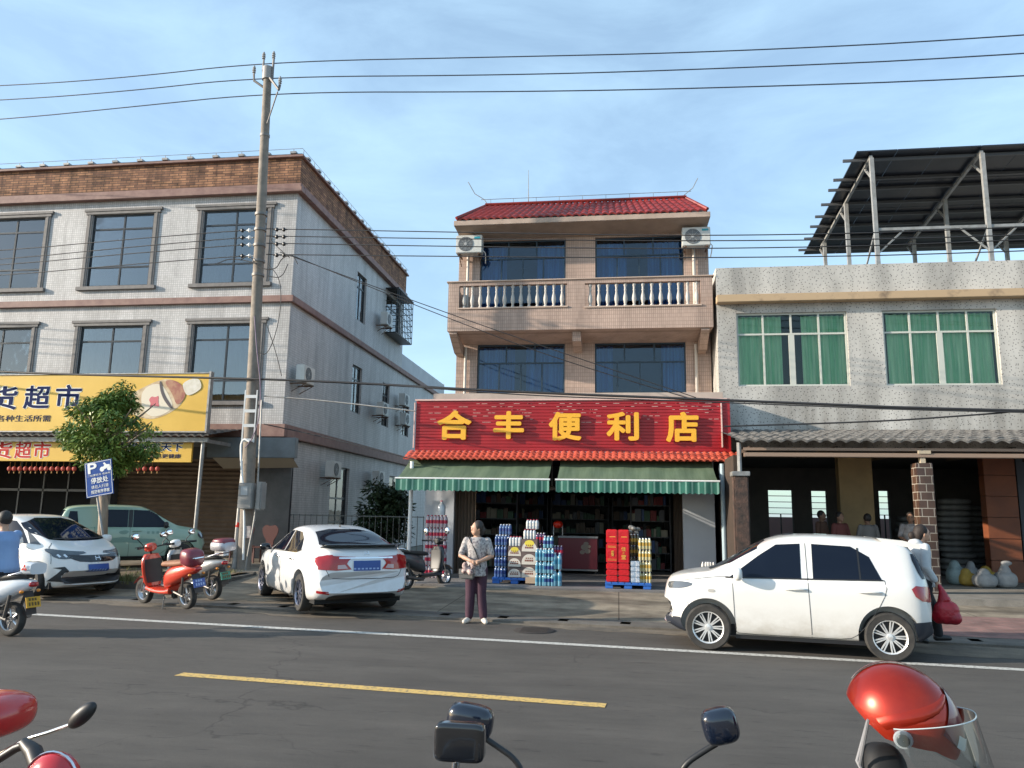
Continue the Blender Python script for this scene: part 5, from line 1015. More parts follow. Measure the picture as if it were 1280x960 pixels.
# ---- white hatchback, nose to the right
def dfit(t, b, bv, part, S):
    part('side_window', both([(.95, .97), (.55, 1.22), (.25, 1.38), (-.2, 1.42), (-.2, .98)]), CARGLASS, .004, 0); part('side_window', both([(-.28, .98), (-.28, 1.42), (-.9, 1.40), (-1.4, 1.3), (-1.35, 1.02)]), CARGLASS, .004, 0)
    part('quarter_window', both([(1.28, .955), (1.0, .97), (.68, 1.2), (.9, 1.12)]), mat('dull_glass', (.07, .075, .08), .1), .005, 0)
    mb = MB()
    for ax in 'LR': strip(mb, bv, [(.92, .96), (.86, .6), (.86, .24), (-.2, .24)], ax, .007); strip(mb, bv, [(-.24, 1.42), (-.24, .24)], ax, .007, .003, 0); strip(mb, bv, [(-.3, .24), (-.7, .24), (-.85, .36), (-1.1, .8), (-1.4, 1.0)], ax, .007)
    strip(mb, bv, [(.72, .62), (.70, .88), (.60, .99)], 'F', .006); strip(mb, bv, [(-.72, .62), (-.70, .88), (-.60, .99)], 'F', .006); mb.build('door_gap', SEAM, t, local=True)
    ws = part('windshield', [('F', [(-.66, 1.06), (-.3, 1.02), (.3, 1.02), (.66, 1.06), (.55, 1.44), (-.55, 1.44)])], CARGLASS, .005, 1)
    mb = MB(); strip(mb, bv, [(-.5, 1.05), (0, 1.04), (.12, 1.06)], 'F', .02, .02); strip(mb, bv, [(0, 1.05), (.45, 1.05), (.58, 1.08)], 'F', .02, .02); mb.build('wiper', BLK, ws, local=True)
    part('rear_window', [('B', [(-.55, 1.0), (.55, 1.0), (.5, 1.38), (-.5, 1.38)])], CARGLASS, .005)
    g = part('grille', [('F', [(-.46, .70), (-.30, .64), (.30, .64), (.46, .70), (.54, .785), (.3, .765), (-.3, .765), (-.54, .785)])], GLOSSBLK, .007, 1)
    mb = MB()
    for a, b_ in (((-.045, .67), (-.035, .745)), ((.045, .67), (.035, .745)), ((-.04, .71), (.04, .71))): strip(mb, bv, [a, b_], 'F', .014, .014, 0)
    mb.build('badge', CHROME, g, local=True)
    hl = [(.42, .715), (.50, .775), (.62, .81), (.70, .82), (.70, .75), (.60, .70)]
    h = part('headlight', [('F', hl), ('F', [(-a, c) for a, c in hl])]+both([(1.84, .74), (1.64, .77), (1.42, .87), (1.46, .895), (1.66, .865), (1.84, .82)]), mat('dark_headlamp', (.06, .075, .09), .06, coat=1.), .007, 1)
    mb = MB()
    for s in (1, -1):
        for u in (.52, .60): strip(mb, bv, [(s*u, .74), (s*(u+.03), .785)], 'F', .03, .012, 0)
    mb.build('lamp_reflector', CHROME, h, local=True)
    part('lower_grille', [('F', [(-.56, .27), (.56, .27), (.60, .36), (.46, .40), (-.46, .40), (-.60, .36)])], BLK, .007, 0)
    part('fog_lamp_trim', [('F', [(.50, .29), (.74, .31), (.60, .52), (.70, .55), (.56, .57), (.46, .42)]), ('F', [(-.50, .29), (-.74, .31), (-.60, .52), (-.70, .55), (-.56, .57), (-.46, .42)])], BLK, .007, 0)
    pl_ = part('number_plate', [('F', [(-.21, .46), (.21, .46), (.21, .60), (-.21, .60)])], PLATE, .02, 0)
    part('plate_marks', [('F', [(-.18+.06*i, .475), (-.145+.06*i, .475), (-.145+.06*i, .51), (-.18+.06*i, .51)]) for i in range(6)], MC['faded_plate_marks'], .023, 0, pl_, .03)
    for s in (1, -1):
        for x in (0, -.95): mb = MB(); mb.tube([(x-.12, s*.82, .88), (x-.08, s*.855, .885), (x+.08, s*.855, .885), (x+.12, s*.82, .88)], .014, 8); mb.build('door_handle', CARW, t, local=True, smooth=60)
        mb = MB(); mb.ell((.88, s*.93, 1.03), .07, .11, .08, 14, 8, .7); mb.tube([(.86, s*.80, 1.0), (.87, s*.86, 1.0)], .022, 8); mb.build('wing_mirror', CARW, t, local=True, smooth=60)
FIT = dict(x0=-1.95, x1=2.02, W=.845, rw=.30, ax=(1.22, -1.25), ar=.36, zf=.17, bowf=.45, bowr=.15, wh=dict(spokes=5, dbl=True, rimm=mat('pale_alloy', (.6, .57, .5), .3, .6)), rail=.68,
    top=curve([(-1.95, .65), (-1.9, .98), (-1.72, 1.34), (-1.4, 1.44), (-.6, 1.51), (0, 1.515), (.3, 1.46), (1.3, 1.06), (1.45, 1.0), (1.75, .88), (1.95, .72), (2.02, .5)]),
    belt=curve([(-1.95, .6), (-1.85, .95), (-1, .99), (0, .96), (1.1, .93), (1.6, .82), (1.9, .66), (2.02, .45)]), bot=curve([(-1.95, .34), (-1.7, .22), (-1, .18), (1.2, .17), (1.8, .17), (2.02, .24)]),
    hw=curve([(-1.95, .72), (-1.7, .82), (-1, .845), (1.2, .845), (1.7, .78), (2.02, .62)]))
car('white hatchback with dark headlights and blue plate facing right at the far left', V((-11.75, 14.32, .05)), R_(-18), FIT, CARW, dfit)
# ---- pale green boxy suv
GRN = car_paint('mint_car_paint', (.27, .40, .31), .35)
def dsuv(t, b, bv, part, S):
    part('side_window', both([(.82, 1.02), (.5, 1.34), (.32, 1.44), (-.05, 1.45), (-.05, 1.02)]), CARGLASS, .004, 0); part('side_window', both([(-.17, 1.02), (-.17, 1.45), (-.78, 1.45), (-.8, 1.02)]), CARGLASS, .004, 0)
    part('rear_quarter_panel', both([(-.16, 1.02), (-.06, 1.02), (-.06, 1.45), (-.16, 1.45)]), BLK, .006, 0)
    part('rear_window', [('B', [(-.58, 1.06), (.58, 1.06), (.52, 1.42), (-.52, 1.42)])]+both([(-1.25, 1.04), (-1.52, 1.04), (-1.46, 1.40), (-1.3, 1.40)]), CARGLASS, .005, 0)
    part('windshield', [('F', [(-.6, 1.08), (.6, 1.08), (.52, 1.44), (-.52, 1.44)])], CARGLASS, .005)
    mb = MB()
    for ax in 'LR': strip(mb, bv, [(.78, 1.0), (.76, .3), (-.1, .28)], ax, .007); strip(mb, bv, [(-.11, 1.46), (-.11, .28)], ax, .007, .003, 0); strip(mb, bv, [(-.2, .28), (-.7, .3), (-.86, .6), (-.9, 1.02)], ax, .007)
    mb.build('door_gap', SEAM, t, local=True)
    part('side_decal', both([(.6, .72), (.2, .62), (-.3, .66), (-.75, .60), (-.4, .80), (.1, .74)]), mat('decal_green', (.16, .27, .22), .4), .005, 1)
    part('side_decal', both([(-.35, .86), (-.2, .84), (-.12, .92), (-.22, .95), (-.36, .92)]), MC['decal_green'], .005, 1)
    for i in range(3): part('side_decal', both([(.28+.11*i, .86), (.34+.11*i, .86), (.34+.11*i, .92), (.28+.11*i, .92)]), MC['decal_green'], .005, 0)
    part('tail_light', both([(-1.5, .98), (-1.75, .92), (-1.82, .84), (-1.56, .86)])+[('B', [(.45, .84), (.76, .84), (.76, .95), (.45, .95)]), ('B', [(-.45, .84), (-.76, .84), (-.76, .95), (-.45, .95)])], REDL, .007)
    part('headlight', both([(1.5, .9), (1.72, .82), (1.74, .72), (1.52, .76)])+[('F', [(.45, .72), (.68, .74), (.66, .9), (.5, .88)]), ('F', [(-.45, .72), (-.68, .74), (-.66, .9), (-.5, .88)])], HLENS, .007)
    part('lower_cladding', both([(.72, .21), (.74, .31), (-.72, .31), (-.72, .21)]), BLK, .005, 0)
    for s in (1, -1):
        for x in (.05, -.75): mb = MB(); mb.tube([(x-.1, s*.77, .93), (x-.07, s*.80, .93), (x+.07, s*.80, .93), (x+.1, s*.77, .93)], .014, 8); mb.build('door_handle', GRN, t, local=True, smooth=60)
        mb = MB(); mb.ell((.70, s*.87, 1.08), .055, .09, .085, 14, 8, .7); mb.tube([(.68, s*.74, 1.04), (.69, s*.82, 1.04)], .022, 8); mb.build('wing_mirror', BLK, t, local=True, smooth=60)
SUV = dict(x0=-1.85, x1=1.80, W=.78, rw=.31, ax=(1.12, -1.15), ar=.38, zf=.2, bowf=.25, bowr=.12, wh=dict(spokes=8), rail=.76,
    top=curve([(-1.85, .65), (-1.82, .98), (-1.72, 1.06), (-1.6, 1.46), (-1.4, 1.55), (-.8, 1.58), (.0, 1.575), (.3, 1.52), (.95, 1.10), (1.1, 1.06), (1.5, 1.0), (1.72, .9), (1.80, .6)]),
    belt=curve([(-1.85, .6), (-1.78, .96), (-1.4, 1.01), (0, 1.0), (.9, 1.0), (1.5, .93), (1.72, .8), (1.8, .55)]), bot=curve([(-1.85, .36), (-1.6, .24), (-1, .22), (1.2, .22), (1.6, .22), (1.8, .34)]),
    hw=curve([(-1.85, .68), (-1.65, .76), (-1, .78), (1.2, .78), (1.6, .73), (1.80, .62)]))
car('pale mint green boxy small car parked under the grey canopy behind the tree', V((-12.55, 18.6, gz(-12.5, 18.6))), R_(40), SUV, GRN, dsuv)
# ================================================================ SCOOTERS
def loftx(mb, secs, n=16, e=.75):
    """sections (x, yc, zc, hy, hz)"""
    sg = lambda v: math.copysign(abs(v)**e, v)
    secs = [tuple(s) for s in chaikin(secs, 1)]
    mb.grid([[V((x, yc+hy*sg(math.cos(2*math.pi*j/n)), zc+hz*sg(math.sin(2*math.pi*j/n)))) for j in range(n)] for x, yc, zc, hy, hz in secs], True, True)
def loftz(mb, secs, n=16, e=.75):
    """sections (z, xc, yc, hx, hy)"""
    sg = lambda v: math.copysign(abs(v)**e, v); secs = [tuple(s) for s in chaikin(secs, 1)]
    mb.grid([[V((xc+hx*sg(math.cos(2*math.pi*j/n)), yc+hy*sg(math.sin(2*math.pi*j/n)), z)) for j in range(n)] for z, xc, yc, hx, hy in secs], True, True)
MIRG = mat('mirror_glass', (.85, .87, .9), .02, 1.)
def scooter(label, loc, rz, c1, c2, seatm, lean=0., topbox=None, plate=PLATE, basket=None, group='scooters and motorcycles parked at the roadside', mirrors=True, mh=1.15, mw=.30, front=None, emblem=False, mshape=(.03, .075, .055), msmat=None, name='scooter'):
    t = thing(name, label, 'scooter', loc, rz, group)
    if lean: t.rotation_euler = (lean, 0, rz)
    for x in (.62, -.62):
        r = .225; mb = MB(); mb.lathe([(r*.66, -.045), (r*.85, -.055), (r*.97, -.035), (r, 0), (r*.97, .035), (r*.85, .055), (r*.66, .045)], (0, 0, 0), 'y', 28, False); wl = mb.build('wheel', RUB, t, local=True, smooth=50); wl.location = (x, 0, r)
        mb = MB(); mb.lathe([(r*.68, -.045), (r*.62, -.03), (r*.62, .03), (r*.68, .045)], (0, 0, 0), 'y', 24, False); mb.lathe([(.03, -.05), (.04, -.03), (.04, .03), (.03, .05)], (0, 0, 0), 'y', 12)
        for i in range(5): a = i*1.2566; mb.tube([(.03*math.cos(a), 0, .03*math.sin(a)), (r*.64*math.cos(a), 0, r*.64*math.sin(a))], .013, 6)
        mb.build('rim', ALU, wl, local=True)
    mb = MB()
    for s in (-.065, .065): mb.tube([(.62, s, .225), (.52, s, .52), (.46, s*.5, .70)], .018, 8)
    mb.build('fork', CHROME, t, local=True)
    mb = MB(); mb.grid([[V((.62+.27*math.cos(a), y, .225+.27*math.sin(a)-abs(y)*.35)) for y in (-.07, -.05, 0, .05, .07)] for a in [R_(30+i*12) for i in range(12)]]); mb.build('front_fender', c1, t, local=True, smooth=60)
    mb = MB(); loftz(mb, [(.34, .36, 0, .05, .13), (.42, .37, 0, .045, .17), (.6, .40, 0, .045, .19), (.78, .41, 0, .06, .19), (.88, .42, 0, .07, .12)]); mb.build('leg_shield', c1, t, local=True, smooth=60)
    mb = MB(); loftz(mb, [(.40, .31, 0, .015, .14), (.6, .345, 0, .015, .165), (.8, .355, 0, .02, .16)]); mb.build('inner_shield', BLK, t, local=True, smooth=60)
    mb = MB(); loftx(mb, [(.42, 0, .30, .12, .05), (.2, 0, .27, .15, .045), (-.15, 0, .27, .16, .05), (-.3, 0, .30, .16, .07)]); mb.build('floorboard', c1 if front else BLK, t, local=True, smooth=60)
    mb = MB(); loftx(mb, [(-.14, 0, .42, .13, .10), (-.20, 0, .50, .17, .17), (-.45, 0, .58, .18, .17), (-.75, 0, .66, .14, .11), (-.93, 0, .70, .05, .05)]); bd = mb.build('rear_body', c2, t, local=True, smooth=60)
    mb = MB(); loftx(mb, [(.0, 0, .72, .08, .03), (-.08, 0, .74, .13, .05), (-.45, 0, .76, .15, .055), (-.75, 0, .80, .12, .045), (-.86, 0, .80, .07, .03)]); mb.build('seat', seatm, t, local=True, smooth=60)
    mb = MB(); mb.tube([(-.62, .12, .80), (-.85, .13, .86), (-.95, .08, .87), (-.95, -.08, .87), (-.85, -.13, .86), (-.62, -.12, .80)], .013, 8); mb.build('grab_rail', CHROME, t, local=True)
    mb = MB(); mb.tube([(.47, 0, .72), (.42, 0, .98)], .022, 8); mb.tube([(.26, .33, 1.02), (.37, .2, 1.01), (.42, 0, .99), (.37, -.2, 1.01), (.26, -.33, 1.02)], .012, 8); hb = mb.build('handlebar', BLK, t, local=True, smooth=60)
    for s in (-1, 1): mb = MB(); mb.tube([(.33, s*.25, 1.015), (.255, s*.345, 1.02)], .02, 8); mb.build('grip', BLK, hb, local=True); mb = MB(); mb.tube([(.40, s*.2, 1.03), (.37, s*.33, 1.025)], .006, 5); mb.build('brake_lever', BLK, hb, local=True)
    mb = MB(); loftx(mb, [(.36, 0, 1.0, .07, .05), (.42, 0, 1.0, .11, .08), (.5, 0, .98, .09, .07), (.53, 0, .97, .05, .045)]); cw = mb.build('headlight_cowl', front or c1, t, local=True, smooth=60)
    mb = MB(); mb.ell((.525, 0, .97), .02, .055, .045, 14, 8); mb.build('headlight', HLENS, cw, local=True, smooth=60)
    if mirrors:
        for s in (-1, 1):
            mb = MB(); mb.tube([(.36, s*.18, 1.02), (.37, s*.19, 1.06), (.37, s*mw*.97, mh-.03), (.37, s*mw, mh)], .008, 6); mb.m(1).ell((.375, s*(mw+.02), mh+.02), *mshape, 14, 10, .8); mb.m(2).ell((.375-mshape[0]*.7, s*(mw+.02), mh+.02), mshape[0]*.4, mshape[1]*.88, mshape[2]*.86, 14, 6, .8); mb.build('mirror', [BLK, msmat or BLK, MIRG], hb, local=True, smooth=60)
    mb = MB(); mb.ell((-.93, 0, .69), .03, .07, .035, 12, 6, .7); mb.build('tail_light', REDL, bd, local=True, smooth=60)
    for s in (-1, 1): mb = MB(); mb.ell((-.88, s*.13, .60), .025, .03, .022, 8, 6); mb.build('indicator', AMB, bd, local=True, smooth=60)
    mb = MB(); mb.grid([[V((x, y, z)) for y in (-.08, .08)] for x, z in ((-.84, .60), (-.92, .42), (-.95, .30))]); mb.build('rear_fender', BLK, t, local=True)
    mb = MB(); mb.box(-.005, .005, -.11, .11, -.07, .07); p_ = mb.build('number_plate', plate, t, local=True); p_.location = (-.955, 0, .46); p_.rotation_euler = (0, R_(15), 0)
    mb = MB()
    for i in range(4): mb.box(-.009, -.0051, -.085+i*.045, -.06+i*.045, -.045, .0); 
    for i in range(3): mb.box(-.009, -.0051, -.05+i*.045, -.02+i*.045, .02, .055)
    mb.build('plate_marks', MC['faded_plate_marks'] if plate is PLATE else mat('dark_plate_marks', (.1, .06, .01), .5), p_, local=True)
    mb = MB(); mb.tube([(-.62, .08, .225), (-.3, .08, .30)], .02, 6); mb.tube([(-.62, -.08, .225), (-.3, -.08, .30)], .02, 6); mb.box(-.35, -.1, -.1, .1, .16, .28, .03); mb.tube([(-.6, .1, .25), (-.68, .12, .55)], .02, 8); mb.tube([(-.6, -.1, .25), (-.68, -.12, .55)], .02, 8); mb.tube([(-.15, .12, .2), (-.22, .2, .01), (-.22, .14, 0)], .01, 6); mb.tube([(-.3, -.13, .2), (-.75, -.15, .27)], [.03, .045], 10); mb.build('running_gear', mat('oily_metal', (.12, .115, .11), .45, .7), t, local=True)
    if topbox:
        mb = MB(); loftx(mb, [(-.70, 0, .99, .14, .07), (-.74, 0, 1.0, .19, .10), (-1.0, 0, 1.0, .19, .10), (-1.06, 0, .98, .14, .07)], 16, .6); tb = mb.build('top_box', topbox[0], t, local=True, smooth=60)
        mb = MB(); loftx(mb, [(-.72, 0, 1.06, .13, .045), (-.78, 0, 1.085, .17, .055), (-.98, 0, 1.085, .17, .055), (-1.04, 0, 1.06, .13, .045)], 16, .6); mb.build('lid', topbox[1], tb, local=True, smooth=60)
        mb = MB(); mb.box(-.95, -.72, -.06, .06, .82, .915); mb.build('rack', CHROME, t, local=True)
    if emblem:
        for s in (-1, 1):
            mb = MB()
            for a in (90, 210, 330): c, d = math.cos(R_(a)), math.sin(R_(a)); fn = lambda u, v, q: V((-.48+u, s*(.182+q), .56+v)); mb.prism([(.012*c-.02*d*.8, .012*d+.02*c*.8), (.055*c-.012*d, .055*d+.012*c), (.055*c+.012*d, .055*d-.012*c), (.012*c+.02*d*.8, .012*d-.02*c*.8)], fn, 0, .004)
            mb.build('emblem', REDTX, bd, local=True, smooth=False)
    return t
SRD = mat('red_scooter_paint', (.52, .045, .02), .25, coat=.6); SILV = mat('silver_scooter_paint', (.30, .31, .31), .3, .5, coat=.4); SEATB = mat('black_seat', (.02, .02, .02), .6); SEATN = mat('tan_seat', (.28, .13, .07), .7, c2=(.2, .09, .05), scale=8)
MARO = mat('maroon_plastic', (.16, .02, .035), .35, coat=.3); SILB = mat('silver_box', (.42, .41, .43), .35, .3)
p = atz(207, 757, .06); RS = scooter('glossy red scooter with tan seat cover and blue plate beside the grass verge', V((p.x, p.y, .05)), R_(155), SRD, SRD, SEATN, R_(-6), front=SRD, mh=1.2)
# maroon cargo box behind the red scooter's seat with a draped cloth
mb = MB(); loftx(mb, [(-.62, 0, .86, .12, .11), (-.66, 0, .88, .17, .15), (-.86, 0, .86, .17, .15), (-.92, 0, .84, .12, .10)], 16, .6); mb.build('top_box', MARO, RS, local=True, smooth=60)
p = atz(262, 750, .06); scooter('silver grey scooter with a silver and maroon top box behind the red scooter', V((p.x-.55, p.y+.25, .06)), R_(160), SILV, SILV, SEATB, R_(-4), topbox=(SILB, MARO), front=WHT, plate=mat('green_plate', (.03, .2, .14), .5), mh=1.18)
p = atz(520, 737, .09); scooter('black scooter with an orange indicator standing behind the white sedan', V((p.x+.1, p.y+.45, .09)), R_(62), mat('black_paint', (.015, .016, .02), .3, coat=.4), mat('charcoal_paint', (.05, .05, .055), .35, coat=.3), SEATB, R_(-3), mh=1.2, mshape=(.03, .06, .08), msmat=CHROME, front=BLK, topbox=None)
# ================================================================ PEOPLE
def remesh(mb, vox, it=4, fac=.5):
    me = bpy.data.meshes.new('r'); bmesh.ops.recalc_face_normals(mb.bm, faces=mb.bm.faces); mb.bm.to_mesh(me); mb.bm.free(); o = bpy.data.objects.new('r', me); col.objects.link(o)
    m = o.modifiers.new('r', 'REMESH'); m.mode = 'VOXEL'; m.voxel_size = vox; m.use_smooth_shade = True
    s = o.modifiers.new('s', 'SMOOTH'); s.iterations = it; s.factor = fac
    dg = bpy.context.evaluated_depsgraph_get(); me2 = bpy.data.meshes.new_from_object(o.evaluated_get(dg)); bpy.data.objects.remove(o); return me2
def rbuild(mb, name, m, par, vox=.011, it=3, local=True):
    me = remesh(mb, vox, it); me.materials.clear(); me.materials.append(m); me.shade_smooth(); o = bpy.data.objects.new(name, me); col.objects.link(o); o.parent = par; return o
def limb(mb, pts, rs, n=12):
    P = [V(p) for p in pts]; mb.tube(P, rs, n)
    for p, r in zip(P, rs): mb.ell(p, r*.99, r*.99, r*.99, 10, 6)
def hand(mb, w_, d, curl=.5, side=1, s=1.):
    """hand at wrist w_, pointing along d, palm turned in"""
    d = V(d).normalized(); a = d.cross(V((0, 0, 1))); a = a.normalized() if a.length > .2 else V((0, 1, 0)); b = a.cross(d); w_ = V(w_)
    mb.tube([w_, w_+d*.05*s, w_+d*.085*s], [.026*s, .033*s, .03*s], 10)
    for i, (o, l) in enumerate(((-.027, .058), (-.009, .068), (.009, .064), (.026, .050))):
        p = w_+d*.075*s+b*o*s; q = p+(d*(1-curl*.3)+a*curl*.4*side).normalized()*l*.5*s; r = q+(d*(1-curl)+a*curl*1.2*side).normalized()*l*.5*s; mb.tube([p, q, r], [.0095*s, .009*s, .007*s], 7)
    p = w_+d*.03*s-b*.025*s; mb.tube([p, p+(d*.7-b*.7).normalized()*.035*s, p+(d*1.2-b*.6).normalized()*.06*s], [.012*s, .011*s, .008*s], 7)
def person(label, loc, rz, J, skin=SKIN, shirt=None, pants=None, hair=HAIR, shoes=None, sleeve=.5, s=1., hairf=None, build=1., group=None, skirt=0., vox=.011, hand_curl=.6, extra=None, hood=False):
    t = thing('person', label, 'person', loc, rz, group)
    pel, ch, nk, hd = [V(J[k]) for k in ('pelvis', 'chest', 'neck', 'head')]; hdir = V(J.get('look', (1, 0, 0))).normalized()
    mb = MB(); B = build
    def torso(mb, g):
        up = (nk-pel); rows = []
        for k, hx, hy in ((-.12, .095, .13), (0, .115, .16), (.25, .105, .145), (.5, .11, .15), (.75, .115, .165), (.92, .09, .15), (1.0, .06, .08)):
            c = pel.lerp(ch, k/.7) if k < .7 else ch.lerp(nk, (k-.7)/.3); rows.append([c+V(((hx*B+g)*math.cos(2*math.pi*j/20), (hy*B+g)*math.sin(2*math.pi*j/20), 0)) for j in range(20)])
        mb.grid(rows, True, True)
    torso(mb, -.006)
    limb(mb, [nk-V((0, 0, .05)), nk.lerp(hd, .5)], [.055, .05])
    side = V((0, 0, 1)).cross(hdir).normalized()
    mb.ell(hd, .095, .078, .115, 18, 14, 1., Matrix((hdir, side, V((0, 0, 1)))).transposed()); mb.ell(hd+hdir*.04-V((0, 0, .06)), .055, .05, .055, 14, 8)
    mb.ell(hd+hdir*.098-V((0, 0, .012)), .02, .013, .024, 8, 6); mb.ell(hd+hdir*.088-V((0, 0, .055)), .012, .024, .009, 8, 6); mb.ell(hd+hdir*.082+V((0, 0, .03)), .014, .045, .01, 8, 6)
    for q in (1, -1): mb.ell(hd+side*.078*q-V((0, 0, .01))-hdir*.005, .018, .012, .032, 8, 6)
    for k in 'LR':
        S_, E, W_ = V(J['sh'+k]), V(J['el'+k]), V(J['wr'+k]); limb(mb, [S_, E, E.lerp(W_, .35), W_], [.052*B, .040*B, .038*B, .025]); hand(mb, W_, (W_-E) if 'hd'+k not in J else V(J['hd'+k]), hand_curl, 1 if k == 'R' else -1)
        H_, K, A_ = V(J['hp'+k]), V(J['kn'+k]), V(J['an'+k]); limb(mb, [H_, K, K.lerp(A_, .3), A_], [.085*B, .056*B, .055*B, .036]); T = V(J.get('to'+k, A_+V((.15, 0, -.05)))); limb(mb, [A_-V((.03, 0, .03)), T], [.038, .028])
    rbuild(mb, 'body', skin, t, vox)
    if shirt:
        mb = MB(); torso(mb, .014); 
        if skirt: mb.tube([pel-V((0, 0, skirt)), pel+V((0, 0, .05))], [.175*B, .16*B], 16)
        for k in 'LR': S_, E, W_ = V(J['sh'+k]), V(J['el'+k]), V(J['wr'+k]); P = [S_, S_.lerp(E, min(1, sleeve*2))]+([E.lerp(W_, (sleeve-.5)*1.95)] if sleeve > .5 else []); limb(mb, P, [.064*B, .055*B]+([.048*B] if sleeve > .5 else []))
        if hood: mb.ell(nk+V((-.06, 0, .01)), .09, .11, .06, 12, 8)
        rbuild(mb, 'shirt', shirt, t, .014, 3)
    if pants:
        mb = MB()
        for k in 'LR': H_, K, A_ = V(J['hp'+k]), V(J['kn'+k]), V(J['an'+k]); limb(mb, [H_, K, K.lerp(A_, .5), A_+V((0, 0, .03))], [.102*B, .078*B, .075*B, .066])
        mb.ell(pel-V((0, 0, .02)), .125*B, .165*B, .12, 16, 8); rbuild(mb, 'trousers', pants, t, .014, 3)
    if hair:
        mb = MB(); mb.ell(hd-hdir*.022+V((0, 0, .028)), .098, .092, .108, 16, 10)
        if hairf == 'long': mb.ell(hd-hdir*.06-V((0, 0, .01)), .075, .085, .10, 14, 8); mb.ell(hd-hdir*.15-V((0, 0, .03)), .05, .045, .06, 12, 8)
        if hairf == 'bob': mb.ell(hd-hdir*.05-V((0, 0, .03)), .07, .095, .09, 14, 8)
        rbuild(mb, 'hair', hair, t, .013, 2)
    mb = MB()
    for q in (1, -1): mb.ell(hd+hdir*.089+side*.03*q+V((0, 0, .008)), .006, .012, .006, 8, 6)
    mb.build('eyes', mat('dark_eyes', (.02, .015, .012), .3), t, local=True)
    if shoes:
        for k in 'LR':
            A_ = V(J['an'+k]); T = V(J.get('to'+k, A_+V((.15, 0, -.05)))); mb = MB(); limb(mb, [A_+V((-.03, 0, -.025)), A_.lerp(T, .5)+V((0, 0, -.01)), T], [.046, .044, .036]); o = rbuild(mb, 'shoe', shoes, t, .012, 2)
    if extra: extra(t, J)
    return t
def stand(s=1., **k):
    J = dict(pelvis=(0, 0, .86), chest=(0, 0, 1.22), neck=(0, 0, 1.36), head=(.02, 0, 1.50), shL=(0, .17, 1.31), shR=(0, -.17, 1.31), elL=(-.02, .22, 1.04), elR=(-.02, -.22, 1.04), wrL=(.06, .2, .82), wrR=(.06, -.2, .82), hpL=(0, .085, .84), hpR=(0, -.085, .84), knL=(.01, .09, .45), knR=(.01, -.09, .45), anL=(0, .1, .08), anR=(0, -.1, .08), toL=(.14, .12, .03), toR=(.14, -.12, .03))
    J.update(k)
    return {a: tuple(q*s for q in b) if a != 'look' else b for a, b in J.items()}
SHW = mat('grey_floral_blouse', (.42, .39, .37), .85, c2=(.16, .14, .15), scale=28, lo=.45, hi=.62); PUR = mat('purple_trousers', (.04, .016, .03), .85, c2=(.06, .022, .04), scale=4)
def bagw(t, J):
    q = lambda a: V(a)
    mb = MB(); mb.tube([(.09, -.12, 1.33), (.13, -.02, 1.15), (.15, .06, .95), (.16, .08, .88)], .009, 6); mb.tube([(.09, -.12, 1.33), (-.06, -.13, 1.36), (-.13, 0, 1.15)], .009, 6); mb.build('bag_strap', BLK, t, local=True)
# the face looks left, body to the camera: local x is forward
J = stand(.99, shL=(0, .17, 1.30), shR=(0, -.17, 1.30), elL=(.05, .25, 1.06), elR=(.05, -.26, 1.06), wrL=(.22, .08, .99), wrR=(.22, -.08, .99), hdL=(.1, -1, -.3), hdR=(.1, 1, -.3), look=(.42, -.9, 0), anL=(.02, .13, .08), anR=(0, -.10, .08), toL=(.15, .18, .03), toR=(.12, -.17, .03))
p = atz(594, 776, .03); WOM = person('woman in grey patterned blouse and purple trousers standing in front of the shop', V((p.x, p.y, .0)), R_(-84), J, shirt=SHW, pants=PUR, shoes=mat('cream_shoes', (.6, .54, .47), .6), sleeve=.42, hairf='bob', build=1.02, skirt=.12, extra=bagw)
def toworld(t, p): return t.location+Matrix.Rotation(t.rotation_euler.z, 3, 'Z') @ V(p)
mb = MB(); c = toworld(WOM, (.22, -.10, .88))
for i in range(12): mb.ell(c+V((random.uniform(-.08, .06), random.uniform(-.06, .06), random.uniform(-.1, .08))), .05, .045, .05, 8, 6)
me = remesh(mb, .014, 2); me.materials.clear(); me.materials.append(mat('checked_bag_cloth', (.5, .38, .34), .8, c2=(.14, .07, .07), scale=20, lo=.45, hi=.6)); me.shade_smooth(); o = bpy.data.objects.new('carrier_bag', me); col.objects.link(o); tag(o, 'small patterned bag held in the hands of the woman in front of the shop', 'bag')
t = thing('handbag', 'small grey handbag hanging at the hip of the woman in purple trousers', 'handbag', toworld(WOM, (.17, -.14, .70)))
mb = MB(); mb.box(-.12, .12, -.04, .04, -.01, .15, .02); mb.build('bag_body', mat('grey_leather', (.14, .13, .12), .5), t, local=True); mb = MB(); mb.box(-.122, .122, -.046, -.041, .07, .152, .002); mb.build('flap', mat('grey_leather_flap', (.18, .17, .155), .5), t, local=True)
# woman walking right behind the white crossover
J = stand(1.0, head=(.05, 0, 1.50), elR=(-.04, -.22, 1.05), wrR=(.10, -.20, .84), elL=(-.1, .22, 1.06), wrL=(-.05, .2, .84), knL=(.16, .09, .47), anL=(.22, .1, .08), toL=(.37, .1, .05), knR=(-.02, -.09, .45), anR=(-.18, -.1, .10), toR=(-.04, -.1, .03), look=(1, 0, 0))
p = atz(1158, 803, .05); WW = person('woman in a white hooded jacket walking right behind the white crossover', V((p.x, p.y, .05)), R_(5), J, shirt=mat('white_jacket', (.55, .56, .56), .8, c2=(.42, .45, .47), scale=5), pants=mat('black_trousers', (.012, .013, .016), .8), shoes=BLK, sleeve=.92, hairf='long', hair=mat('brown_hair', (.010, .006, .004), .7, c2=(.022, .012, .008), scale=40), build=1.02, skirt=.1, hood=True)
t = thing('carrier_bag', 'full red plastic carrier bag held by the woman in the white hooded jacket', 'bag', toworld(WW, (.17, -.24, .30)))
mb = MB()
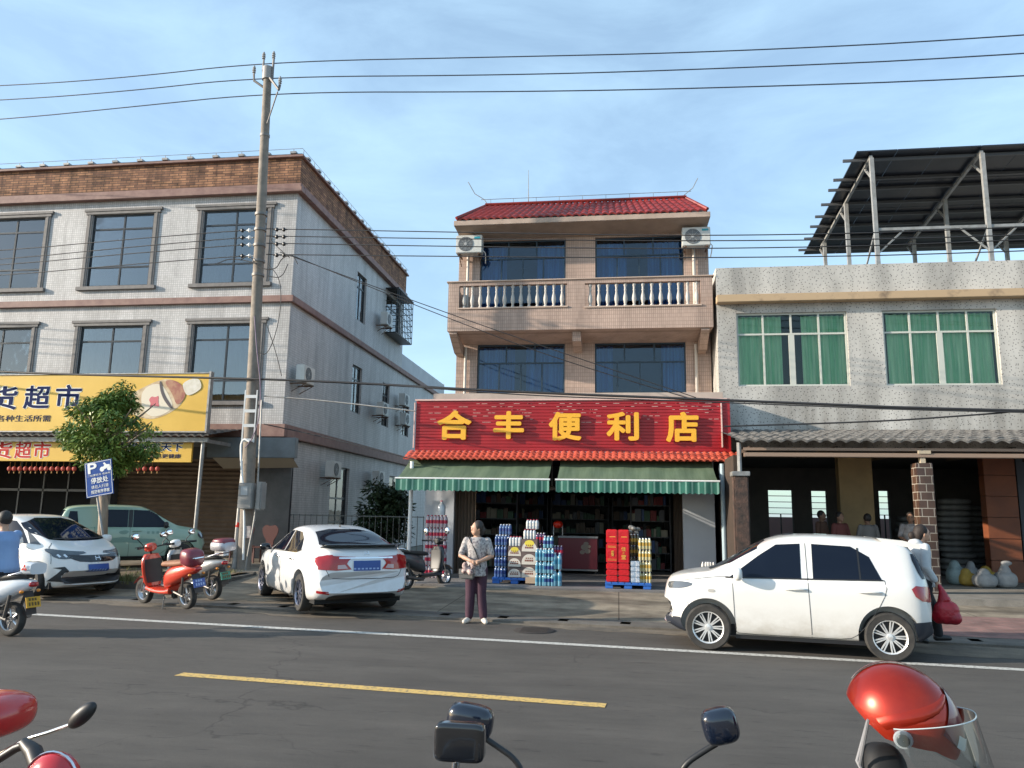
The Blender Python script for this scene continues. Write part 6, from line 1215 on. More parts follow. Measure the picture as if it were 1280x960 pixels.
mb.ell(V((.02, 0, .14)), .165, .11, .16, 20, 12, .8); mb.ell(V((.10, -.04, .07)), .10, .08, .09); mb.ell(V((-.08, .03, .08)), .09, .08, .10)
mb.tube([(0, 0, .30), (-.02, 0, .42), (-.05, .02, .52)], [.09, .045, .02], 10)
rbuild(mb, 'bag_body', mat('red_plastic_bag', (.45, .012, .025), .35, c2=(.28, .008, .02), scale=6, bump=1., bscale=9), t, .015, 3)
# rider on the white scooter at the left edge
p = atz(9, 796, 0); wv = scooter('white electric scooter with black seat and yellow plate ridden at the far left edge', V((p.x-.62, p.y+.13, 0)), R_(180-8), mat('white_scooter_paint', (.62, .65, .68), .25, coat=.6), mat('white_scooter_paint', (.62, .65, .68)), SEATB, front=None, plate=mat('yellow_plate', (.55, .30, .02), .4), emblem=True, group=None); wv['group'] = 'scooters and motorcycles parked at the roadside'; del wv['group']
mb = MB(); loftx(mb, [(-.80, 0, .90, .12, .07), (-.84, 0, .91, .15, .09), (-.98, 0, .90, .13, .075)], 16, .5); mb.build('back_rest', mat('white_scooter_paint', (.6, .6, .6)), wv, local=True, smooth=60)
mb = MB()
for a in (90, 210, 330): c, d = math.cos(R_(a)), math.sin(R_(a)); mb.prism([(.01*c-.014*d, .01*d+.014*c), (.045*c-.01*d, .045*d+.01*c), (.045*c+.01*d, .045*d-.01*c), (.01*c+.014*d, .01*d-.014*c)], lambda u, v, q: V((-.9+u, .151+q, .91+v)), 0, .004)
mb.build('emblem', REDTX, wv, local=True, smooth=False)
J = dict(pelvis=(-.42, 0, .88), chest=(-.36, 0, 1.24), neck=(-.32, 0, 1.38), head=(-.27, 0, 1.53), look=(1, .1, 0), shL=(-.34, .18, 1.33), shR=(-.34, -.18, 1.33), elL=(-.1, .27, 1.1), elR=(-.1, -.27, 1.1), wrL=(.24, .3, 1.05), wrR=(.24, -.3, 1.05), hpL=(-.38, .1, .85), hpR=(-.38, -.1, .85), knL=(.05, .14, .78), knR=(.05, -.14, .78), anL=(.12, .1, .40), anR=(.12, -.1, .40), toL=(.27, .1, .35), toR=(.27, -.1, .35))
person('scooter rider in a light blue shirt at the far left edge', wv.location.copy(), wv.rotation_euler.z, J, shirt=mat('light_blue_shirt', (.22, .34, .55), .8, c2=(.18, .28, .48), scale=3), pants=mat('dark_trousers', (.02, .022, .03), .8), shoes=BLK, sleeve=.45, build=1.05)
# people in the porch on the right
for px_, yy, lb, sm, hr, rz, sc_ in ((1050, 19.3, 'dark haired person in a dull red top inside the shaded porch', mat('dull_red_cloth', (.13, .035, .03), .8), HAIR, -60, 1.02), (1085, 19.6, 'person with short hair and grey shirt seen from behind in the porch', mat('grey_cloth', (.18, .17, .16), .8), HAIR, 95, 1.0), (1139, 19.0, 'person in a white printed shirt beside the brick pillar', mat('white_print_shirt', (.36, .34, .33), .8, c2=(.2, .18, .18), scale=9), HAIR, -110, 1.03), (1027, 19.9, 'person in brown deep in the shaded porch behind the car roof', mat('brown_cloth', (.12, .06, .04), .8), HAIR, -40, 1.04)):
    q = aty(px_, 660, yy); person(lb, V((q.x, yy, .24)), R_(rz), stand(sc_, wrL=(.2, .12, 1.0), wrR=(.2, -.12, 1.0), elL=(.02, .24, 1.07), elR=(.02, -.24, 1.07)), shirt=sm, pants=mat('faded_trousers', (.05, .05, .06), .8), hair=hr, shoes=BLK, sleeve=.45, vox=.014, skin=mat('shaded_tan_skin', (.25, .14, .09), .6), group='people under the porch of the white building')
# ================================================================ GOODS IN FRONT OF THE SHOP
def pet(name, c): 
    m = mat(name, c, .15, coat=.6); return m
CAPW = mat('white_cap', (.7, .72, .75), .4); PBLUE = pet('blue_bottle', (.07, .13, .28)); PCY = pet('cyan_bottle', (.15, .34, .44)); LBLU = mat('navy_label', (.012, .04, .17), .35); LCY = mat('teal_label', (.04, .20, .32), .35)
PRED = pet('clear_red_bottle', (.45, .35, .36)); LRED = mat('crimson_label', (.40, .015, .05), .35); PCLR = pet('clear_bottle', (.52, .54, .55)); LWH = mat('white_label', (.6, .58, .55), .4); PYEL = pet('pale_yellow_bottle', (.52, .46, .26)); LOLV = mat('olive_label', (.42, .26, .04), .4); PPUR = pet('purple_bottle', (.10, .05, .14))
def packmesh(nx, ny, r, h, mats):
    mb = MB()
    for i in range(nx):
        for j in range(ny):
            o = ((i-(nx-1)/2)*r*2.02, (j-(ny-1)/2)*r*2.02, 0)
            mb.m(0).lathe([(r*.85, 0), (r, h*.04), (r*.97, h*.32)], o, n=10, caps=False); mb.m(1).lathe([(r*1.0, h*.32), (r*1.0, h*.60)], o, n=10, caps=False); mb.m(0).lathe([(r*.97, h*.60), (r, h*.68), (r*.8, h*.80), (r*.36, h*.92)], o, n=10, caps=False); mb.m(2).lathe([(r*.38, h*.92), (r*.38, h*1.0), (.001, h)], o, n=8, caps=False)
    return mb.pack(mats, 50)
PK = {}
def pack(kind, loc, label, group, rz=0.):
    if kind not in PK:
        a = dict(blue=(4, 3, .035, .235, [PBLUE, LBLU, CAPW]), cyan=(3, 3, .038, .27, [PCY, LCY, CAPW]), navy=(3, 3, .038, .27, [PCY, LBLU, CAPW]), big=(2, 2, .052, .36, [PCY, LCY, CAPW]), red=(3, 2, .045, .30, [PRED, LRED, LRED]), clear=(4, 3, .035, .22, [PCLR, LWH, LRED]), yel=(4, 3, .034, .235, [PYEL, LOLV, CAPW]), pur=(3, 3, .036, .24, [PPUR, LRED, CAPW]), milk=(3, 2, .034, .26, [mat('milky_bottle', (.62, .60, .56), .35), mat('pale_label', (.5, .49, .46), .5), CAPW]), tea=(3, 3, .034, .24, [mat('olive_bottle', (.10, .085, .04), .2, coat=.5), MC['olive_label'], CAPW]))[kind]
        PK[kind] = packmesh(*a)
    o = bpy.data.objects.new('bottle_pack', PK[kind]); col.objects.link(o); o.location = loc; o.rotation_euler = (0, 0, rz+random.uniform(-.04, .04)); return tag(o, label, 'bottle pack', group)
PALB = mat('pallet_blue', (.03, .14, .48), .45)
def pallet(x, y, w_, d_, label, rz=0.):
    t = thing('pallet', label, 'pallet', (x, y, .15), rz, 'blue plastic pallets in front of the shop')
    mb = MB()
    for i in range(7): a = -w_/2+w_*i/7; mb.box(a+.006, a+w_/7-.006, -d_/2, d_/2, .105, .135, .004)
    for j in (-d_/2+.03, 0, d_/2-.03): mb.box(-w_/2, w_/2, j-.03, j+.03, .085, .104)
    mb.build('deck', PALB, t, local=True)
    for i in (-1, 0, 1):
        for j in (-1, 0, 1): mb = MB(); mb.box(i*(w_/2-.09)-.085, i*(w_/2-.09)+.085, j*(d_/2-.09)-.07, j*(d_/2-.09)+.07, 0, .0845, .01); mb.build('foot', PALB, t, local=True)
    return t
YP = 17.65
def X(px_, Y=YP): return aty(px_, 700, Y).x
ordn = ['bottom', 'second', 'third', 'top', 'fifth']
la, lb2 = X(616), X(671); pallet((la+lb2)/2, YP+.45, lb2-la+.02, .95, 'left blue pallet, under the cartons and dark blue bottles', 0)
ZP = .15+.137
for k in range(4):
    pack('blue', (X(625), YP+.17, ZP+k*.238), f'{ordn[k]} pack of dark blue bottles in the front stack on the left pallet', 'dark blue bottle packs on the left pallet')
    pack('blue', (X(627), YP+.42, ZP+k*.238), f'{ordn[k]} pack of dark blue bottles in the rear stack on the left pallet', 'dark blue bottle packs on the left pallet')
pack('blue', (X(628), YP+.42, ZP+4*.238), 'highest pack of dark blue bottles, lying over the rear stack on the left pallet', 'dark blue bottle packs on the left pallet')
CBR = mat('carton_brown', (.13, .09, .08), .7); CCR = mat('carton_cream', (.62, .55, .47), .6); CYL = mat('carton_yellow', (.70, .56, .06), .6); CTX = mat('carton_print', (.22, .06, .03), .6)
def carton(x, y, z, w_, h, label, yellow=False, d_=.30):
    t = thing('carton', label, 'carton', (x, y, z), random.uniform(-.02, .02), 'brown cartons with cream arches on the left pallet')
    mb = MB(); mb.box(-w_/2, w_/2, 0, d_, 0, h, .004); mb.build('box_body', CBR, t, local=True)
    fn = lambda u, v, d: V((u, -d, v)); a = w_*.47
    mb = MB(); mb.prism([(-a, .012), (a, .012)]+[(a*math.cos(R_(q)), .05+(h*.86-.05)*math.sin(R_(q))) for q in range(0, 181, 12)], fn, .001, .003); mb.build('printed_arch', CCR, t, local=True, smooth=False)
    if yellow: mb = MB(); mb.prism([(.0+w_*.30*math.cos(R_(q)), h*.68+h*.26*math.sin(R_(q))) for q in range(0, 360, 20)], fn, .0032, .0045); mb.build('yellow_patch', CYL, t, local=True, smooth=False)
    mb = MB()
    for i in range(4): mb.box(-.08+i*.045, -.055+i*.045, -.0052, -.004, h*.48, h*.58); 
    for i in range(5): mb.box(-.10+i*.04, -.07+i*.04, -.0052, -.004, h*.28, h*.42, 0)
    mb.build('print_marks', CTX, t, local=True, smooth=False)
for k in range(3): carton(X(643), YP+.02, ZP+k*.235, .31, .23, f'{ordn[k]} narrow brown carton with cream arch on the left pallet', k == 2)
pack('clear', (X(643), YP+.16, ZP+3*.235), 'white bottle pack topping the narrow carton stack on the left pallet', 'pale bottle packs on the cartons'); 
for k in range(3): carton(X(661.5), YP, ZP+k*.29, .37, .285, f'{ordn[k]} wide brown carton with cream arch on the left pallet', k == 2, .34)
pack('clear', (X(661), YP+.16, ZP+3*.29), 'white bottle pack topping the wide carton stack on the left pallet', 'pale bottle packs on the cartons'); pack('clear', (X(664), YP+.20, ZP+3*.29+.225), 'highest small white bottle pack above the wide cartons', 'pale bottle packs on the cartons')
t = thing('carton', 'opened tan carton tucked under the wide cartons at the pallet edge', 'carton', (X(665), YP-.13, .15+.03)); mb = MB(); mb.box(-.13, .13, 0, .12, 0, .13, .005); mb.build('box_body', mat('tan_carton', (.42, .30, .2), .7), t, local=True)
for k in range(3): pack('pur', (X(673), YP+.55, .15+.40+k*.25), f'{ordn[k]} pack of purple bottles in the shade behind the cartons', 'purple bottle packs behind the cartons')
t = thing('crate', 'dark crate under the purple bottle packs behind the cartons', 'crate', (X(673), YP+.55, .15)); mb = MB(); mb.box(-.17, .17, -.17, .17, 0, .395, .01); mb.build('crate_body', mat('dark_crate', (.04, .03, .05), .7), t, local=True)
for k in range(3):
    pack('cyan', (X(677), YP-.18, .152+k*.272), f'{ordn[k]} cyan bottle pack in the left stack beside the cartons', 'cyan bottle packs on the shop floor'); pack('navy', (X(687.5), YP-.18, .152+k*.272), f'{ordn[k]} cyan bottle pack with dark labels in the middle stack beside the cartons', 'cyan bottle packs on the shop floor')
    pack('navy', (X(686), YP+.1, .152+k*.272+.0), f'{ordn[k]} bottle pack with dark labels standing behind the middle cyan stack', 'cyan bottle packs on the shop floor')
pack('navy', (X(685), YP+.1, .152+3*.272), 'top bottle pack with dark labels standing behind the middle cyan stack', 'cyan bottle packs on the shop floor')
for k in range(2): pack('big', (X(697.5), YP-.18, .152+k*.365), f'{"lower" if k == 0 else "upper"} pack of large cyan bottles at the right end of the cyan stacks', 'cyan bottle packs on the shop floor')
pack('pur', (X(697), YP+.15, .152+.365*2-.1), 'purple bottle pack lying behind the large cyan bottles', 'purple bottle packs behind the cartons')
# right pallet
YR = 17.25
ra, rb = X(757, YR), X(813, YR); pallet((ra+rb)/2, YR+.45, rb-ra+.03, .95, 'right blue pallet, under the red gift packs and yellow bottles', 0)
RPK = mat('red_gift_wrap', (.60, .012, .018), .32, c2=(.5, .01, .015), scale=5, bump=.5, bscale=9); GTX = mat('gold_print', (.75, .38, .06), .4)
def gift(x, y, z, w_, h, label, kind):
    t = thing('gift_pack', label, 'gift pack', (x, y, z), 0, 'red gift packs stacked on the right pallet')
    mb = MB(); mb.box(-w_/2, w_/2, 0, .26, 0, h, .02); mb.build('pack_body', RPK, t, local=True, smooth=60); fn = lambda u, v, d: V((u, -d, v)); mb = MB()
    if kind == 1: text(mb, '佳', fn, -.05, .05, h*.62, h*.84, .001, .004, .01); text(mb, '之', fn, -.03, .03, h*.48, h*.58, .001, .004, .01); text(mb, '堂', fn, -.05, .05, h*.2, h*.44, .001, .004, .02)
    if kind == 2:
        text(mb, '福', fn, -.02, .04, h*.35, h*.65, .001, .004, .01)
        for z in (.80, .86): mb.box(-.09, .09, -.003, -.001, h*z, h*z+.008)
        for z in (.14, .2): mb.box(-.10, .10, -.003, -.001, h*z, h*z+.005)
    if kind == 3: mb.box(-.05, .08, -.003, -.001, h*.45, h*.5)
    if kind: mb.build('print', GTX, t, local=True, smooth=False)
    else: mb.bm.free()
gw = (X(787, YR)-X(757.5, YR))/2
for c in range(2):
    x = X(757.5, YR)+gw*(c+.5); cn = ('left', 'right')[c]
    for k, (h, kd) in enumerate(((.13, 0), (.13, 0), (.14, 0), (.42, 2 if c == 0 else 1), (.30, 3))):
        z = ZP+(0, .131, .262, .404, .826)[k]; gift(x, YR+(.02 if k < 4 else .14), z, gw*.98, h, f'{["bottom", "second", "third", "tall fourth", "highest"][k]} red gift pack in the {cn} column on the right pallet', kd)
LTB = mat('pale_blue_pack', (.28, .36, .45), .4, c2=(.6, .6, .62), scale=14, lo=.5, hi=.6)
for k in range(4): mb = MB(); mb.box(X(788.5, YR), X(799.5, YR), YR, YR+.2, ZP+k*.115, ZP+k*.115+.112, .01); one('snack_pack', mb, LTB, f'{ordn[k]} pale blue printed pack between the red packs and yellow bottles', 'snack pack', 'pale blue packs on the right pallet')
for k in range(3): pack('tea', (X(794, YR), YR+.42, ZP+.30+k*.245), f'{ordn[k]} pack of olive brown bottles behind the pale blue packs', 'olive bottle packs on the right pallet')
mb = MB(); mb.box(X(788, YR), X(800, YR), YR+.3, YR+.55, ZP, ZP+.298, .01); one('carton', mb, CBR, 'plain brown carton under the olive brown bottle packs', 'carton')
mb = MB()
for q_ in ((-.08, 0, -.04), (.05, .02, -.05), (0, -.03, .03), (.09, 0, .02), (-.06, .03, .06)): mb.ell((X(793, YR)+q_[0], YR+.4+q_[1], ZP+1.12+q_[2]), .07, .06, .05, 7, 4)
one('wrapped_bundle', mb, mat('clear_wrap', (.06, .055, .05), .25, c2=(.3, .28, .25), scale=12), 'crumpled clear wrapped bundle on top of the olive bottle packs', 'bundle')
for k in range(4): pack('yel', (X(806.5, YR), YR+.14, ZP+k*.238), f'{ordn[k]} pale yellow bottle pack in the front stack on the right pallet', 'yellow bottle packs on the right pallet'); pack('yel', (X(806, YR), YR+.38, ZP+k*.238), f'{ordn[k]} pale yellow bottle pack in the rear stack on the right pallet', 'yellow bottle packs on the right pallet')
# red bottle packs beside the left shop pillar
YQ = 18.7
for k in range(5):
    pack('red', (X(538, YQ), YQ, .15+k*.302), f'{ordn[k] if k != 3 else "fourth"} red labelled bottle pack in the left stack beside the white pillar', 'red labelled bottle packs by the left pillar'); pack('red', (X(551, YQ), YQ, .15+k*.302), f'{ordn[k] if k != 3 else "fourth"} red labelled bottle pack in the right stack beside the white pillar', 'red labelled bottle packs by the left pillar')
t = thing('water_bottle', 'single large water bottle standing on the red labelled bottle packs', 'bottle', (X(550, YQ), YQ, .15+5*.302)); mb = MB(); mb.lathe([(.09, 0), (.1, .02), (.1, .2), (.07, .26), (.03, .3), (.03, .33)], n=14); mb.build('bottle_body', PCLR, t, local=True); mb = MB(); mb.lathe([(.035, .331), (.035, .355), (.001, .356)], n=10); mb.build('cap', LRED, t, local=True)
YM = 18.9
for k, (x, z) in enumerate(((862, 0), (871, 0), (880, 0), (887, 0), (882, 1), (888, 1))): pack('milk', (X(x, YM), YM, .15+z*.262+.27*0), f'{["first", "second", "third", "fourth", "fifth", "sixth"][k]} milky white bottle pack from the left at the foot of the right pillar', 'milky white bottle packs by the right pillar')
# ================================================================ SHOP INTERIOR
q0 = aty(698, 673, 21); q1 = aty(747, 706, 21)
t = thing('display_freezer', 'dark red chest freezer with a pale fruit picture inside the shop', 'freezer', ((q0.x+q1.x)/2, 21, .15))
mb = MB(); mb.box(q0.x, q1.x, 21.0, 21.7, .28, q0.z+.02, .015); mb.build('cabinet', mat('dark_red_panel', (.13, .012, .02), .35), t)
mb = MB(); 
for a in ((q0.x, q1.x, q0.z+.021, q0.z+.07), (q0.x, q1.x, .24, .279)): mb.box(a[0]-.01, a[1]+.01, 20.98, 21.72, a[2], a[3])
mb.build('frame', mat('dim_aluminium', (.22, .22, .22), .4, .5), t)
mb = MB(); cx, cz2 = (q0.x+q1.x)/2, .78
for (dx, dz, r) in ((.18, .08, .1), (.26, -.02, .08), (.12, -.05, .07), (.22, .17, .07), (.3, .1, .05)): mb.prism([(cx+dx+r*math.cos(i*.5), cz2+dz+r*.8*math.sin(i*.5)) for i in range(12)], lambda u, v, d: V((u, 21-d, v)), .002+abs(dx)*.01, .004+abs(dx)*.01)
mb.build('fruit_picture', mat('dim_print', (.22, .17, .13), .5), t, smooth=False)
for x in (q0.x+.05, q1.x-.05): mb = MB(); mb.tube([(x, 21.1, .15), (x, 21.1, .24)], .03, 8); mb.build('leg', BLK, t)
t = thing('display_stand', 'small display frame with a bright red rounded top on the shop counter', 'stand', (aty(697, 672, 21.3).x, 21.3, q0.z+.07))
a = aty(692, 650, 21.3); b = aty(703, 673, 21.3); mb = MB()
for x in (a.x, b.x): mb.tube([(x, 21.3, q0.z+.07), (x, 21.3, a.z-.1)], .012, 6)
mb.build('frame', WHT, t); mb = MB(); mb.ell(((a.x+b.x)/2, 21.3, a.z-.12), (b.x-a.x)*.55, .12, .10, 14, 8, .8); mb.build('red_top', mat('bright_red_plastic', (.75, .03, .01), .35), t)
SHF = mat('shelf_metal', (.08, .08, .085), .5); gc = [mat('goods_'+n_, c, .5) for n_, c in (('brown', (.12, .07, .04)), ('blue', (.04, .08, .2)), ('red', (.2, .02, .02)), ('cream', (.3, .27, .2)), ('green', (.04, .1, .05)), ('grey', (.1, .1, .11)))]
for k, (x0, x1, y, lb) in enumerate(((-4.2, -2.3, 25.4, 'dim goods shelf at the left of the shop back wall'), (-2.2, -.3, 25.4, 'dim goods shelf at the middle of the shop back wall'), (-.2, 1.5, 25.4, 'dim goods shelf at the right of the shop back wall'), (-4.25, -2.9, 22.2, 'dim goods shelf just inside the left of the shop entrance'), (.35, 1.5, 22.6, 'dim goods shelf just inside the right of the shop entrance'))):
    t = thing('shelf', lb, 'shelf', ((x0+x1)/2, y, .15), 0, 'goods shelves inside the shop'); mb = MB()
    for z in (.2, .65, 1.1, 1.55, 2.0): mb.box(x0, x1, y, y+.4, z, z+.03)
    mb.box(x0, x0+.03, y+.002, y+.398, .15, 2.3); mb.box(x1-.03, x1, y+.002, y+.398, .15, 2.3); mb.build('rack', SHF, t)
    mb = MB()
    for z in (.23, .68, 1.13, 1.58, 2.03):
        x = x0+.05
        while x < x1-.2: w_ = random.uniform(.06, .2); h = random.uniform(.12, .36); mb.m(random.randrange(6)).box(x, x+w_*.92, y+.03, y+.35, z, z+h); x += w_
    g = mb.build('goods', gc, t, smooth=False); g['kind'] = 'stuff'
t = thing('ceiling_fan', 'dusty ceiling fan hanging in the gap between the two awnings', 'fan', (aty(690, 620, 20.8).x, 20.8, 2.3)); fx = aty(690, 620, 20.8).x
mb = MB(); mb.tube([(fx, 20.8, 3.39), (fx, 20.8, 2.45)], .015, 6); mb.build('rod', STEEL, t); mb = MB(); mb.ell((fx, 20.8, 2.42), .12, .12, .06, 14, 8); mb.build('motor', mat('dusty_cream', (.3, .27, .22), .6), t)
for i in range(3): a = i*2.094+.3; d = V((math.cos(a), math.sin(a), 0)); n_ = V((-d.y, d.x, .15)); c = V((fx, 20.8, 2.40)); mb = MB(); mb.f([c+d*.12-n_*.05, c+d*.6-n_*.07, c+d*.6+n_*.07, c+d*.12+n_*.05]); mb.build('blade', MC['dusty_cream'], t)
# ================================================================ PORCH GOODS ON THE RIGHT
SACK = mat('woven_white_sack', (.36, .36, .35), .7, c2=(.26, .26, .26), scale=5, bump=1., bscale=12); SACKY = mat('yellow_woven_sack', (.42, .28, .05), .75, c2=(.3, .2, .04), scale=6, bump=.6, bscale=24); FLATS = mat('grey_feed_sack', (.20, .20, .19), .8, c2=(.13, .13, .13), scale=4)
def sack(px_, py, w_, h, m, label, Y=None, tie=True):
    p = atz(px_, py, .24); y = Y or p.y; q = aty(px_, py, y); t = thing('sack', label, 'sack', (q.x, y, .24), 0, 'filled sacks on the porch floor'); mb = MB(); random.seed(int(px_))
    mb.ell(V((0, 0, h*.34)), w_*.46, w_*.40, h*.36, 20, 10, .75); mb.ell(V((random.uniform(-.05, .05), 0, h*.66)), w_*.26, w_*.24, h*.30, 16, 8)
    for i in range(5): mb.ell(V((random.uniform(-1, 1)*w_*.33, -w_*.2*random.random(), h*random.uniform(.15, .5))), w_*.16, w_*.16, h*.16, 10, 6)
    if tie: mb.ell(V((0, 0, h-.05)), .08, .07, .08); mb.ell(V((.05, 0, h+.03)), .13, .08, .06, 12, 6)
    rbuild(mb, 'sack_body', m, t, .02, 2)
sack(1257, 728, .52, .52, SACK, 'white tied sack standing in front of the orange pier', 19.3); sack(1231, 728, .55, .45, SACK, 'slumped white sack between the yellow sack and the orange pier', 19.2, False)
sack(1210, 722, .45, .42, SACKY, 'yellow woven sack on the porch floor beside the slumped white sack', 19.6, False); sack(1233, 715, .5, .45, SACKY, 'second yellow woven sack behind the slumped white sack', 20.3, False); sack(1196, 720, .5, .6, mat('pale_blue_sack', (.26, .34, .34), .6, c2=(.16, .21, .21), scale=8, bump=.6, bscale=16), 'pale blue plastic sack just right of the brick pillar', 19.8, False); sack(1213, 705, .4, .55, SACK, 'upright white sack behind the yellow woven sack', 20.5, False)
random.seed(11); o0 = None
sm = MB()
for c, (xx, yy, n) in enumerate(((aty(1193, 650, 22.6).x, 22.6, 13), (aty(1212, 650, 23.2).x, 23.2, 12), (aty(1140, 650, 23.0).x, 23.0, 10))):
    for k in range(n):
        if o0 is None: mb = MB(); mb.ell((0, 0, .085), .42, .28, .085, 18, 8, .6); me = mb.pack([FLATS], 60); o0 = bpy.data.objects.new('feed_sack', me)
        else: o0 = o0.copy()
        col.objects.link(o0); o0.location = (xx+random.uniform(-.04, .04), yy+random.uniform(-.04, .04), .24+k*.16); o0.rotation_euler = (0, 0, random.uniform(-.1, .1)); tag(o0, 'flat grey feed sack in the tall '+['stack behind the pale blue sack', 'stack at the back right of the porch', 'stack behind the person in the white printed shirt'][c], 'feed sack', ['grey feed sacks stacked behind the pale blue sack', 'grey feed sacks stacked at the back right of the porch', 'grey feed sacks stacked behind the person in white'][c])
# carved red chair behind the utility pole
t = thing('carved_chair', 'carved dark red wooden chair in the shade behind the utility pole', 'chair', (aty(330, 715, 21).x, 21, gz(-12, 21)))
RW = mat('dark_red_wood', (.10, .032, .026), .6); x0 = t.location.x; z0 = t.location.z
for dx in (-.25, .25):
    for dy in (-.2, .22): mb = MB(); mb.tube([(x0+dx, 21+dy, z0), (x0+dx, 21+dy, z0+.42)], .025, 6); mb.build('leg', RW, t)
mb = MB(); mb.box(x0-.3, x0+.3, 20.75, 21.25, z0+.42, z0+.46, .01); mb.build('seat', RW, t)
mb = MB(); fn = lambda u, v, d: V((x0+u, 21.22+d, z0+v)); mb.prism(chaikin([(-.12, .46), (.12, .46), (.1, .62), (.2, .75), (.26, .95), (.14, 1.08), (0, 1.02), (-.14, 1.08), (-.26, .95), (-.2, .75), (-.1, .62)], 2, True), fn, 0, .04); mb.build('backrest', RW, t)
o = dup(t, (aty(300, 715, 21.2).x, 21.2, z0), .1, 'second carved dark red chair left of the utility pole')
# drain-side small things: manhole cover in the road
p = atz(668, 788, .004); mb = MB(); mb.lathe([(.32, 0), (.31, .006), (.001, .006)], (0, 0, 0), n=28, caps=False)
for i in range(-3, 4): mb.box(-.2, .2, i*.07-.01, i*.07+.01, .007, .011)
bmesh.ops.translate(mb.bm, verts=mb.bm.verts, vec=(p.x, p.y, .005)); one('manhole_cover', mb, mat('cast_iron', (.04, .035, .032), .7, .3, c2=(.06, .05, .045), scale=12), 'round dark manhole cover set in the shoulder in front of the shop', 'manhole cover')
# ================================================================ NEAR SIDE SCOOTERS
DBL = mat('deep_blue_black', (.006, .010, .022), .16, coat=.7); MBK = mat('motorcycle_red', (.42, .015, .02), .22, coat=.6)
p = aty(745, 905, 1.95)
ns = scooter('black scooter facing the street with two rounded dark mirrors in the foreground', (p.x, 1.12, .02), R_(90), DBL, DBL, SEATB, 0, mirrors=False, group=None, mh=1.1)

def nmirror(par, c, stalk, rx, ry, rz, rot, m=DBL, e=.6):
    c = V(c); mb = MB(); M = Matrix.Rotation(rot, 3, 'Y'); sm_ = smoothpts([tuple(q) for q in stalk], 2); mb.tube(sm_, .0075, 8); st = mb.build('mirror_stalk', BLK, par, smooth=60)
    mb = MB(); mb.ell(c, rx, ry, rz, 24, 16, e, M); sh_ = mb.build('mirror_shell', m, st, smooth=60); mb = MB(); mb.ell(c+V((0, ry*.62, 0)), rx*.92, ry*.5, rz*.9, 24, 12, e, M); mb.build('mirror_glass', MIRG, sh_, smooth=60)
    return sh_
def A(x, y, D): return aty(x, y, D)
Dm = 1.95
nmirror(ns, A(588, 901, Dm), [A(598, 917, Dm), A(620, 932, Dm), A(646, 950, Dm), A(656, 975, Dm), A(690, 1040, Dm-.25)], .058, .035, .040, R_(8))
nmirror(ns, A(900, 907, Dm), [A(903, 925, Dm), A(878, 940, Dm), A(856, 955, Dm), A(850, 972, Dm), A(815, 1040, Dm-.25)], .042, .032, .040, R_(-14))
c = A(575, 927, 1.6); wb_ = scooter('white scooter with a square black mirror in the foreground left of the dark scooter', (c.x-.32, .95, .02), R_(96), MC['white_scooter_paint'], MC['white_scooter_paint'], SEATB, 0, mirrors=False, group=None)
mb = MB(); mb.tube([A(570, 946, 1.62), A(568, 975, 1.63), A(560, 1060, 1.5)], .009, 8); st = mb.build('mirror_stalk', CHROME, wb_, smooth=60)
mb = MB(); mb.ell(A(575, 927, 1.6), .051, .017, .037, 40, 20, .3); sh_ = mb.build('mirror_shell', GLOSSBLK, st, smooth=50)
a = A(546, 927, 1.6); mb = MB(); mb.obox(a+V((-.0015, -.002, 0)), .003, .016, .056, Matrix.Rotation(R_(2), 4, 'Y'), .001); mb.build('chrome_edge', CHROME, sh_)
# left foreground motorcycle
lm = scooter('red motorcycle with a chrome rimmed headlight and round mirror at the bottom left', (A(20, 950, 2.0).x, 1.3, .02), R_(84), MBK, MBK, SEATB, 0, mirrors=False, group=None)
mb = MB(); mb.tube([A(88, 906, 2.0), A(60, 916, 2.0), A(36, 923, 2.0), A(-5, 945, 2.05)], .006, 8); st = mb.build('mirror_stalk', CHROME, lm, smooth=60)
mb = MB(); Mr = Matrix.Rotation(R_(-42), 3, 'Y'); mb.ell(A(103, 894, 2.0), .048, .018, .022, 20, 12, 1., Mr); mb.build('mirror_shell', BLK, st, smooth=60)
hc = A(56, 982, 1.9); mb = MB(); mb.tube([hc+V((.0745*math.cos(i*.262), .02, .0745*math.sin(i*.262))) for i in range(25)], .004, 6); hr_ = mb.build('headlight_rim', CHROME, lm, smooth=60); mb = MB(); mb.ell(hc+V((0, .03, 0)), .073, .05, .073, 24, 12); mb.build('headlight_bowl', MBK, hr_, smooth=60)
mb = MB(); mb.tube([A(30, 928, 1.98), A(42, 940, 1.96), A(48, 958, 1.94)], [.014, .022, .022], 10); mb.tube([A(-20, 960, 2.0), A(20, 935, 2.0), A(34, 930, 2.0)], .012, 8); mb.build('brake_lever', BLK, lm, smooth=60)
# red helmet or top box lid at the left edge
mb = MB(); c = A(-14, 893, 2.15); mb.ell(c, .11, .12, .062, 24, 16, .75); o = one('helmet', mb, mat('red_helmet_shell', (.50, .025, .02), .25, c2=(.4, .012, .015), scale=6, coat=.6), 'shiny red helmet resting on the handlebar at the bottom left edge', 'helmet', smooth=60)
# ================================================================ HELMET AT THE RIGHT
HD = 1.88
hc = A(1126, 896, HD); k = HD/950/math.cos(0)
t = thing('helmet', 'orange red open helmet with raised clear visor in the right foreground', 'helmet', hc)
HRED = NT('helmet_red'); v = HRED.vec(); cc = HRED.ramp(HRED.noise(v, 5, 5), .3, (.24, .010, .006), .7, (.40, .028, .008)); HRED.fin(cc, .3); HRED.b.inputs['Coat Weight'].default_value = .35; HRED.b.inputs['Metallic'].default_value = .55; HRED = HRED.m
HDK = mat('maroon_helmet_stripe', (.14, .02, .03), .28, .2, coat=.6)
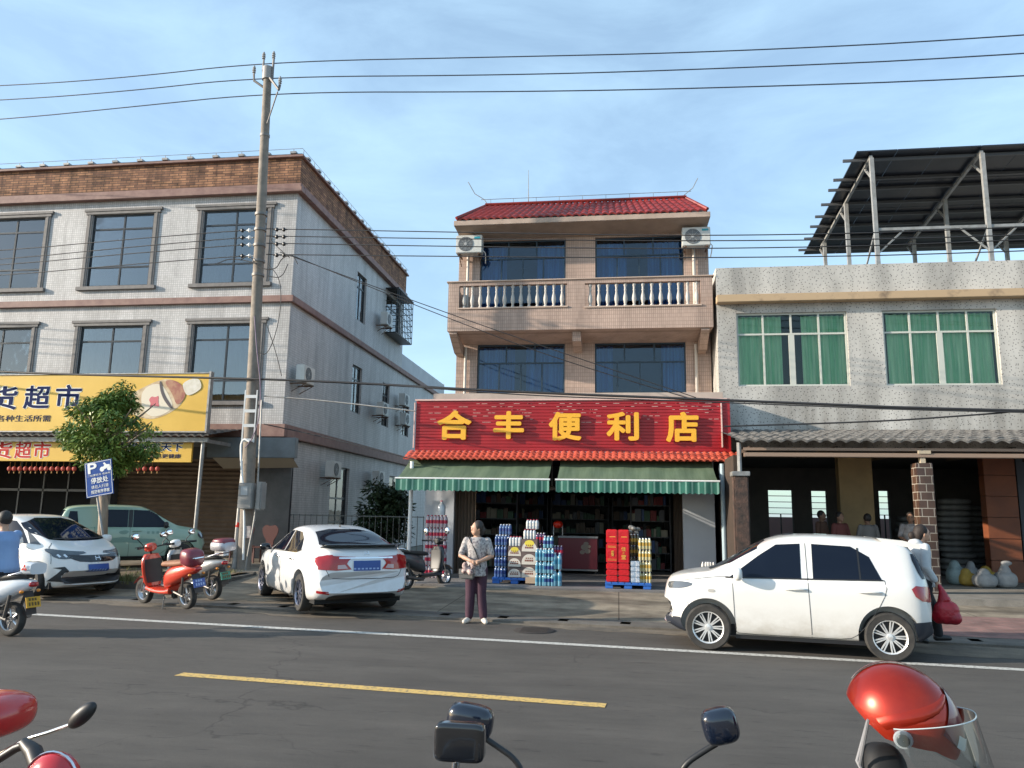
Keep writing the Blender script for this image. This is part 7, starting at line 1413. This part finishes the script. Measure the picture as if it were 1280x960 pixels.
# helmet frame: faces right and slightly towards the camera, nose pitched down
Mh = Matrix.Rotation(R_(-20), 3, 'Z') @ Matrix.Rotation(R_(46), 3, 'Y')
def hp(p): return Mh @ V(p)
rx, ry, rz_ = .126, .098, .108
mb = MB(); rows = []
NA, NB = 48, 26
def shell(th, ph, g=0.):
    # th azimuth from the face direction, ph height angle from the crown (0) downwards
    x = (rx+g)*math.sin(ph)*math.cos(th); y = (ry+g)*math.sin(ph)*math.sin(th); z = (rz_+g)*math.cos(ph)
    if x < 0: x *= .93
    return V((x, y, z))
def lim(th):
    c = math.cos(th); return R_(lerp(c, [(-1, 118), (-.5, 116), (0.0, 112), (.25, 100), (.6, 82), (1, 76)]))
for i in range(NB+1): rows.append([hc+hp(shell(2*math.pi*j/NA, max(.02, lim(2*math.pi*j/NA)*i/NB))) for j in range(NA)])
mb.grid(rows, True, False); mb.f(rows[0])
for i in range(NB, 5, -4): pass
rows2 = [[hc+hp(shell(2*math.pi*j/NA, lim(2*math.pi*j/NA), -g)) for j in range(NA)] for g in (0, .006, .02)]; mb.grid(rows2, True)
mb.grid([[hc+hp(shell(2*math.pi*j/NA, max(.02, lim(2*math.pi*j/NA)*i/NB), -.02)) for j in range(NA)] for i in range(NB+1)], True)
mb.build('shell', HRED, t, smooth=60)
mb = MB(); mb.grid([[hc+hp(shell(math.pi+s*(a_+da), ph, .0035)) for da in (-.10, .0, .10)] for s, a_ in ((1, 0),) for ph in [R_(100-5*q) for q in range(18)]]); mb.grid([[hc+hp(shell(da, ph, .0035)) for da in (-1.0, -.75, -.5, -.25, 0, .25, .5, .75, 1.0)] for ph in [R_(3+4*q) for q in range(16)]]); mb.build('stripe', HDK, t, smooth=60)
for s in (-1, 1):
    mb = MB(); mb.grid([[hc+hp(shell(s*(1.15+.5*q/7+d_), R_(18+9.5*q), .006*(1-abs(d_)/.13))) for d_ in (-.13, -.05, .05, .13)] for q in range(10)]); mb.build('raised_rib', HRED, t, smooth=60)
mb = MB(); mb.grid([[hc+hp(shell(da, R_(ph), .0065)) for da in [-.62+.052*q for q in range(11)]] for ph in (52, 56, 60, 64)]); mb.build('brow_plate', mat('pale_visor_mount', (.40, .47, .47), .3), t, smooth=60)
for s in (-1, 1):
    c0 = hc+hp(shell(s*1.42, R_(96), .006)); nrm = hp((.1, s, -.05)).normalized(); u1 = nrm.orthogonal().normalized(); u2 = nrm.cross(u1); mb = MB()
    mb.grid([[c0+nrm*h+(u1*math.cos(a)+u2*math.sin(a))*r for a in [i*.3927 for i in range(16)]] for r, h in ((.019, 0), (.017, .006), (.012, .007), (.001, .007))], True); mb.build('visor_pivot', GREY, t, smooth=40)
    mb = MB(); mb.grid([[c0+nrm*h+(u1*math.cos(a)+u2*math.sin(a))*r for a in [i*.3927 for i in range(16)]] for r, h in ((.013, .0072), (.010, .010), (.001, .010))], True); mb.build('pivot_screw', BLK, t, smooth=40)
mb = MB(); rows = []
pc = hc+hp((shell(1.42, R_(96)).x, 0, shell(1.42, R_(96)).z)); Mv = Matrix.Rotation(R_(-20), 3, 'Z') @ Matrix.Rotation(R_(-4), 3, 'Y')
for q in range(14):
    k_ = q/13; row = []
    for i in range(33):
        th = R_(-96+192*i/32); e = math.cos(th)
        row.append(pc+Mv @ V(((.142+.03*k_)*max(e, -.1)**1.0 if e > 0 else .142*e, (.118+.006*k_)*math.copysign(abs(math.sin(th))**.8, th), (.022+.012*max(e, 0))-(.165*k_*(.22+.78*max(0, e)**.55)))))
    rows.append(row)
mb.grid(rows); mb.build('visor', G_clear, t, smooth=60)
mb = MB(); mb.tube(rows[0], .0014, 5); mb.build('visor_edge', mat('pale_edge', (.5, .56, .56), .3), t, smooth=60)
for s in (-1, 1): mb = MB(); mb.tube([hc+hp(shell(s*2.0, R_(112))), hc+V((-.095, .01*s, -.10)), hc+V((-.075, 0, -.145)), hc+V((-.085, .0, -.19))], .0035, 6); mb.build('chin_strap', mat('grey_strap', (.2, .2, .21), .6), t, smooth=60)
# what it rests on: a dark scooter handlebar with a padded seat top
bs = scooter('black scooter carrying the orange red helmet in the right foreground', (hc.x-.02, HD-.62, .02), R_(90), GLOSSBLK, GLOSSBLK, SEATB, 0, mirrors=False, group=None)
mb = MB(); mb.ell(hc+V((-.035, .03, -.15)), .05, .05, .085, 20, 12, .7); mb.tube([hc+V((-.10, 0, -.20)), hc+V((-.02, -.03, -.185)), hc+V((.08, 0, -.2))], .012, 8); mb.build('handlebar_cover', mat('black_cover', (.008, .008, .009), .7), bs, smooth=60)
mb = MB(); mb.tube([(hc.x, HD+.05, hc.z-.2), (hc.x, HD+.05, .95)], .05, 10); mb.build('handlebar_stem', BLK, bs, smooth=60)
mb = MB(); mb.ell(hc+V((-.105, -.02, -.155)), .018, .015, .03, 12, 8); mb.build('strap_buckle', mat('grey_strap', (.2, .2, .21), .6), t, smooth=60)
